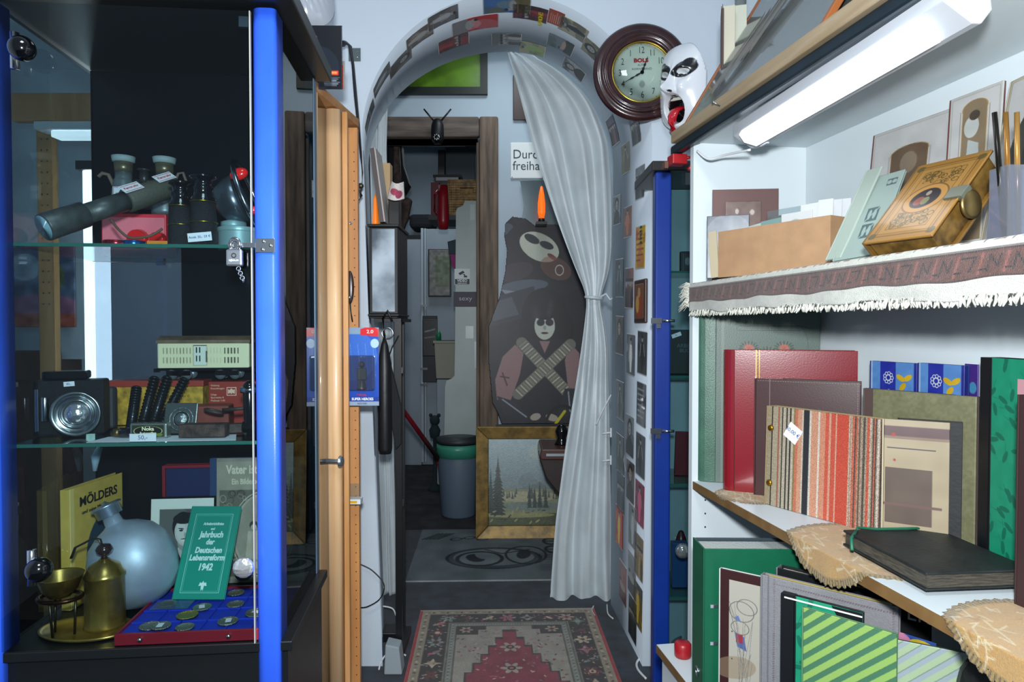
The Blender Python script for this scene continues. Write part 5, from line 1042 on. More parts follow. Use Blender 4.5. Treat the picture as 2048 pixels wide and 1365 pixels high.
# cardboard cut-out of two costumed people
def p_cut():
    W, H = .56, 1.18; cv = CV(W, H, 170, '#15171c'); cv.m[:] = False
    def M(k): cv.m |= k
    dk, hair = '#15161b', '#0c0c10'
    outl = [(.02, .12), (.0, .35), (-.0, .55), (.06, .72), (.09, .86), (.10, .98), (.085, 1.06), (.09, 1.13), (.13, 1.17), (.20, 1.16), (.25, 1.12), (.36, 1.13), (.44, 1.12), (.56, 1.1), (.56, 0), (.07, 0), (.05, .06)]
    M(cv.pin(outl)); cv.poly(outl, '#1a1b22').noise(.02, .03)
    cv.X = cv.X+.055
    # upper figure: leaning head with pale face, fur and dark clothes
    cv.ell(.15, 1.08, .06, .09, hair).ell(.15, 1.10, .04, .03, '#3c4450', .4).ell(.30, .98, .17, .17, '#17141a').ell(.33, 1.0, .115, .075, '#b4b8a8', -.5).ell(.29, 1.045, .045, .022, '#24262a', -.5).ell(.37, 1.01, .04, .02, '#24262a', -.4).ell(.40, .945, .03, .012, '#6c3034', -.6).ell(.2, .86, .10, .05, '#4c3848', .3, .5).ell(.42, .88, .09, .06, '#8c5c44', -.5, .5).ring(.44, .87, .022, .028, .003, '#b8b8b0').ell(.25, .78, .13, .035, '#4c5460', .1).poly([(.12, .76), (.28, .74), (.22, .66)], '#7c8490')
    # middle glitter clothes
    cv.poly([(.03, .70), (.3, .78), (.34, .62), (.05, .55)], '#262830').poly([(.06, .68), (.18, .72), (.22, .62), (.08, .58)], '#5c646e', .6)
    # seated figure
    cv.ell(.36, .62, .125, .15, hair).ell(.30, .54, .08, .1, hair).ell(.45, .54, .07, .1, hair)
    cv.poly([(.20, .44), (.28, .48), (.46, .48), (.54, .42), (.52, .12), (.22, .12)], '#1c1b22')
    sk = '#8c6c6c'
    cv.poly([(.20, .45), (.245, .40), (.225, .28), (.17, .12), (.10, .14), (.09, .25), (.13, .38)], sk).poly([(.50, .46), (.55, .40), (.56, .2), (.49, .18), (.47, .36)], sk)
    cv.line([(.13, .29), (.155, .22)], .008, '#4c2c34').line([(.12, .27), (.165, .262)], .008, '#4c2c34')
    cv.ell(.36, .555, .056, .078, '#b8bcb0').ell(.338, .575, .022, .02, '#1c1e22', .2).ell(.386, .575, .022, .02, '#1c1e22', -.2).ell(.36, .545, .008, .012, '#8c908a').ell(.36, .515, .02, .006, '#3c2024').ell(.36, .62, .06, .03, hair)
    cv.poly([(.33, .47), (.39, .47), (.36, .40)], sk)
    for (x0, y0, x1, y1) in ((.235, .46, .50, .16), (.50, .45, .215, .17)):
        cv.line([(x0, y0), (x1, y1)], .062, '#6c6c60')
        for k in range(22):
            t_ = (k+.5)/22; cx, cy = x0+(x1-x0)*t_, y0+(y1-y0)*t_; nx_, ny_ = (y1-y0), -(x1-x0); l = math.hypot(nx_, ny_); nx_ /= l; ny_ /= l
            cv.line([(cx-nx_*.024, cy-ny_*.024), (cx+nx_*.024, cy+ny_*.024)], .006, '#c0bca4' if k % 2 else '#8c8a78')
    cv.poly([(.10, .16), (.19, .13), (.30, .03), (.24, -.0), (.14, .05)], '#20242c').poly([(.47, .2), (.56, .2), (.54, .06), (.42, .02)], '#20242c').line([(.13, .14), (.26, .04)], .008, '#8c929a').line([(.49, .18), (.50, .07)], .008, '#8c929a')
    cv.ell(.31, .04, .03, .02, '#a4988c', .3).ell(.40, .035, .035, .02, '#a4988c', -.3).ring(.46, .0, .09, .10, .008, '#0c0c10').line([(.42, .0), (.47, .07)], .016, '#b8b020')
    cv.X = cv.X-.055; return cv.noise(.025)
cvv = p_cut(); a = at(975, 842, 3.62); hh = at(1010, 422, 3.62).z-at(1010, 842, 3.62).z
t = thing('cardboard_cutout', 'cardboard cut-out of two face painted long haired people behind the painting', 'cardboard cutout', (a.x, 3.80, 0)); t.rotation_euler = (0, 0, .06)
zz = at(1010, 842, 3.80).z; k_ = 3.80/3.62
o = sheet('printed_board', cvv, .56*hh/1.18*1.04*k_, hh*k_, paint(.45, coat=.12, spec=.5), t, .005, 0, 0, zz-.02); 
MB().box(.1, .2, .006, .07, .001, zz+.3).build('stand_strut', mat('brown_cardboard', '#7c6448', .8), t)
b_ = MB().box(.04, .50, -.0, .005, .001, zz-.021).build('lower_board', mat('dark_print_board', '#15161a', .4), t)
# small table / organ corner behind the curtain
t = thing('side_table', 'dark brown wooden side table corner showing beside the curtain', 'table', (0, 0, 0)); a, b_ = at(1078, 893, 3.2), at(1140, 1010, 3.2)
MB().prism([(a.x, a.z-.03), (a.x+.008, a.z), (a.x+.3, a.z), (a.x+.3, a.z-.05), (a.x+.006, a.z-.05)], 3.12, 3.40).build('table_top', mat('dark_red_brown_wood', '#4c3028', .35, coat=.3), t, bevel=.006)
MB().prism([(a.x, a.z-.051), (a.x+.3, a.z-.051), (a.x+.3, .003), (a.x+.16, .003), (a.x+.14, a.z-.28), (a.x+.03, a.z-.14)], 3.15, 3.38).build('table_side', mat('dark_side_wood', '#2a1c1a', .5), t, bevel=.006)
o = MB().box(a.x+.03, a.x+.2, 3.1185, 3.1195, a.z-.032, a.z-.020).build('inlay_strip', steel, t)
t = thing('desk_object', 'dark ornament standing on the side table next to the curtain', 'ornament', (a.x+.11, 3.25, a.z+.001)); MB().lathe([(0, 0), (.035, 0), (.03, .01), (.02, .03), (.032, .06), (.02, .09), (0, .1)], 24).build('ornament', gloss, t)
# standing white panel door with the stickers
pw = mat('pale_green_white_laminate', '#a8b4b2', .4, var=.04, vs=6)
YD = 4.40
A_ = [(888, 908), (958, 908), (958, 402), (930, 402), (926, 412), (915, 416), (912, 424), (910, 700), (909, 752), (903, 758), (893, 762), (890, 775)]
t = thing('fridge_panel', 'tall pale laminate panel with stickers standing inside the back doorway', 'panel', (0, 0, 0)); P = [at(*q, YD) for q in A_]
MB().prism([(p.x, max(p.z, .0)) for p in P], YD, YD+.03).build('panel_board', pw, t)
MB().box(P[1].x-.19, P[1].x, YD+.031, YD+.05, .001, P[0].z+.2).build('panel_leg', mat('dark_kick_board', '#3c4448', .6), t)
a, b_ = at(955, 394, YD), at(961, 436, YD); MB().box(a.x, b_.x, YD-.02, YD-.001, b_.z, a.z).build('hinge', mat('brass_hinge', '#a89c74', .35, metal=.6), t)
for px, py, w2, h2 in ((945, 400+25, .03, .10), (939, 665, .05, .08), (952, 710, .02, .17)):
    q = at(px, py, YD-.001); MB().box(q.x-w2/2, q.x+w2/2, YD-.0015, YD-.0003, q.z-h2/2, q.z+h2/2).build('white_patch', mat('glossy_white_patch', '#c0ccca', .25), t)
def sticker(label, px0, py0, px1, py1, m, nm='sticker'):
    a, b_ = at(px0, py0, YD-.003), at(px1, py1, YD-.003); s_ = thing(nm, label, 'sticker', (a.x, YD-.0035, b_.z)); W, H = b_.x-a.x, a.z-b_.z; MB().box(0, W, 0, .003, 0, H).build('sticker_sheet', m, s_); return s_, W, H
navy = mat('navy_print', '#16222e', .5)
s_, W, H = sticker('white and navy video surveillance sticker on the pale panel', 909, 538, 940, 570, mat('white_sticker_paper', '#d8e0e0', .5))
MB().box(.003, W-.003, -.0006, -.0001, .003, H*.36).build('navy_band', navy, s_); text('VIDEO', .017, s_, WHT, (W/2, -.001, H*.25), bold=.04, sx=.95); text('ÜBERWACHT', .0075, s_, WHT, (W/2, -.001, H*.09), bold=.03)
MB().prism([(W*.25, H*.72), (W*.55, H*.88), (W*.66, H*.76), (W*.36, H*.60)], -.0007, -.0001).build('camera_symbol', navy, s_); MB().prism([(W*.52, H*.64), (W*.62, H*.60), (W*.60, H*.46), (W*.82, H*.46), (W*.82, H*.56), (W*.70, H*.58), (W*.66, H*.68)], -.0007, -.0001).build('arm_symbol', navy, s_)
s_, W, H = sticker('dark purple sticker with curly pale lettering on the pale panel', 907, 584, 955, 614, mat('dark_purple_sticker', '#2c2438', .5)); text('sexy', .030, s_, mat('pale_lilac_print', '#b4b4c4', .5), (W/2, -.0006, H*.55), sx=1.15)
# wicker basket and red things on shelf
sh_ = thing('high_shelf', 'shelf carrying the basket above the pale panel', 'shelf', (0, 0, 0)); a = at(858, 432, 4.5); b_ = at(965, 432, 4.5); MB().box(a.x, .3, 4.47, 4.8, a.z-.03, a.z).box(.02, .06, 4.042, 4.4695, a.z-.03, a.z).build('shelf_board', mat('dark_shelf_board', '#3c3c40', .6), sh_); 
wk = mat('wicker_tan', '#a88a5c', .7, color2='#6c5430', vs=30, bump=.8, bs=80)
a = at(895, 431, 4.54); b_ = at(968, 360, 4.54); t = thing('wicker_basket', 'tan wicker basket with handle slot above the pale panel', 'basket', (a.x, 4.54, a.z+.001)); W, H = b_.x-a.x, b_.z-a.z
mb = MB()
for k in range(14): z = .008+k*(H-.012)/14; mb.box(-.0, W, -.004+.002*(k % 2), .0, z, z+(H/14)*.75) if not (8 <= k <= 10) else mb.box(0, W*.35, -.004, 0, z, z+H/14*.75).box(W*.72, W, -.004, 0, z, z+H/14*.75)
for k in range(17): mb.box(k*W/17+.002, k*W/17+.008, -.001, .003, 0, H*(.6 if 6 <= k <= 12 else 1))
mb.box(0, W, -.006, .006, H-.012, H)
mb.build('basket_front', wk, t); MB().box(0, W, .004, .22, 0, .01).box(0, .01, .004, .22, .01, H).box(W-.01, W, .004, .22, .01, H).box(0, W, .21, .22, .01, H).build('basket_sides', wk, t)
rd = mat('dark_red_plastic', '#8c1420', .35); a = at(862, 431, 4.55)
t = thing('red_folder', 'dark red folder standing left of the wicker basket', 'folder', (a.x, 4.55, a.z+.001)); MB().box(0, .055, 0, .2, 0, .22).build('folder_body', mat('dull_crimson_board', '#5c1c2c', .5), t, bevel=.002)
t = thing('red_jug', 'bright red plastic jug between the folder and the basket', 'jug', (at(888, 431, 4.47).x, 4.42, at(888, 440, 4.42).z)); MB().lathe([(0, -.06), (.03, -.06), (.038, 0), (.034, .14), (.030, .22), (0, .22)], 24).build('jug_body', rd, t); MB().tube([(-.03, 0, .19), (-.055, 0, .16), (-.055, 0, .06), (-.034, 0, .03)], .008).build('jug_handle', rd, t)
t = thing('book_stack', 'small pile of pale and dark books on the wicker basket', 'books', (at(866, 358, 4.6).x, 4.6, at(866, 360, 4.52).z+.012)); MB().box(.02, .17, 0, .15, 0, .022).build('book', mat('pale_book', '#9ca0a4', .6), t); MB().box(0, .19, 0, .16, .0222, .04).build('book', blk, t)
# cupboards of the far room
cp = mat('grey_white_cupboard', '#8f9ba6', .5, var=.04, vs=3); cp2 = mat('cupboard_edge', '#a4b0b8', .45)
YC = 5.6
t = thing('cupboard', 'tall grey white cupboard door at the left of the far room', 'cupboard', (0, 0, 0)); a, b_ = at(700, 478, YC), at(842, 478, YC); MB().box(a.x, b_.x, YC, YC+.35, .001, a.z).build('cupboard_body', cp, t, bevel=.004); MB().box(b_.x-.14, b_.x, YC-.005, YC-.0005, a.z-.0, a.z+.03).build('dark_top_edge', blk, t)
c2 = thing('cupboard', 'grey white cupboard with chrome hinges behind the framed print', 'cupboard', (0, 0, 0)); a, b_ = at(843, 458, YC+.02), at(960, 458, YC+.02); MB().box(a.x, b_.x, YC+.02, YC+.38, .001, a.z).build('cupboard_body', cp, c2, bevel=.004)
MB().box(a.x, a.x+.02, YC-.02, YC+.0195, .03, a.z).box(a.x+.026, a.x+.04, YC-.005, YC+.0195, .03, a.z).build('door_edge', cp2, c2)
for py in (612, 738, 770): q = at(843, py, YC-.03); MB().box(q.x-.01, q.x+.05, YC-.04, YC-.021, q.z-.008, q.z+.008).build('hinge', chrome, c2)
t, w_, h_ = bx('framed_print', 'thin black framed faded print on the far cupboard', 'picture', 856, 498, 902, 594, YC-.03, .02, mat('thin_black_frame', '#14181a', .4), 'picture_frame'); sheet('print', CV(w_-.02, h_-.02, 40, '#6c6c68').rect(.05, .07, w_-.02, h_-.07, '#5a6450').noise(.08, .02), w_-.02, h_-.02, cm, t, .0005, -.001, .01, .01)
t, w_, h_ = bx('dark_poster', 'dark poster in the lower cupboard of the far room', 'poster', 845, 632, 875, 765, YC-.035, .012, mat('dark_poster_board', '#1c2026', .5)); sheet('poster_print', CV(w_, .3, 20, '#14181c').line([(.02, .2), (.1, .22)], .012, '#7c8488').line([(.02, .15), (.1, .16)], .012, '#6c6468').noise(.1), w_, .3, cm, t, .0005, -.001, 0, h_-.33)
pl = mat('beige_plastic_bin', '#8c8c7c', .5); a, b_ = at(868, 682, 4.9), at(913, 758, 4.9)
t = thing('plastic_bin', 'beige plastic storage bin with a green bottle in front of the poster', 'bin', (a.x, 4.9, b_.z)); W, H = b_.x-a.x, a.z-b_.z; MB().prism([(.015, 0), (W, 0), (W, H), (0, H)], 0, .2).box(-.008, W+.004, -.008, .21, H-.02, H).build('bin_body', pl, t, bevel=.004)
q = at(876, 682, 4.95); tt = thing('green_bottle', 'small green bottle top standing in the beige bin', 'bottle', (q.x, 5.0, q.z)); MB().lathe([(0, 0), (.018, 0), (.018, .05), (.008, .07), (0, .07)], 16).build('bottle', mat('green_plastic', '#1c7c54', .4), tt)
tb2 = thing('bin_stand', 'grey cabinet block carrying the beige bin in the far room', 'cabinet', (0, 0, 0)); c_ = at(885, 759, 4.9); MB().box(a.x+.02, b_.x+.1, 4.9, 5.3, .001, c_.z-.002).build('cabinet_body', cp, tb2, bevel=.003)
t = thing('hanging_bag', 'dark and magenta cloth bag hanging at the edge of the pale panel', 'bag', (0, 0, 0)); P = [at(*q, 4.435) for q in ((895, 484), (916, 478), (918, 508), (898, 508))]; MB().prism([(p.x, p.z) for p in P], 4.4305, 4.46).build('dark_upper_bag', mat('dark_teal_cloth', '#2c3c44', .8), t); P = [at(*q, 4.435) for q in ((900, 509), (918, 509), (916, 534), (908, 538), (903, 528))]; MB().prism([(p.x, p.z) for p in P], 4.4305, 4.46).build('magenta_lower_bag', mat('magenta_cloth', '#7c2060', .7), t)
# hanging coats, black boxes
ck = mat('dark_coat_cloth', '#10141a', .9, bump=.4, bs=40)
t = thing('hanging_coat', 'dark coat hanging in the upper left of the back doorway', 'coat', (0, 0, 0)); P = [at(*q, 4.3) for q in ((775, 285), (802, 285), (806, 330), (818, 368), (808, 385), (816, 430), (800, 460), (770, 460))]; MB().prism([(p.x, p.z) for p in P], 4.28, 4.42).build('coat_body', ck, t, bevel=.02)
t = thing('brown_garment', 'brown checked garment hanging under the dark coat', 'garment', (0, 0, 0)); P = [at(*q, 4.26) for q in ((790, 287), (800, 287), (806, 398), (818, 398), (826, 402), (818, 440), (806, 470), (790, 470))]; MB().prism([(p.x, p.z) for p in P], 4.2, 4.26).build('garment_body', mat('brown_check_cloth', '#4c3c38', .9, var=.3, vs=30), t, bevel=.01)
t, _, _ = bx('black_bag', 'black bag lying on top of the far cupboards', 'bag', 818, 428, 866, 456, 5.62, .3, ck, 'bag_body', bevel=.03)
t, _, _ = bx('dark_case', 'dark slim case standing behind the red folder on the far cupboard', 'case', 876, 300, 890, 458, 5.8, .1, blk, 'case_body')
t, _, _ = bx('grey_board', 'dark grey board standing on the cupboard behind the basket', 'board', 891, 290, 950, 457, 5.85, .03, mat('dark_grey_blue_board', '#3c4850', .6), 'board')
t = thing('clothes_rail', 'dark clothes rail near the ceiling of the far room', 'rail', (0, 0, 0)); zr = at(780, 284, 4.3).z; MB().box(-1.699, -.3, 4.2, 4.42, zr, zr+.02).build('rail', blk, t)
# broom handle, waste bin, teddy
q0, q1 = at(802, 815, 3.5), at(878, 920, 4.1); t = thing('red_broom_handle', 'red broom handle leaning across the back doorway', 'broom', (0, 0, 0)); e = q1+(q1-q0).normalized()*.0; MB().cyl(q0, q1, .012, .015).build('handle', mat('dark_red_lacquer', '#6c101c', .4), t); MB().cyl(q1+(q1-q0).normalized()*.001, (q1.x+.06, q1.y+.02, .003), .016, .02).build('broom_head', mat('dark_red_lacquer', '#6c101c', .4), t)
q = onz(916, 1014, 0); t = thing('waste_bin', 'grey waste bin with a green liner beside the painting', 'waste bin', (at(917, 950, 4.13).x, 4.13, .001)); MB().lathe([(0, .0), (.10, 0), (.105, .01), (.13, .40), (.128, .41), (.12, .41), (0, .39)], 36).build('bin_body', mat('grey_bin_plastic', '#5c6c7c', .45), t); MB().lathe([(.131, .36), (.134, .412), (.133, .44), (.122, .42), (.118, .40)], 36, 0, None, True, 1, 1, 7, .01).build('bin_liner', mat('green_bin_liner', '#3c8c74', .35), t); MB().lathe([(0, .445), (.134, .445), (.132, .47), (0, .475)], 36).build('bin_lid', mat('dark_grey_plastic', '#2c3034', .5), t)
q = at(868, 852, 4.7); t = thing('teddy_ornament', 'small dark teddy figure standing by the cupboard', 'ornament', (q.x, 4.75, .001)); MB().lathe([(0, 0), (.05, 0), (.04, .02), (.012, .05), (.012, q.z-.10), (.03, q.z-.09), (.04, q.z-.04), (.02, q.z), (0, q.z)], 20).ball((0, 0, q.z+.03), .035, 12).ball((-.028, 0, q.z+.065), .013, 8).ball((.028, 0, q.z+.065), .013, 8).build('figure', mat('dark_teal_plush', '#1c2c30', .9), t)
# ================================================================= wall clock
c0 = at(1288, 137, 2.23); ck_ = thing('wall_clock', 'round dark wooden wall clock with counter-clockwise numerals right of the arch', 'clock', frame((c0.x, 2.278, c0.z), .0) @ Matrix.Rotation(-.03, 4, 'Y'))
R = .158; cw = mat('dark_mahogany_clock_wood', '#3a1c1a', .25, color2='#241014', vs=20, coat=.5, bump=.05)
RC = Matrix.Rotation(PI/2, 4, 'X')
MB().lathe([(R, 0), (R+.003, .008), (R, .018), (R-.014, .026), (R-.021, .022), (R-.024, .029), (R-.030, .031), (R-.034, .025), (R-.037, .031), (R-.043, .031), (R-.046, .024), (R-.050, .027), (R-.055, .024), (R-.060, .018), (R-.060, 0)], 72, 0, RC).build('wooden_case', cw, ck_)
r_ = R-.060
MB().torus(r_, .0025, 64, 8, 0, RC @ Matrix.Translation((0, 0, .018))).build('brass_bezel', mat('brass', '#a08838', .3, metal=1), ck_)
fcv = CV(2*r_, 2*r_, 120, '#d6dacc'); fcv.ring(r_, r_, r_*.94, r_*.94, .0005, '#8c9088').ring(r_, r_, r_*.90, r_*.90, .0004, '#9ca098'); fcv.m[:] = fcv.ein(r_, r_, r_*.995, r_*.995) < 1; fcv.ell(r_, r_*.62, .008, .010, '#a0a49c').ring(r_, r_*.62, .009, .012, .0006, '#8c908c')
sheet('dial', fcv, 2*r_, 2*r_, paint(.4), ck_, .002, -.010, -r_, -r_)
ink = mat('black_ink', '#101214', .6); nm_ = {0: '12', 1: '1', 2: '2', 3: '3', 5: '5', 6: '6', 7: '7', 8: '8', 9: '9', 10: '10', 11: '11'}
for k, s_ in nm_.items():
    a = PI/2+k*PI/6; x, z = r_*.74*math.cos(a), r_*.74*math.sin(a); text(s_, .022, ck_, ink, (x, -.0125, z), name='numeral', sx=.72, bold=-.015)
text('4', .022, ck_, ink, (r_*.74*math.cos(PI/2+4*PI/6), -.0125, r_*.74*math.sin(PI/2+4*PI/6)), name='numeral', sx=.72)
mb = MB()
for k in range(12): a = k*PI/6; mb.box(-.0006, .0006, -.0125, -.012, r_*.91, r_*.96, 0, Matrix.Rotation(a, 4, 'Y'))
mb.build('minute_marks', ink, ck_)
text('BOLS', .0125, ck_, mat('bols_red', '#b01828', .5), (-.002, -.0125, r_*.40), bold=.07, sx=1.2); text('ALTER', .007, ck_, mat('grey_print', '#6c7470', .6), (0, -.0125, r_*.25)); text('KORNBRAND', .007, ck_, mat('grey_print', '#6c7470', .6), (0, -.0125, r_*.12), sx=1.1)
def hand(ang, L, w2):
    mb = MB(); M = Matrix.Rotation(ang, 4, 'Y'); mb.prism([(-w2*.4, 0), (-w2, L*.25), (-w2*.3, L*.35), (-w2*.9, L*.5), (-w2*.3, L*.62), (-w2*.2, L), (w2*.2, L), (w2*.3, L*.62), (w2*.9, L*.5), (w2*.3, L*.35), (w2, L*.25), (w2*.4, 0)], -.0155, -.0145, 0, M).cyl((0, -.0168, 0), (0, -.0143, 0), w2*1.4, n=20); return mb
hand(math.radians(-118), r_*.78, .0035).build('minute_hand', ink, ck_); hand(math.radians(22), r_*.55, .0045).build('hour_hand', ink, ck_)
MB().lathe([(r_-.001, .019), (r_*.85, .026), (r_*.5, .032), (0, .034)], 48, 0, RC).build('domed_glass', glass_mat('clock_glass', '#f0f6f6', .0, .02), ck_)
# ================================================================= masks
def mask(name, label, M, s=1.0, tongue=True, nx=90, nz=120):
    t = thing(name, label, 'mask', M); W, H = .17*s, .245*s
    cv = CV(W, H, nx, '#dde2e8' if tongue else '#9ca2ac'); X, Y = cv.X/W-.5, cv.Y/H-.5
    dk = '#0c0e12'
    if tongue:
        for sx in (-1, 1):
            cx = W*(.5+sx*.21); cy = H*.66
            cv.ell(cx, cy+.004*s, .034*s, .021*s, dk, sx*.25).ell(cx+sx*.012*s, cy+.018*s, .018*s, .014*s, dk)
            cv.ell(cx-sx*.002*s, cy-.002*s, .018*s, .007*s, '#d4dadd')
        cv.ell(W*.5, H*.25, W*.19, H*.15, dk)
    for sx in (-1, 1): cv.ell(W*(.5+sx*.055), H*.44, W*.022, H*.013, '#1c1e22')
    cv.m[:] = (np.abs(X*2.02)**2.3+np.abs(Y*2.02)**2.6) < 1
    def fn(u, v):
        x, z = u-.5, v-.5; d = np.sqrt(np.clip(1-(x/.52)**2, 0, 1))**.9*np.sqrt(np.clip(1-(np.abs(z)/.53)**2.6, 0, 1))
        g = lambda cx, cz, sx_, sz: np.exp(-((x-cx)/sx_)**2-((z-cz)/sz)**2)
        h = .085*d+.036*g(0, -.03, .055, .07)+.018*g(0, .06, .04, .12)+.012*g(.19, .2, .1, .04)+.012*g(-.19, .2, .1, .04)-.014*g(.2, .12, .07, .045)-.014*g(-.2, .12, .07, .045)
        h = h+.012*g(.2, -.02, .09, .08)+.012*g(-.2, -.02, .09, .08)+.010*g(.075, -.05, .03, .03)+.010*g(-.075, -.05, .03, .03)
        if tongue: h = h-.05*np.clip(1.35-((x/.19)**2+((z+.25)/.15)**2), 0, 1)+.016*g(0, -.46, .16, .05)
        else: h = h+.008*np.sin(z*60)*g(.15, .1, .2, .2)+.008*np.sin(x*50+z*40)*g(-.1, .05, .25, .25)
        return (x*W, -h*s, z*H)
    pgrid('mask_face', cv, fn, paint(.22, coat=.5), t, .003, smooth=True)
    if tongue:
        P = [(0, -.030*s, -.058*s), (0, -.052*s, -.060*s), (0, -.070*s, -.068*s), (0, -.078*s, -.082*s), (0, -.080*s, -.100*s), (0, -.077*s, -.120*s), (0, -.074*s, -.134*s)]
        mb = MB(); mb.tube([Vector(p) for p in P], [.014*s, .017*s, .018*s, .018*s, .017*s, .013*s, .004*s], 16, 0, .4); mb.build('tongue', mat('glossy_red_tongue', '#b81424', .2, coat=.5), t)
        for row, z, y in ((1, -.033, -.058),):
            mb = MB()
            for k in range(6): x = (-.020+k*.008)*s; mb.box(x-.0033*s, x+.0033*s, y*s-.004*s, y*s+.004*s, z*s-.004*s, z*s+.006*s)
            mb.build('teeth', mat('white_teeth', '#d8d8cc', .3), t, bevel=.001)
    else:
        pass
    return t
p = at(1392, 172, 2.17)
mask('grimacing_mask', 'white glossy mask with black eye patches and red tongue, beside the wall clock', frame((p.x-.01, 2.195, p.z), -.95) @ Matrix.Rotation(.12, 4, 'X') @ Matrix.Rotation(.12, 4, 'Y'), 1.08)
p = at(598, -22, 1.75); ms = mask('white_mask', 'white wrinkled mask lying on top of the black pack, top left', frame((p.x, 1.80, p.z), .5) @ Matrix.Rotation(-.2, 4, 'X'), .85, False)
G[:] = [.84, .80]
# ================================================================= white bookcase on the right
BO = Vector((.427, 1.6, 0)); BYW = math.atan(.154); BU = Vector((math.cos(BYW), math.sin(BYW), 0)); BV = Vector((math.sin(BYW), -math.cos(BYW), 0))
# local frame: x = into the shelf, y = away from the camera (so v = -y)
BM = frame(BO, BYW)
def B(u, v, z): return BO+BU*u+BV*v+Vector((0, 0, z))
UD, VL_ = .280, 1.15
ZM, ZC, ZB, ZT2 = .784, 1.250, .416, 1.572
wlam = mat('white_laminate', '#eaf6fa', .45, bump=.05, bs=300)
bk_ = thing('bookcase', 'white wall shelf unit filled with old photo albums on the right', 'bookcase', BM)
MB().box(-.004, UD+.02, .0, .018, 0, 1.60).build('end_panel', wlam, bk_)
MB().box(UD, UD+.016, -VL_, -.0005, 0, 1.95).build('back_panel', wlam, bk_)
MB().box(0, UD-.0005, -VL_, -.0005, ZM-.018, ZM).build('shelf_board', wlam, bk_)
MB().box(-.002, -.0003, -VL_, -.0005, ZM-.0185, ZM-.0005).build('brown_edge_strip', mat('brown_edge_band', '#8c6c40', .5, color2='#7c5c34', vs=30), bk_)
MB().box(0, UD-.0005, -VL_, -.0005, ZC-.022, ZC-.004).build('shelf_board', wlam, bk_)
MB().box(-.10, UD-.0005, -VL_, -.03, ZB-.018, ZB).build('shelf_board', wlam, bk_)
MB().box(-.1015, -.1003, -VL_, -.03, ZB-.018, ZB).build('brown_edge_strip', mat('brown_edge_band', '#8c6c40', .5, color2='#7c5c34', vs=30), bk_)
MB().box(-.09, UD-.0005, -VL_, -.04, .0, ZB-.0185).build('base_cupboard', wlam, bk_)
MB().box(.004, UD-.0005, -VL_, -.0005, ZT2+.004, ZT2+.020).build('top_shelf', wlam, bk_)
MB().box(-.022, .0, -VL_, .10, ZT2-.004, ZT2+.020).build('dark_rail', mat('dark_blue_steel_rail', '#2c3c48', .35, metal=.5, var=.15, vs=8), bk_, bevel=.005)
mb = MB()
for z in [.45+.032*k for k in range(10)]: mb.cyl((.03, -.0004, z), (.03, -.0010, z), .0022, n=8)
o = mb.build('peg_hole', mat('dark_hole', '#3a2818', .9), bk_); o['kind'] = 'stuff'
plank = mat('pale_dusty_plank', '#b09c80', .7, color2='#9c8868', vs=8, stretch=(8, .6, 8), bump=.3, bs=80)
t = thing('plank', 'rough pale wooden plank lying along the dark rail above the lamp', 'plank', BM); MB().box(-.030, .20, -VL_, .075, ZT2+.0205, ZT2+.048).build('plank_board', plank, t, bevel=.002)
ZP = ZT2+.048
q = B(-.031, .19, ZP-.02); t = thing('screw', 'small steel screw sticking out of the plank edge', 'screw', frame(q, BYW)); MB().cyl((0, 0, 0), (-.014, -.002, .006), .0013, n=8).cyl((-.014, -.002, .006), (-.016, -.0022, .0068), .0018, .0042, 12).build('screw', steel, t)
t = thing('red_clamp', 'red plastic clamp wrapped around the far end of the dark rail', 'clamp', frame(B(-.011, -.085, ZT2-.03), BYW)); red_ = mat('red_plastic_clamp', '#b41c24', .35)
MB().box(-.020, .018, -.026, .012, .0, .024).build('clamp_jaw', red_, t, bevel=.003); MB().tube([(.02, -.01, .018), (.034, -.012, .02), (.036, -.012, .0), (.026, -.012, -.012)], .005, 8).build('clamp_hook', red_, t); MB().box(-.030, -.021, .0, .02, -.006, .01).build('brown_block', mat('brown_block', '#6c4a3c', .6), t)
# lamp under the top shelf
lp = thing('tube_lamp', 'lit white fluorescent lamp fixed under the top shelf of the bookcase', 'lamp', frame((0, 0, 0), 0)); 
L0, L1 = at(1500, 300, 1.43), at(1875, 90, .895)
d = (L1-L0); yl2 = math.atan2(d.y, d.x); Ll = math.hypot(d.x, d.y); LM = frame((L0.x, L0.y, ZT2), yl2); lp.matrix_basis = LM
whe = mat('white_enamel', '#d4dbe2', .35)
MB().prism([(-.028, 0), (.034, 0), (.038, -.030), (.024, -.048), (.012, -.048), (-.028, -.022)], -.02, Ll+.045, 0, Matrix(((0, 1, 0, 0), (1, 0, 0, 0), (0, 0, 1, 0), (0, 0, 0, 1)))).build('lamp_housing', whe, lp, bevel=.002)
# diffuser faces down and towards the aisle (local y negative is towards the wall)
MB().prism([(.0115, -.0488), (-.0285, -.0228), (-.033, -.031), (-.022, -.046), (.004, -.053)], .02, Ll-.01, 0, Matrix(((0, 1, 0, 0), (1, 0, 0, 0), (0, 0, 1, 0), (0, 0, 0, 1)))).build('light_diffuser', mat('lit_tube_diffuser_cool', '#f2f8ff', .4, emit=2.8), lp)
MB().box(.01, .04, .016, .022, -.0485, -.052).build('pull_switch', whe, lp, bevel=.001)
cable('thin white cable drooping from the far end of the shelf lamp', [B(-.004, .02, ZT2-.02), B(.01, .05, ZT2-.045), B(.03, .09, ZT2-.045), L0+Vector((0, 0, 0))+BV*.0], .0025, wc)
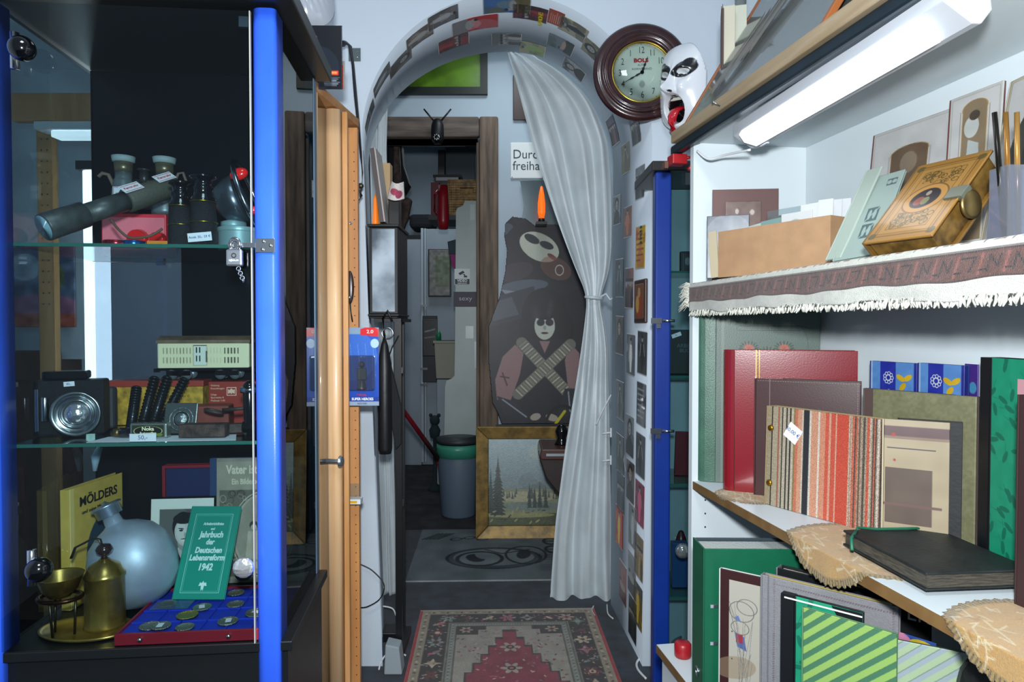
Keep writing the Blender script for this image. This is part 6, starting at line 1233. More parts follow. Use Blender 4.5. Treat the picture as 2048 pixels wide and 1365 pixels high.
# leaning glazed picture frames on the plank
fo = mat('orange_frame_wood', '#a05c2c', .4); gl_ = mat('dusty_brown_backing', '#4a4440', .35, var=.5, vs=3, color2='#2c2a28', coat=.4)
for i, (v0, ln, hh, uu, lb) in enumerate(((-.04, .55, .62, -.018, 'big glazed picture frame leaning back on the plank, farthest from the camera'), (.19, .52, .52, .012, 'second glazed picture frame leaning on the plank behind the big one'), (.40, .5, .40, .040, 'third brown picture frame leaning on the plank, nearest the camera'))):
    o_ = B(uu, v0, ZP+.001)
    # x along v (towards camera), z up leaning into u, y = normal
    zz_ = (BU*.52+Vector((0, 0, .854))).normalized(); M, _, _ = basis(o_, o_+BV, o_+zz_); t = thing('glazed_frame', lb, 'picture frame', M)
    # basis y points to the back side ; frame bars around
    b1 = .012
    if i: ln -= .0
    for q in ((0, ln, 0, b1), (0, ln, hh-b1, hh), (0, b1, b1, hh-b1), (ln-b1, ln, b1, hh-b1)): MB().box(q[0], q[1], .0, .012, q[2], q[3]).build('frame_bar', fo, t, bevel=.002)
    MB().box(b1, ln-b1, .005, .009, b1, hh-b1).build('backing', gl_, t)
    MB().box(b1, ln-b1, .0025, .0035, b1, hh-b1).build('glass', glass_mat('frame_glass', '#e8eeee', .04, .06, .06), t)
sc_ = MB(); r = random.Random(3)
for k in range(7): x = .10+k*.022; z = .03+k*.012; sc_.add([(x, -.004, z), (x+.015, -.010-.004*r.random(), z+.01), (x+.10+.03*r.random(), -.016, z+.16+.05*r.random()), (x+.08, -.004, z+.17)], [(0, 1, 2, 3)])
for o in list(COL.objects):
    if o.name == 'glazed_frame': fr0 = o
so = sc_.build('cellophane_wrapper', glass_mat('torn_cellophane', '#a8a09c', .12, .15, .18)); so.matrix_basis = fr0.matrix_basis.copy(); tag(so, 'torn crinkled cellophane hanging on the big glazed picture frame', 'wrapper')
# books and pipe at the far end above the plank
pg = mat('cream_page_edges', '#d4d0bc', .8, bump=.6, bs=300)
for i, (px0, px1, py, Y, m, lb) in enumerate(((1436, 1440, 25, 1.63, mat('dark_brown_cover', '#3c2c28', .5), 'thin dark brown book at the far end of the plank'), (1441, 1464, 17, 1.63, pg, 'cream page block of an old book at the far end of the plank'), (1466, 1490, 12, 1.64, mat('pale_cream_cover', '#c8ccbc', .6), 'pale cream book standing second from the pipe'))):
    a, b_ = at(px0, py, Y), at(px1, py, Y); t = thing('book', lb, 'book', frame((a.x+.003, Y-.02+.01*i, ZP+.001), -.27)); MB().box(0, b_.x-a.x, 0, .05, 0, a.z-ZP).build('book_block', m, t, bevel=.001); MB().box(-.0016, -.0002, -.003, .053, 0, a.z-ZP+.003).build('cover', mat('brown_board_cover', '#4c342c', .6) if i < 2 else m, t)
a = at(1488, 20, 2.22); t = thing('wall_pipe', 'grey painted pipe running up the wall behind the pale books', 'pipe', (a.x, 2.255, 0)); MB().cyl((0, 0, .001), (0, 0, 2.898), .018).build('pipe', mat('grey_painted_pipe', '#9ca4a4', .5), t)
# ---------------------------------------------------------------- kilim draped over the carpet shelf
def p_kil():
    W, H = VL_, .34; cv = CV(W, H, 520, '#cfd0c4'); r = random.Random(8); br = '#5c3830'; dk = '#20181a'; pk = '#8c5048'
    # s runs: 0 = under side fringe, .062 = shelf edge, then top surface
    cv.rect(0, 0, W, .022, '#d4d6cc').rect(0, .022, W, .056, br).line([(0, .0225), (W, .0225)], .0018, dk).line([(0, .0555), (W, .0555)], .0018, dk)
    for k in range(34):
        x = .012+k*.034
        P = [(x, .030), (x+.006, .048), (x+.014, .034), (x+.020, .048)]
        if k % 3 == 2: P = [(x, .048), (x+.02, .048), (x+.01, .032)]
        cv.line(P, .0022, dk).line([(x+.022, .028), (x+.03, .050)], .0035, pk)
        cv.line([(x+.024, .032), (x+.032, .032)], .002, dk)
    for k in range(30):
        x = .008+k*.037; m = k % 3
        if m == 0: cv.rect(x, .066, x+.014, .078, '#7c5a3c')
        else: cv.line([(x, .066), (x, .074), (x+.006, .074)], .0024, dk).line([(x+.012, .068), (x+.018, .068), (x+.018, .076)], .0024, dk).rect(x+.022, .066, x+.027, .071, '#6c4c38')
    cv.rect(0, .25, W, .28, br)
    return cv.noise(.05).noise(.03, .01)
kc = p_kil()
def kfn(u, v):
    v_ = np.asarray(v)*.34; L = np.asarray(u)*VL_; r0 = .010
    # arc-length profile : bottom hanging (z negative) -> lip -> top
    s = v_-.058
    uu = np.where(s < 0, -.012, np.where(s < r0*PI/2, -.012+r0*(1-np.cos(np.clip(s, 0, r0*PI/2)/r0)), s-r0*PI/2-.002)); zz_ = np.where(s < 0, ZC-.010+s+r0*0, np.where(s < r0*PI/2, ZC-.010+r0*np.sin(np.clip(s, 0, r0*PI/2)/r0), ZC))
    uu = np.clip(uu, -.02, UD-.001); wob = .0025*np.sin(L*23)+.0015*np.sin(L*61+1)
    zz_ = zz_+np.where(s < 0, wob*np.clip(-s/.05, 0, 1), 0); uu = uu+np.where(s < 0, .003*np.sin(L*31)*np.clip(-s/.05, 0, 1)-.001, 0)
    p = [BO.x+BU.x*uu+BV.x*L, BO.y+BU.y*uu+BV.y*L, zz_]; return np.array(p)
kl = thing('woven_runner', 'brown and cream patterned woven runner draped over the upper bookshelf', 'rug runner', (0, 0, 0))
pgrid('runner_cloth', kc, kfn, paint(.95, bump=.8, bs=700, sheen=.2), kl, .003, smooth=False)
r = random.Random(11); mb = MB(); fr_ = mat('cream_wool_fringe', '#dcdccf', .9)
for k in range(300):
    v = .004+k*.0038; p = B(-.012+r.uniform(-.002, .002), v, ZC-.066+r.uniform(0, .003)); mb.tube([p, p+Vector((r.uniform(-.002, .002), r.uniform(-.002, .002), -.006)), p+Vector((r.uniform(-.004, .002), r.uniform(-.003, .003), -.013))], [.0018, .0022, .001], 5)
o = mb.build('edge_fringe', fr_, kl, fixn=False); o['kind'] = 'stuff'
mb = MB()
for k in range(70):
    u = -.012+k*.0012; z = ZC-.058+min(k, 40)*.0014; p = B(u if k > 40 else -.012+r.uniform(-.003, .003), -.001, min(z, ZC)); mb.tube([p, p-BV*.010+Vector((-.004, 0, .004)), p-BV*r.uniform(.012, .022)+Vector((r.uniform(-.018, -.008), 0, r.uniform(-.022, .0)))], [.0014, .0012, .0006], 5)
o = mb.build('end_tassels', fr_, kl, fixn=False); o['kind'] = 'stuff'
# ---------------------------------------------------------------- things on the upper (runner) shelf
zc = ZC+.0035
def quadbook(name, label, cat, BLp, BRp, TLp, thick, cover, cv=None, **k):
    bl, br, tl_ = at(*BLp), at(*BRp), at(*TLp); M, w_, h_ = basis(bl, br, tl_); return book(name, label, cat, M, w_, h_, thick, cover, cv=cv(w_, h_) if cv else None, **k), w_, h_
kraft = mat('brown_kraft_card', '#b8916a', .7, var=.05, vs=30)
a, b_ = at(1436, 553, 1.47), at(1660, 540, 1.245); yaw = math.atan2(b_.y-a.y, b_.x-a.x); w_ = math.hypot(b_.x-a.x, b_.y-a.y); hb = .098
t = thing('cardboard_box', 'open brown cardboard box of photographs on the patterned runner', 'box', frame((a.x, a.y, zc), yaw))
dp = .07; MB().box(0, w_, 0, .002, 0, hb).box(0, w_, dp-.002, dp, 0, hb).box(0, .002, .002, dp-.002, 0, hb).box(w_-.002, w_, .002, dp-.002, 0, hb).box(.002, w_-.002, .002, dp-.002, 0, .002).build('box_body', kraft, t)
M0 = t.matrix_basis.copy()
def inbox(name, label, cat, x, y, w2, h2, m, z=.003, ry=0, cv=None):
    tt = thing(name, label, cat, M0 @ Matrix.Translation((x, y, z)) @ Matrix.Rotation(ry, 4, 'Y')); 
    if cv: sheet('print', cv, w2, h2, paint(.3), tt, .0012)
    else: MB().box(0, w2, 0, .0015, 0, h2).build('card', m, tt)
    return tt
gp = mat('grey_photo_card', '#8c9498', .4)
inbox('photo_card', 'white photo mount with a round pale picture standing in the cardboard box', 'photo', .150, .010, .068, .112, None, .003, 0, CV(.068, .112, 50, '#dfe3e2').ell(.032, .080, .019, .019, '#a8b8b4').ell(.036, .078, .013, .015, '#c4ccc8'))
inbox('photo_card', 'green grey photo card leaning left of the white mount in the box', 'photo', .105, .014, .06, .105, mat('sea_green_card', '#7c9c98', .5), .003, -.06)
inbox('photo_card', 'pale green envelope low in the cardboard box', 'envelope', .055, .018, .07, .098, mat('pale_green_card', '#b4c4bc', .6), .003, -.12)
inbox('photo_card', 'white slip with a red line standing at the right end of the box', 'card', .225, .012, .03, .128, mat('white_photo_card', '#dde1e4', .5), .003, .04)
for k in range(4): inbox('photo_card', ('first', 'second', 'third', 'fourth')[k]+' upright pale card from the left behind the white photo mount', 'card', .185+k*.010, .022+.008*k, .05, .126+.002*k, mat('white_photo_card', '#dde1e4', .5), .003, .02*k)
tt = inbox('plastic_wrap', 'clear plastic bag of photos sticking up at the back of the box', 'plastic bag', .09, .045, .12, .13, glass_mat('clear_plastic', '#dfe8ea', .05, .1, .05)); tt2 = inbox('photo_card', 'brown photo seen through the clear plastic bag', 'photo', .095, .048, .09, .118, mat('brown_grey_photo', '#8c8070', .5))
# left of and behind the box
a = at(1413, 558, 1.50); t = thing('tintype_photo', 'grey tintype photo of a person leaning against the end panel', 'photo', frame((a.x, a.y, zc), -.35)); sheet('print', CV(.088, .132, 50, '#505a66').ell(.045, .085, .05, .05, '#7c8690', 0, .6).ell(.036, .078, .008, .010, '#c4c8c8').ell(.036, .05, .016, .025, '#2c3438').noise(.06, .01), .088, .136, paint(.3), t, .003); 
a = at(1424, 560, 1.555); t = thing('brown_folder', 'dark brown folder standing behind the cardboard box', 'folder', frame((a.x, a.y, zc), -.1)); MB().box(0, .145, 0, .003, 0, .205).build('folder_board', mat('reddish_brown_folder', '#6c4c48', .6), t)
a = at(1450, 556, 1.535); t = thing('group_photo', 'brown photo with two pale heads in front of the brown folder', 'photo', frame((a.x, a.y, zc), -.1)); sheet('print', CV(.078, .17, 40, '#7c6660').ell(.025, .148, .004, .006, '#c8bcb4').ell(.058, .146, .005, .006, '#c8bcb4').noise(.04, .01), .078, .175, paint(.4), t, .001)
a = at(1423, 556, 1.485); t = thing('cream_card', 'cream cards standing at the left end of the cardboard box', 'card', frame((a.x-.001, a.y, zc), -.9) @ Matrix.Rotation(-.08, 4, 'Y')); MB().box(0, .02, 0, .002, 0, .10).build('card', mat('cream_card', '#c8bc9c', .6), t)
# grey green booklet
def cv_gg(w_, h_):
    cv = CV(w_, h_, 90, '#9aaea6'); g_ = '#4c6464'
    for y0 in (.22, .42): 
        x0 = w_*.42; s = w_*.30; y1 = h_*y0; cv.rect(x0, y1, x0+s, y1+h_*.17, g_).ell(x0+s*.3, y1+h_*.085, s*.14, h_*.06, '#9aaea6').ell(x0+s*.7, y1+h_*.085, s*.14, h_*.06, '#9aaea6').line([(x0, y1), (x0+s, y1+h_*.17)], .002, '#9aaea6')
    return cv.rect(w_*.66, h_*.84, w_*.9, h_*.92, g_).ell(w_*.72, h_*.88, .004, .004, '#9aaea6').ell(w_*.84, h_*.88, .004, .004, '#9aaea6').noise(.02)
quadbook('booklet', 'grey green booklet with dark squares leaning on the gold album', 'booklet', (1667, 522, 1.14), (1748, 508, 1.075), (1733, 360, 1.185), .006, paint(.5), cv_gg, spine=mat('grey_green_cover', '#9aaea6', .5))
t, _, _ = quadbook('booklet', 'plain pale green booklet leaning behind the box and the grey green booklet', 'booklet', (1652, 520, 1.16), (1680, 515, 1.13), (1700, 352, 1.23), .004, mat('pale_green_booklet', '#a8b8ac', .5))
# golden album with clasp
def cv_gold(w_, h_):
    cv = CV(w_, h_, 150, '#b08038'); d = '#4c3414'; cx, cy = w_*.46, h_*.5
    cv.rect(w_*.06, h_*.05, w_*.94, h_*.95, '#a87830').rect(w_*.10, h_*.08, w_*.90, h_*.92, '#b88840')
    for x in (.08, .12, .88, .92): cv.line([(w_*x, h_*.04), (w_*x, h_*.96)], .0008, d)
    for y in (.06, .09, .91, .94): cv.line([(w_*.04, h_*y), (w_*.96, h_*y)], .0008, d)
    for x in (.07, .93):
        for y in (.07, .93): cv.ell(w_*x, h_*y, .006, .006, '#6c5a2c')
    cv.rect(w_*.2, h_*.14, w_*.80, h_*.86, d).rect(w_*.206, h_*.145, w_*.794, h_*.855, '#b4843c'); r = random.Random(6)
    for k in range(70):
        x = w_*r.uniform(.24, .76); y = h_*r.choice([r.uniform(.17, .33), r.uniform(.67, .83)]); cv.ring(x, y, r.uniform(.003, .007), r.uniform(.002, .005), .0007, '#5c4a1c', r.random()*3)
    return cv.ell(cx+.003, cy, w_*.31, h_*.185, '#7c5828').ell(cx+.003, cy, w_*.29, h_*.17, '#c08c40').ell(cx+.003, cy, w_*.21, h_*.125, '#6c5020').ell(cx+.003, cy, w_*.20, h_*.12, '#1c1018').ell(cx-.004, cy-.005, .008, .009, '#8c4030').ell(cx+.004, cy+.01, .004, .005, '#a0907c').ell(cx+.006, cy-.006, .006, .008, '#7c7c50').noise(.02)
gm = mat('worn_gilt_leather', '#a07434', .32, color2='#6c5028', vs=20, metal=.3, coat=.2)
ga, w_, h_ = quadbook('photo_album', 'gilt embossed photo album with oval picture and brass clasp leaning back', 'photo album', (1727, 487, 1.00), (1863, 470, .90), (1814, 338, 1.06), .045, paint(.3, coat=.3, metal=.25), cv_gold, spine=gm, pages=mat('gilt_page_edges', '#a8803c', .35, metal=.5, color2='#5c4420', vs=40), c=.004)
MB().box(w_-.02, w_+.006, -.003, .006, h_*.42, h_*.56).build('clasp_plate', mat('silver_grey_clasp', '#8c9080', .35, metal=.7), ga, bevel=.001)
MB().lathe([(.0, 0), (.019, 0), (.020, .003), (.016, .005), (0, .006)], 32, 0, Matrix.Translation((w_+.002, .02, h_*.47)) @ Matrix.Rotation(PI/2, 4, 'Y')).build('round_clasp', mat('dull_brass', '#6c5c38', .35, metal=.9), ga)
# cabinet cards along the back wall
def cv_cab(arch_h, rimc='#c8c8c4', photo='#6c5844', fig=0, oval=False):
    def f(w_, h_):
        cv = CV(w_, h_, 90, rimc); cv.rect(.004, .004, w_-.004, h_-.004, '#a8a49c').rect(.005, .005, w_-.005, h_-.005, '#cdcdcb')
        x0, x1 = w_*.27, w_*.73; y0, y1 = h_*.12, h_*arch_h
        if oval: cv.ell(w_*.5, h_*.48, w_*.36, h_*.36, '#3c3c34').ell(w_*.5, h_*.42, w_*.2, h_*.26, '#2c2c26').ell(w_*.5, h_*.66, w_*.1, h_*.09, '#8c8470').ell(w_*.5, h_*.73, w_*.11, h_*.05, '#20201c')
        else:
            cv.rect(x0-.006, y0, x1+.006, y1, '#9c9890').rect(x0-.004, y0, x1+.004, y1, '#d0cec8'); cv.ell((x0+x1)/2, y1, (x1-x0)/2+.002, h_*.05, '#b08c48').rect(x0-.001, y0, x1+.001, y1, '#b08c48').ell((x0+x1)/2, y1, (x1-x0)/2, h_*.048, photo).rect(x0, y0, x1, y1, photo)
            if fig: cv.ell((x0+x1)/2-.005, y1-.03, .014, .018, '#c8ccc8').poly([(x0+.004, y0+.02), (x1-.01, y0+.03), (x1-.012, y1-.06), (x0+.012, y1-.05)], '#b8c0bc').ell((x0+x1)/2, y1-.012, .010, .008, '#4c4438')
            else: cv.ell((x0+x1)/2, y1-.02, .02, .02, '#8c7c68')
        return cv.noise(.03, .02).noise(.015)
    return f
wd = mat('white_card_edge', '#d0d0cc', .5)
quadbook('cabinet_card', 'large white mount with an arched brown photo leaning on the back of the shelf', 'photo mount', (1722, 545, 1.365), (1880, 529, 1.185), (1738, 275, 1.385), .006, paint(.4), cv_cab(.80), spine=mat('dark_red_spine', '#6c3030', .5))
quadbook('cabinet_card', 'white mount with an arched photo of two children beside the gilt album', 'photo mount', (1882, 527, 1.170), (1985, 516, 1.075), (1890, 205, 1.185), .006, paint(.4), cv_cab(.90, fig=1, photo='#8c7a60'), spine=mat('dark_red_spine', '#6c3030', .5))
quadbook('cabinet_card', 'large cream mount with a dark oval portrait at the right picture edge', 'photo mount', (1958, 510, 1.03), (2130, 484, .87), (1985, 182, 1.07), .008, paint(.4), cv_cab(.8, '#c4bca0', oval=True), spine=mat('cream_card', '#c8bc9c', .6))
q = at(2030, 440, .86); t = thing('pen_holder', 'clear plastic cup holding gold and black pens at the right picture edge', 'pen holder', (q.x, q.y, zc)); MB().box(-.022, .03, -.016, .016, .0, .002).box(-.022, -.0208, -.016, .016, .002, .095).box(.0288, .03, -.016, .016, .002, .095).box(-.0208, .0288, -.016, -.0148, .002, .095).box(-.0208, .0288, .0148, .016, .002, .095).build('cup', glass_mat('violet_clear_plastic', '#c4c8e0', .04, .05, .08), t)
for x, dx, c, lb in ((-.012, -.016, '#1c1814', 'black pen leaning left in the clear cup'), (-.006, -.008, '#a87838', 'slim gold pen in the clear cup, second from the left'), (.004, -.004, '#c89850', 'thick gold pen in the middle of the clear cup'), (.016, .002, '#8c94a0', 'grey pen at the right of the clear cup')):
    pp = thing('pen', lb, 'pen', (q.x+x, q.y, zc+.0035)); MB().cyl((0, 0, 0), (dx, 0, .16), .0035, .003).build('pen_body', mat('pen_'+c, c, .25, metal=.6), pp)
# ---------------------------------------------------------------- albums on the middle shelf
zm = ZM+.001
def yb(name, label, cat, px0, Y0, px1, Y1, ptop, t_, cover, zb=zm, cvf=None, **k):
    a, b_ = at(px0, 700, Y0), at(px1, 700, Y1); h_ = at(px0, ptop, Y0).z-zb; a.z = zb; yaw = math.atan2(b_.y-a.y, b_.x-a.x); w_ = math.hypot(b_.x-a.x, b_.y-a.y)
    return book(name, label, cat, frame(a, yaw), w_, h_, t_, cover, cv=cvf(w_, h_) if cvf else None, **k), w_, h_
gg = mat('grey_green_leather', '#5c7468', .45, bump=.3, bs=400, var=.08); gg2 = mat('green_spine_leather', '#3e6c58', .4, bump=.3, bs=400, var=.1)
def cv_flow(w_, h_):
    cv = CV(w_, h_, 200, '#64786e'); d = '#3c4c44'; cv.rect(.012, 0, .018, h_, '#7c8c80')
    for y in (h_-.045, h_-.055): cv.line([(w_*.22, y), (w_*.82, y)], .0008, d)
    cv.line([(w_*.22, h_-.045), (w_*.2, h_-.05), (w_*.22, h_-.055)], .0008, d).line([(w_*.82, h_-.045), (w_*.88, h_-.07), (w_*.9, h_-.12)], .0008, d); r = random.Random(4)
    for x in (.32, .50, .66):
        yy = h_-.095 if x != .5 else h_-.108; cv.ell(w_*x, yy, .010, .009, '#b85c48')
        for k in range(6): a = k; cv.ell(w_*x+.007*math.cos(a), yy+.007*math.sin(a), .004, .003, '#c46c54', a)
        for k in range(16): a = k*.4; cv.ell(w_*x+.018*math.cos(a), yy+.012*math.sin(a), .005, .0015, d, a)
    return cv.noise(.012)
yb('photo_album', 'tall grey green album with red embossed flowers and a green spine, farthest on the shelf', 'photo album', 1432, 1.585, 1640, 1.545, 614, .03, paint(.45, bump=.2, bs=400), cvf=cv_flow, spine=gg2, round_=.04)
redl = mat('glossy_red_leather', '#8c1420', .22, coat=.5, bump=.06, bs=300)
t, w_, h_ = yb('photo_album', 'large glossy dark red album with a rounded spine and gold line', 'photo album', 1470, 1.495, 1716, 1.415, 700, .045, redl, spine=redl, round_=.024)
MB().box(.043, .0445, -.0005, -.0001, .0, h_).build('gold_line', mat('gold_foil_line', '#b08830', .35, metal=.8), t); MB().box(.050, .0508, -.0005, -.0001, .0, h_).build('gold_line', mat('gold_foil_line', '#b08830', .35, metal=.8), t); MB().box(.0, .0012, -.0012, .0005, 0, h_).build('hinge_groove', mat('dark_red_groove', '#5c0c14', .3), t)
brl = mat('brown_smooth_leather', '#4c3030', .3, coat=.25, bump=.05, bs=300)
t, w_, h_ = yb('photo_album', 'brown leather album with pale stitching between the red and striped albums', 'photo album', 1512, 1.465, 1722, 1.362, 757, .03, brl, spine=brl)
mb = MB()
for k in range(int(w_/.005)): mb.box(.004+k*.005, .007+k*.005, -.0006, -.0001, h_-.005, h_-.0044)
for k in range(int(h_/.005)): mb.box(w_-.005, w_-.0044, -.0006, -.0001, .002+k*.005, .005+k*.005)
o = mb.build('stitching', mat('pale_thread', '#b4a48c', .7), t); o['kind'] = 'stuff'
MB().box(.028, .0295, -.0005, -.0001, 0, h_).build('spine_crease', mat('pale_crease', '#8c7874', .3), t)
def cv_str(w_, h_):
    cv = CV(w_, h_, 260, '#c8b8a0'); r = random.Random(12); x = 0
    seq = [(.012, '#a89878'), (.003, '#2c2824'), (.014, '#b0a488'), (.004, '#a85c4c'), (.006, '#b4a88c'), (.003, '#1c1c1c'), (.008, '#c0b49c'), (.003, '#1c1c1c'), (.006, '#bcb098'), (.004, '#1c1c1c'), (.006, '#c8bca4'), (.004, '#8c7c4c'), (.007, '#d07858'), (.010, '#d8a080'), (.004, '#d8ccb8'), (.014, '#24262c'), (.005, '#e0d8c8'), (.016, '#dc9c7c'), (.004, '#e8dccc'), (.013, '#dc9474'), (.008, '#d85c44'), (.005, '#e0a488'), (.010, '#d45840'), (.003, '#e0b098'), (.026, '#d4503a'), (.003, '#c8b8a0')]
    tot = sum(a for a, _ in seq); sc = w_*.72/tot
    for a, c in seq: cv.rect(x, 0, x+a*sc, h_, c); x += a*sc
    while x < w_: a = r.uniform(.001, .0035); cv.rect(x, 0, x+a, h_, r.choice(['#c4b8a4', '#a89880', '#d05c44', '#5c5044', '#d8d0c0', '#b48c74', '#3c3834', '#cc6c54'])); x += a
    # woven texture: horizontal broken threads
    cv.c = cv.c*(1+.10*np.sin(cv.Y*2600+np.sin(cv.X*900)*2))[..., None]
    g = np.random.RandomState(1).rand(cv.ny, cv.nx); g = np.repeat(np.repeat(g, 2, 0), 2, 1); cv.c = cv.c*(1+.30*(g-.5)*(1+.8*(cv.X > w_*.7)))[..., None]; return cv.rect(.043*.0, 0, 0, 0, '#000000')
a, b_ = onz(1530, 1008, zm), onz(1803, 1083, zm); yaw = math.atan2(b_.y-a.y, b_.x-a.x); w_ = math.hypot(b_.x-a.x, b_.y-a.y); h_ = at(1535, 812, a.y).z-zm
t = book('photo_album', 'album bound in orange, cream and black striped woven cloth with brass studs', 'photo album', frame(a, yaw) @ Matrix.Rotation(-.03, 4, 'X'), w_*.90, h_, .030, paint(.85, bump=.6, bs=900), spine=mat('beige_woven_spine', '#a8946c', .8, bump=.5, bs=500), pages=mat('black_album_pages', '#303438', .7), cv=cv_str(w_*.90, h_), c=.003)
MB().box(.01, w_*.985, .0305, .0335, 0, h_*.985).build('back_board', mat('peach_woven_back', '#c8846c', .8), t); MB().box(.012, w_*.965, .007, .026, .004, h_-.012).build('dark_leaves', mat('black_album_pages', '#303438', .7), t)
for z in (.225, .78): MB().lathe([(.0065, 0), (.006, .003), (0, .0045)], 20, 0, Matrix.Translation((.010, -.0005, h_*z)) @ Matrix.Rotation(PI/2, 4, 'X')).build('brass_stud', mat('bright_brass_stud', '#c08c20', .25, metal=.9), t)
MB().box(-.016, .016, -.0012, -.0003, -.016, .016, 0, Matrix.Translation((.062, 0, h_*.76)) @ Matrix.Rotation(.55, 4, 'Y')).build('price_tag', paperw, t); text('30,00 €', .008, t, mat('blue_pen', '#3a4a78', .7), None, M=Matrix.Translation((.062, -.0015, h_*.77)) @ Matrix.Rotation(.5, 4, 'Y') @ Matrix.Rotation(PI/2, 4, 'X'))
# cream photo folder with brown windows, black album behind it
def cv_win(w_, h_):
    cv = CV(w_, h_, 90, '#b0a080'); cv.rect(0, h_*.87, w_, h_*.95, '#5c4040').rect(0, h_*.85, w_, h_*.87, '#8c7460').rect(w_*.05, h_*.77, w_*.8, h_*.78, '#4c443c').rect(w_*.02, h_*.18, w_*.75, h_*.62, '#5c4a3c').rect(0, h_*.32, w_*.9, h_*.34, '#6c4c44').rect(w_*.05, h_*.0, w_*.72, h_*.04, '#6c5848')
    cv.ell(w_*.15, h_*.88, .003, .003, '#b02820').ell(w_*.17, h_*.68, .002, .002, '#b02820'); return cv.noise(.03, .02)
yb('photo_folder', 'cream photo folder with brown window mounts right of the striped album', 'photo folder', 1770, 1.135, 1902, 1.085, 838, .006, paint(.5), cvf=cv_win, spine=mat('cream_card', '#c8bc9c', .6))
yb('photo_album', 'black worn album showing behind the cream photo folder', 'photo album', 1800, 1.165, 1928, 1.115, 838, .016, mat('worn_black_album', '#24272a', .7, bump=.5, bs=100))
def cv_olive(w_, h_): return CV(w_, h_, 70, '#7c7c58').noise(.04, .004).noise(.03, .02)
yb('photo_album', 'large olive album with a purple brown spine strip in front of the blue boxes', 'photo album', 1730, 1.27, 1955, 1.115, 777, .012, paint(.6), cvf=cv_olive, spine=mat('purple_brown_spine', '#54403c', .6), spine_w=.016)
def cv_blue(w_, h_):
    cv = CV(w_, h_, 110, '#5c94d8'); cv.rect(w_*.22, 0, w_*.56, h_, '#2030a8').rect(w_*.0, 0, w_*.04, h_, '#a8c8e8').rect(w_*.94, 0, w_, h_, '#1c2890')
    for k in range(6):
        y = h_-.030-k*.034
        for j in range(9): a = j*.7; cv.ring(w_*.40+.0085*math.cos(a), y+.0085*math.sin(a), .003, .003, .0007, '#e0e8f0')
        cv.ring(w_*.40, y, .005, .005, .0008, '#e0e8f0')
        yy = y-.005-.0*k
        if k % 2 == 0: cv.ell(w_*.74+.008, yy+.007, .010, .005, '#e0b820', .5).ell(w_*.74-.008, yy+.006, .010, .005, '#e0b820', -.5).ell(w_*.74-.003, yy-.010, .009, .005, '#d8b018', .8)
    return cv.noise(.02).noise(.03, .01)
for i, (p0, Y0, p1, Y1, lb) in enumerate(((1742, 1.335, 1834, 1.235, 'blue album with yellow butterflies and white daisies, left of its pair'), (1838, 1.225, 1929, 1.135, 'blue album with yellow butterflies and white daisies, right of its pair'))): yb('photo_album', lb, 'photo album', p0, Y0, p1, Y1, 722+i*4, .012, paint(.35, coat=.2), cvf=cv_blue, spine=mat('navy_blue_spine', '#1c2878', .4), group='blue daisy albums')
yb('photo_album', 'purple album edge between the blue albums and the black leafy binder', 'photo album', 1932, 1.165, 1956, 1.14, 728, .012, paint(.35), cvf=lambda w_, h_: CV(w_, h_, 20, '#4c3090').ell(w_*.6, h_-.04, .008, .010, '#4c9cc8').noise(.06), spine=mat('purple_cover', '#3c2878', .4))
def cv_leaf(c, d):
    def f(w_, h_):
        cv = CV(w_, h_, 130, c).noise(.02, .01); r = random.Random(3); n = int(w_*h_*1500)
        for k in range(n):
            x, y = w_*r.random(), h_*r.random(); a = r.random()*3.1; cv.ell(x, y, .010, .0038, d, a).line([(x, y), (x+.02*math.cos(a+.4), y+.02*math.sin(a+.4))], .0012, d, .6)
        return cv
    return f
t, w_, h_ = yb('ring_binder', 'bright green leaf patterned binder with black spine at the right picture edge', 'ring binder', 1984, 1.025, 2120, .905, 716, .03, paint(.45), cvf=cv_leaf('#189c74', '#0c7458'), spine=blk); MB().box(-.022, -.0035, -.001, .031, 0, h_).build('black_spine', blk, t); MB().box(w_*.42, w_*.7, -.0008, -.0001, h_-.05, h_-.028).build('price_sticker', mat('pink_edged_sticker', '#d8a0a8', .6), t)
yb('photo_album', 'dark reddish brown album edge at the far right of the middle shelf', 'photo album', 2040, .885, 2130, .83, 790, .02, mat('dark_red_brown_album', '#3c2424', .5))
# black old album lying on the lace
P = [onz(1716, 1062, .812), onz(1893, 1064, .812), onz(2035, 1140, .812), onz(1818, 1158, .812)]
cx = sum((p for p in P), Vector())/4; e1 = ((P[2]-P[3])+(P[1]-P[0])).normalized(); yaw = math.atan2(e1.y, e1.x); w_ = ((P[2]-P[3]).length+(P[1]-P[0]).length)/2; d_ = ((P[0]-P[3]).length+(P[1]-P[2]).length)/2
t = thing('old_album', 'worn black album with a green cord lying flat on the lace doily', 'photo album', frame((cx.x, cx.y, ZM+.0075), yaw)); wb = mat('worn_black_board', '#1c2426', .55, bump=.6, bs=120, var=.3, vs=30)
MB().box(-w_/2, w_/2, -d_/2, d_/2, 0, .003).build('back_cover', wb, t, bevel=.001); MB().box(-w_/2, w_/2, -d_/2, d_/2, .021, .025).build('front_cover', wb, t, bevel=.0015); MB().box(-w_/2+.003, w_/2-.004, -d_/2+.002, d_/2-.003, .0033, .0207).build('page_block', mat('dark_frayed_pages', '#3c3a34', .9, color2='#6c6454', vs=40, stretch=(1, 1, 12), bump=1, bs=200), t)
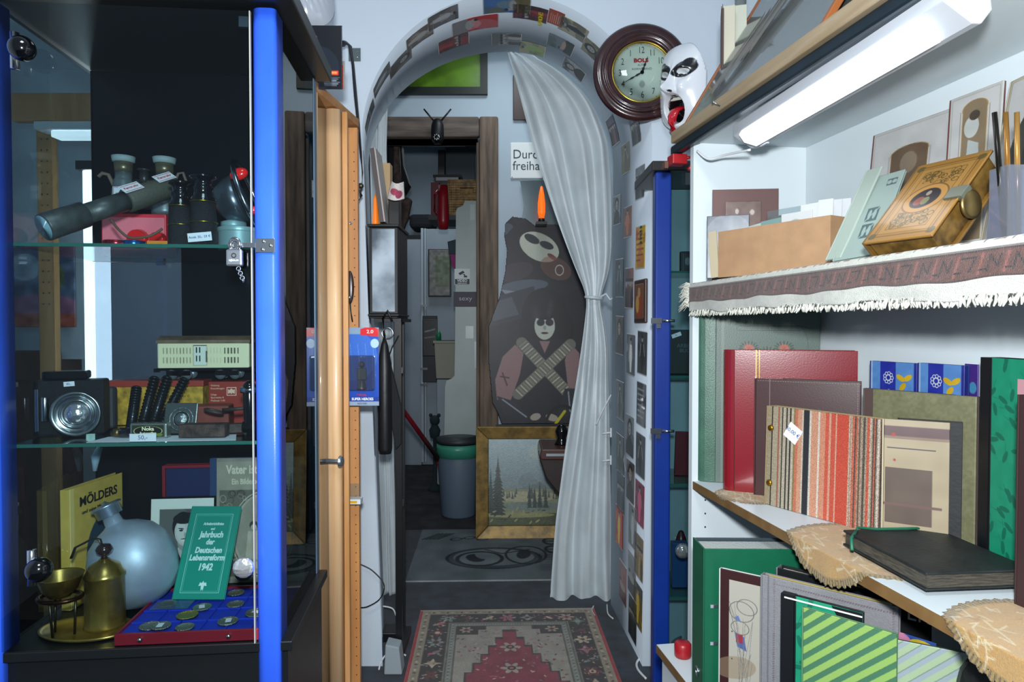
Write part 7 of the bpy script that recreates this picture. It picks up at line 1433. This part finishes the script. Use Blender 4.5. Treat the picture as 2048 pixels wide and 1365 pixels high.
MB().tube([(-w_/2+.01, d_/2-.02, .0275), (-w_/2+.02, d_/2-.008, .030), (-w_/2+.05, d_/2-.01, .0275), (.02, d_/2-.012, .0275), (.06, d_/2-.012, .0275)], .0022, 8).build('green_cord', mat('green_cord', '#1c6c50', .5), t); MB().tube([(-w_/2+.012, d_/2-.018, .028), (-w_/2-.004, d_/2-.03, .02), (-w_/2-.012, d_/2-.045, .006)], .0028, 8).build('cord_tassel', mat('green_cord', '#1c6c50', .5), t)
# lace doilies: squares laid cornerwise, one corner hanging over the shelf edge
def doily(label, vc, half, name='lace_doily', hang=.05):
    W = 2*half; cv = CV(W, W, 170, '#c89c58'); n = 30
    rr = np.hypot(cv.X-half, cv.Y-half); al = np.arctan2(cv.Y-half, cv.X-half)*half
    edge = half-.004-.004*np.abs(np.sin(al/half*n)); cv.m[:] = rr < edge
    cv.put((rr > half-.020) & (rr < half), '#a88c50'); cv.put((np.sin(al*900) > .3) & (rr > half-.018), '#6c5834'); r = random.Random(5)
    for k in range(110): x, y = r.uniform(.02, W-.02), r.uniform(.02, W-.02); cv.line([(x, y), (x+r.uniform(-.02, .02), y+r.uniform(-.012, .012)), (x+r.uniform(-.03, .03), y+r.uniform(-.02, .02))], .0025, r.choice(['#f0e8d0', '#e4d4a8', '#a87c3c', '#f0e8d0']), .6)
    cv.noise(.05)
    # hole pattern in the rim
    cv.m &= ~((np.sin(al*520) > .93) & (np.sin(rr*900) > .6) & (rr > half-.022) & (rr < half-.006))
    def fn(u, v):
        a = (np.asarray(u)-.5)*W; b = (np.asarray(v)-.5)*W; s = a; d = b   # d = direction towards shelf back, s along the shelf
        dc = d+half-hang    # distance from the front edge (negative = hanging)
        uu = np.where(dc < 0, -.0035-.004*np.sin(np.clip(-dc, 0, .1)*20)**2-.0015*np.sin(s*90)*np.clip(-dc*20, 0, 1), dc-.0035); uu = np.minimum(uu, UD-.004); zz_ = np.where(dc < 0, ZM+.0012+dc, ZM+.0012+.0004*np.sin(s*120))
        L = vc+s; return np.array([BO.x+BU.x*uu+BV.x*L, BO.y+BU.y*uu+BV.y*L, zz_])
    o = pgrid(name, cv, fn, paint(.8, bump=.6, bs=700, sheen=.2), None, .0010); tag(o, label, 'doily'); return o
doily('golden lace doily hanging over the shelf edge under the striped album', .51, .15, hang=.056)
doily('golden lace doily under the black album at the right, hanging over the edge', .865, .15, hang=.052)
doily('small golden lace doily corner under the red album at the far end of the shelf', .15, .08, hang=.012)
# ---------------------------------------------------------------- lower compartment
zb = ZB+.001
def zt_book(name, label, cat, p0, p1, ztop, t_, cover, cvf=None, over=1, **k):
    a, b_ = onz(*p0, ztop), onz(*p1, ztop); yaw = math.atan2(b_.y-a.y, b_.x-a.x); w_ = math.hypot(b_.x-a.x, b_.y-a.y)*over; a.z = zb; return book(name, label, cat, frame(a, yaw), w_, ztop-zb, t_, cover, cv=cvf(w_, ztop-zb) if cvf else None, **k), w_, ztop-zb
grb = mat('green_marbled_board', '#086444', .4, bump=.1, bs=300, var=.05)
ab, bb2 = onz(1384, 1079, .735), onz(1408, 1098, .735); yawb = 0.0; W2 = .27
t = thing('ring_binder', 'big dark green lever arch binder with finger hole at the lower left of the bookcase', 'ring binder', frame((bb2.x, bb2.y, zb), -.02)); H2 = .735-zb; T2 = ab.y-bb2.y+.012
MB().box(0, W2, 0, .0025, 0, H2).build('front_cover', grb, t, bevel=.001); MB().box(0, W2, T2-.0025, T2, 0, H2).build('back_cover', mat('grey_black_board', '#2c3c44', .5), t, bevel=.001)
MB().add([(-.001, 0, 0), (-.004, T2, 0), (-.004, T2, H2), (-.001, 0, H2), (.002, 0, 0), (-.001, T2, 0), (-.001, T2, H2), (.002, 0, H2)], [(0, 1, 2, 3), (7, 6, 5, 4), (0, 4, 5, 1), (1, 5, 6, 2), (2, 6, 7, 3), (3, 7, 4, 0)]).build('spine', grb, t)
MB().box(.003, W2-.03, .006, T2-.006, .004, H2-.006).build('page_block', mat('white_paper_leaves', '#c8d0cc', .8, bump=.8, bs=300), t)
for z in (.66, .44): MB().box(.012, .026, -.0010, -.0002, H2*z-.0035, H2*z+.0035).build('ring_slot', chrome, t, bevel=.003)
MB().torus(.0085, .0018, 28, 8, 0, Matrix.Translation((-.0032, T2*.5, .07)) @ Matrix.Rotation(PI/2, 4, 'Y')).build('finger_ring', chrome, t)
def cv_cart(w_, h_):
    cv = CV(w_, h_, 150, '#3c1c1c').noise(.03).rect(.016, .016, w_-.016, h_-.016, '#c0bcae'); r = random.Random(2)
    cv.ring(w_*.32, h_-.07, .022, .018, .0007, '#6c6c6c').ring(w_*.4, h_-.06, .018, .014, .0007, '#6c6c6c').ring(w_*.3, h_-.10, .016, .012, .0007, '#6c6c6c').poly([(w_*.2, h_-.085), (w_*.27, h_-.078), (w_*.32, h_-.09)], '#6c80b8').poly([(w_*.22, h_-.11), (w_*.36, h_-.115), (w_*.4, h_-.14), (w_*.26, h_-.135)], '#5468a8').rect(w_*.24, h_-.128, w_*.34, h_-.112, '#a03848').ell(w_*.22, h_-.175, .04, .02, '#a08c70', .3, .6)
    for k in range(10): cv.line([(w_*r.uniform(.12, .5), h_-r.uniform(.05, .25)) for _ in range(3)], .0006, '#7c7c78')
    for k in range(3): cv.ell(.022, h_-.11-.05*k, .0012, .0012, '#2c2c2c')
    return cv
zt_book('picture_album', 'album with brown border and a faded coloured doodle beside the green binder', 'album', (1441, 1138), (1555, 1163), .705, .010, paint(.4), cv_cart, over=1.2, spine=mat('white_card_edge', '#d0d0cc', .5))
def cv_grey(w_, h_):
    cv = CV(w_, h_, 130, '#8c8c90').noise(.02, .003); d = '#5c4048'
    for k in range(int(h_/.004)): cv.line([(.020, k*.004), (.022, k*.004+.002)], .0009, d).line([(w_-.008, k*.004), (w_-.006, k*.004+.002)], .0009, d)
    for k in range(int(w_/.004)): 
        if .018 < k*.004 < w_-.004: cv.line([(k*.004, h_-.012), (k*.004+.002, h_-.010)], .0009, d)
    return cv.rect(.010, 0, .012, h_, '#6c6c70')
t, w_, h_ = zt_book('photo_album', 'grey cloth album with a stitched border in front of the silver book', 'photo album', (1524, 1150), (1797, 1216), .722, .016, paint(.7, bump=.4, bs=400), cv_grey, spine=mat('grey_cloth_spine', '#808084', .7), pages=mat('yellowish_pages', '#b8a468', .7)); MB().box(.01, w_-.01, .004, .006, h_-.004, h_+.0015).build('yellow_strip', mat('yellow_edge', '#b09c50', .6), t)
t, w_, h_ = zt_book('book', 'thick silver edged book with a black cover behind the grey album', 'book', (1555, 1136), (1858, 1209), .715, .022, blk, spine=mat('silver_grey_spine', '#8c9498', .4, metal=.4)); text('TER', .024, t, mat('pale_cover_print', '#ffffff', .5), (w_*.90, -.0008, h_-.022), name='lettering', sx=.9)
t, w_, h_ = zt_book('ring_binder', 'green leaf patterned binder with black corner behind the striped notebook', 'ring binder', (1592, 1194), (1725, 1228), .712, .012, paint(.45), cv_leaf('#189c74', '#0c7458'), spine=blk); MB().box(-.024, -.0032, -.001, .013, 0, h_).build('black_spine', blk, t); MB().prism([(w_, h_), (w_*.55, h_), (w_*.68, h_-.022), (w_, h_-.028)], -.0008, -.0001).build('black_corner', blk, t); MB().box(-.018, w_, -.0022, -.0009, h_-.006, h_-.004).build('elastic_band', WHT, t)
def cv_diag(c1, c2, ang=.75, per=.016):
    def f(w_, h_):
        cv = CV(w_, h_, 150, c1); k = np.sin((cv.X*math.sin(ang)-cv.Y*math.cos(ang))/per*2*PI) > .15; cv.put(k, c2); k2 = np.abs((cv.X*math.sin(ang)-cv.Y*math.cos(ang)) % per-per*.04) < .0006; cv.put(k2, '#4c6c54', .5); return cv.noise(.015)
    return f
zt_book('notebook', 'notebook with bold dark and light green diagonal stripes at the bottom edge', 'notebook', (1607, 1216), (1793, 1270), .709, .008, paint(.4), cv_diag('#9cc468', '#4c8060'), spine=mat('green_stripe_spine', '#5c8c60', .5))
zt_book('notebook', 'notebook with pale green and lilac white diagonal stripes, lowest at the right', 'notebook', (1750, 1272), (1952, 1312), .690, .006, paint(.4), cv_diag('#b4cca4', '#a8b8c0'), spine=mat('dark_stripe_spine', '#4c5c44', .5))
zt_book('picture_book', 'colourful blue, yellow and pink book edge behind the striped notebooks', 'book', (1775, 1258), (1872, 1288), .680, .004, paint(.4), lambda w_, h_: CV(w_, h_, 60, '#2c50a0').ell(w_*.3, h_-.008, .012, .008, '#c880a0').ell(w_*.7, h_-.01, .016, .008, '#c8b030').ell(w_*.05, h_-.01, .012, .01, '#208c50').noise(.05, .01), spine=mat('navy_blue_spine', '#1c2878', .4))
t = thing('black_handbag', 'black leather bag at the bottom right corner', 'bag', frame(onz(1990, 1345, .70), BYW)); t.location.z = zb; MB().box(-.03, .14, -.10, .06, 0, .30).build('bag_body', mat('black_bag_leather', '#16181a', .5, bump=.5, bs=100), t, bevel=.05, seg=4)
t = thing('bottle_stopper', 'round red plastic cap lying on the lower shelf left of the binder', 'cap', (onz(1370, 1322, zb).x, onz(1370, 1322, zb).y+.02, zb)); MB().lathe([(0, 0), (.017, 0), (.0185, .004), (.0185, .028), (.015, .032), (0, .032)], 28).build('cap_body', red_, t)
# ================================================================= blue display cabinet at the wall, right of the arch
cb = thing('display_cabinet', 'narrow display cabinet with deep blue post between the arch and the bookcase', 'display cabinet', (0, 0, 0)); db = mat('deep_blue_lacquer', '#103a9c', .3, var=.05, vs=6)
X0 = at(1308, 600, 2.0).x; X1 = at(1340, 600, 2.0).x; ZT3 = at(1330, 345, 2.0).z
MB().box(X0, X1, 1.985, 2.03, .001, ZT3).build('corner_post', db, cb, bevel=.006)
MB().box(X0-.012, .66, 1.975, 2.262, ZT3+.0, ZT3+.028).build('top_board', mat('dark_brown_top', '#1c1a1c', .4), cb, bevel=.003)
teal = mat('grey_teal_back', '#aecad0', .5, var=.06, vs=6)
MB().box(.470, .66, 2.25, 2.262, .001, ZT3-.001).build('back_panel', teal, cb); MB().box(.648, .66, 1.99, 2.249, .001, ZT3-.001).build('side_panel', teal, cb)
MB().box(.560, .575, 1.985, 2.0, .001, ZT3-.001).build('door_edge', blk, cb)
ZS_ = [at(1360, y, 2.12).z for y in (547, 748, 955, 1172)]
for z in ZS_: s_ = MB().box(X0+.05, .646, 2.035, 2.248, z-.006, z).build('glass_shelf', sh, cb); MB().box(X1+.002, .646, 2.031, 2.0348, z-.006, z).build('shelf_edge', mat('green_glass_edge', '#2c5a50', .15), s_)
for py, lb in ((642, ''), (862, '')):
    q = at(1322, py, 1.985); MB().box(X0-.012, X0+.018, 1.975, 1.9845, q.z-.008, q.z+.008).box(X0+.002, X0+.014, 1.972, 1.9748, q.z-.022, q.z-.0085).cyl((X0+.02, 1.976, q.z), (X0+.055, 1.976, q.z), .004).build('latch', chrome, cb)
MB().ball((at(1366, 1103, 1.96).x, 1.962, at(1366, 1103, 1.96).z), .022, 16, 0, (1, .8, 1)).build('crystal_knob', mat('pale_glass_knob', '#b8c4c4', .05, metal=.8, bump=.3, bs=60), cb); MB().cyl((at(1366, 1103, 1.96).x, 1.975, at(1366, 1103, 1.96).z), (at(1366, 1103, 1.96).x+.01, 2.0, at(1366, 1103, 1.96).z), .007).box(.548, .562, 1.985, 2.0, 0.001, ZT3-.001).build('knob_stem', blk, cb)
MB().box(X1+.001, .5475, 1.992, 1.996, .001, ZT3-.001).build('front_glass', glass_mat('blue_cabinet_glass', '#d8e4e6', .0), cb)
def onshelf(name, label, cat, px0, px1, pytop, Y, z, m, dep=.02, part='body', cv=None):
    a, b_ = at(px0, pytop, Y), at(px1, pytop, Y); t = thing(name, label, cat, (a.x, Y, z+.001)); MB().box(0, b_.x-a.x, 0, dep, 0, a.z-z-.001).build(part, m, t, bevel=.002); return t, b_.x-a.x, a.z-z-.001
t, w_, h_ = onshelf('small_photo', 'small dark framed photo on the top glass shelf of the blue cabinet', 'photo', 1362, 1392, 503, 2.12, ZS_[0], mat('dark_grey_photo_frame', '#24282c', .4)); sheet('print', CV(w_-.01, h_-.012, 20, '#3c4448').ell(.015, .03, .008, .012, '#8c9498').noise(.05), w_-.01, h_-.012, cm, t, .0005, -.001, .005, .006)
t, w_, h_ = onshelf('black_book', 'black book with worn grey lettering and price tag in the blue cabinet', 'book', 1341, 1400, 660, 2.10, ZS_[1], mat('black_green_book', '#1c2826', .5), .02, 'book_block'); text('ARBEITS\nBUCH', .012, t, mat('grey_book_print', '#6c7c7c', .6), (w_*.55, -.0008, h_*.58), sx=1.0); tagp(t, .03, .012, .018, -.0008, h_*.88, '4,-', -.35, .005)
t, w_, h_ = onshelf('red_book', 'dark red book leaning in the third compartment of the blue cabinet', 'book', 1350, 1392, 864, 2.14, ZS_[2], mat('dark_red_book', '#741824', .45), .015, 'book_block'); t.rotation_euler = (0, .03, 0)
t, w_, h_ = onshelf('blue_box', 'flat blue box standing on the lowest glass shelf of the blue cabinet', 'box', 1345, 1376, 1087, 2.10, ZS_[3], mat('mid_blue_card', '#14508c', .5), .03, 'box_body')
q = at(1362, 1087, 2.17); t = thing('red_cone', 'dark red pointed figure behind the flat blue box', 'ornament', (q.x, 2.17, ZS_[3]+.001)); MB().lathe([(0, 0), (.017, 0), (.019, .09), (.017, .13), (.008, .155), (0, .16)], 20).build('cone', mat('dark_maroon_lacquer', '#4c1418', .3), t)
cable('grey cable loop on the floor inside the blue cabinet corner', [at(1352, 1335, 2.0), at(1340, 1310, 2.0), at(1346, 1285, 2.02), at(1362, 1275, 2.05)], .004, mat('grey_cable', '#6c7478', .5))
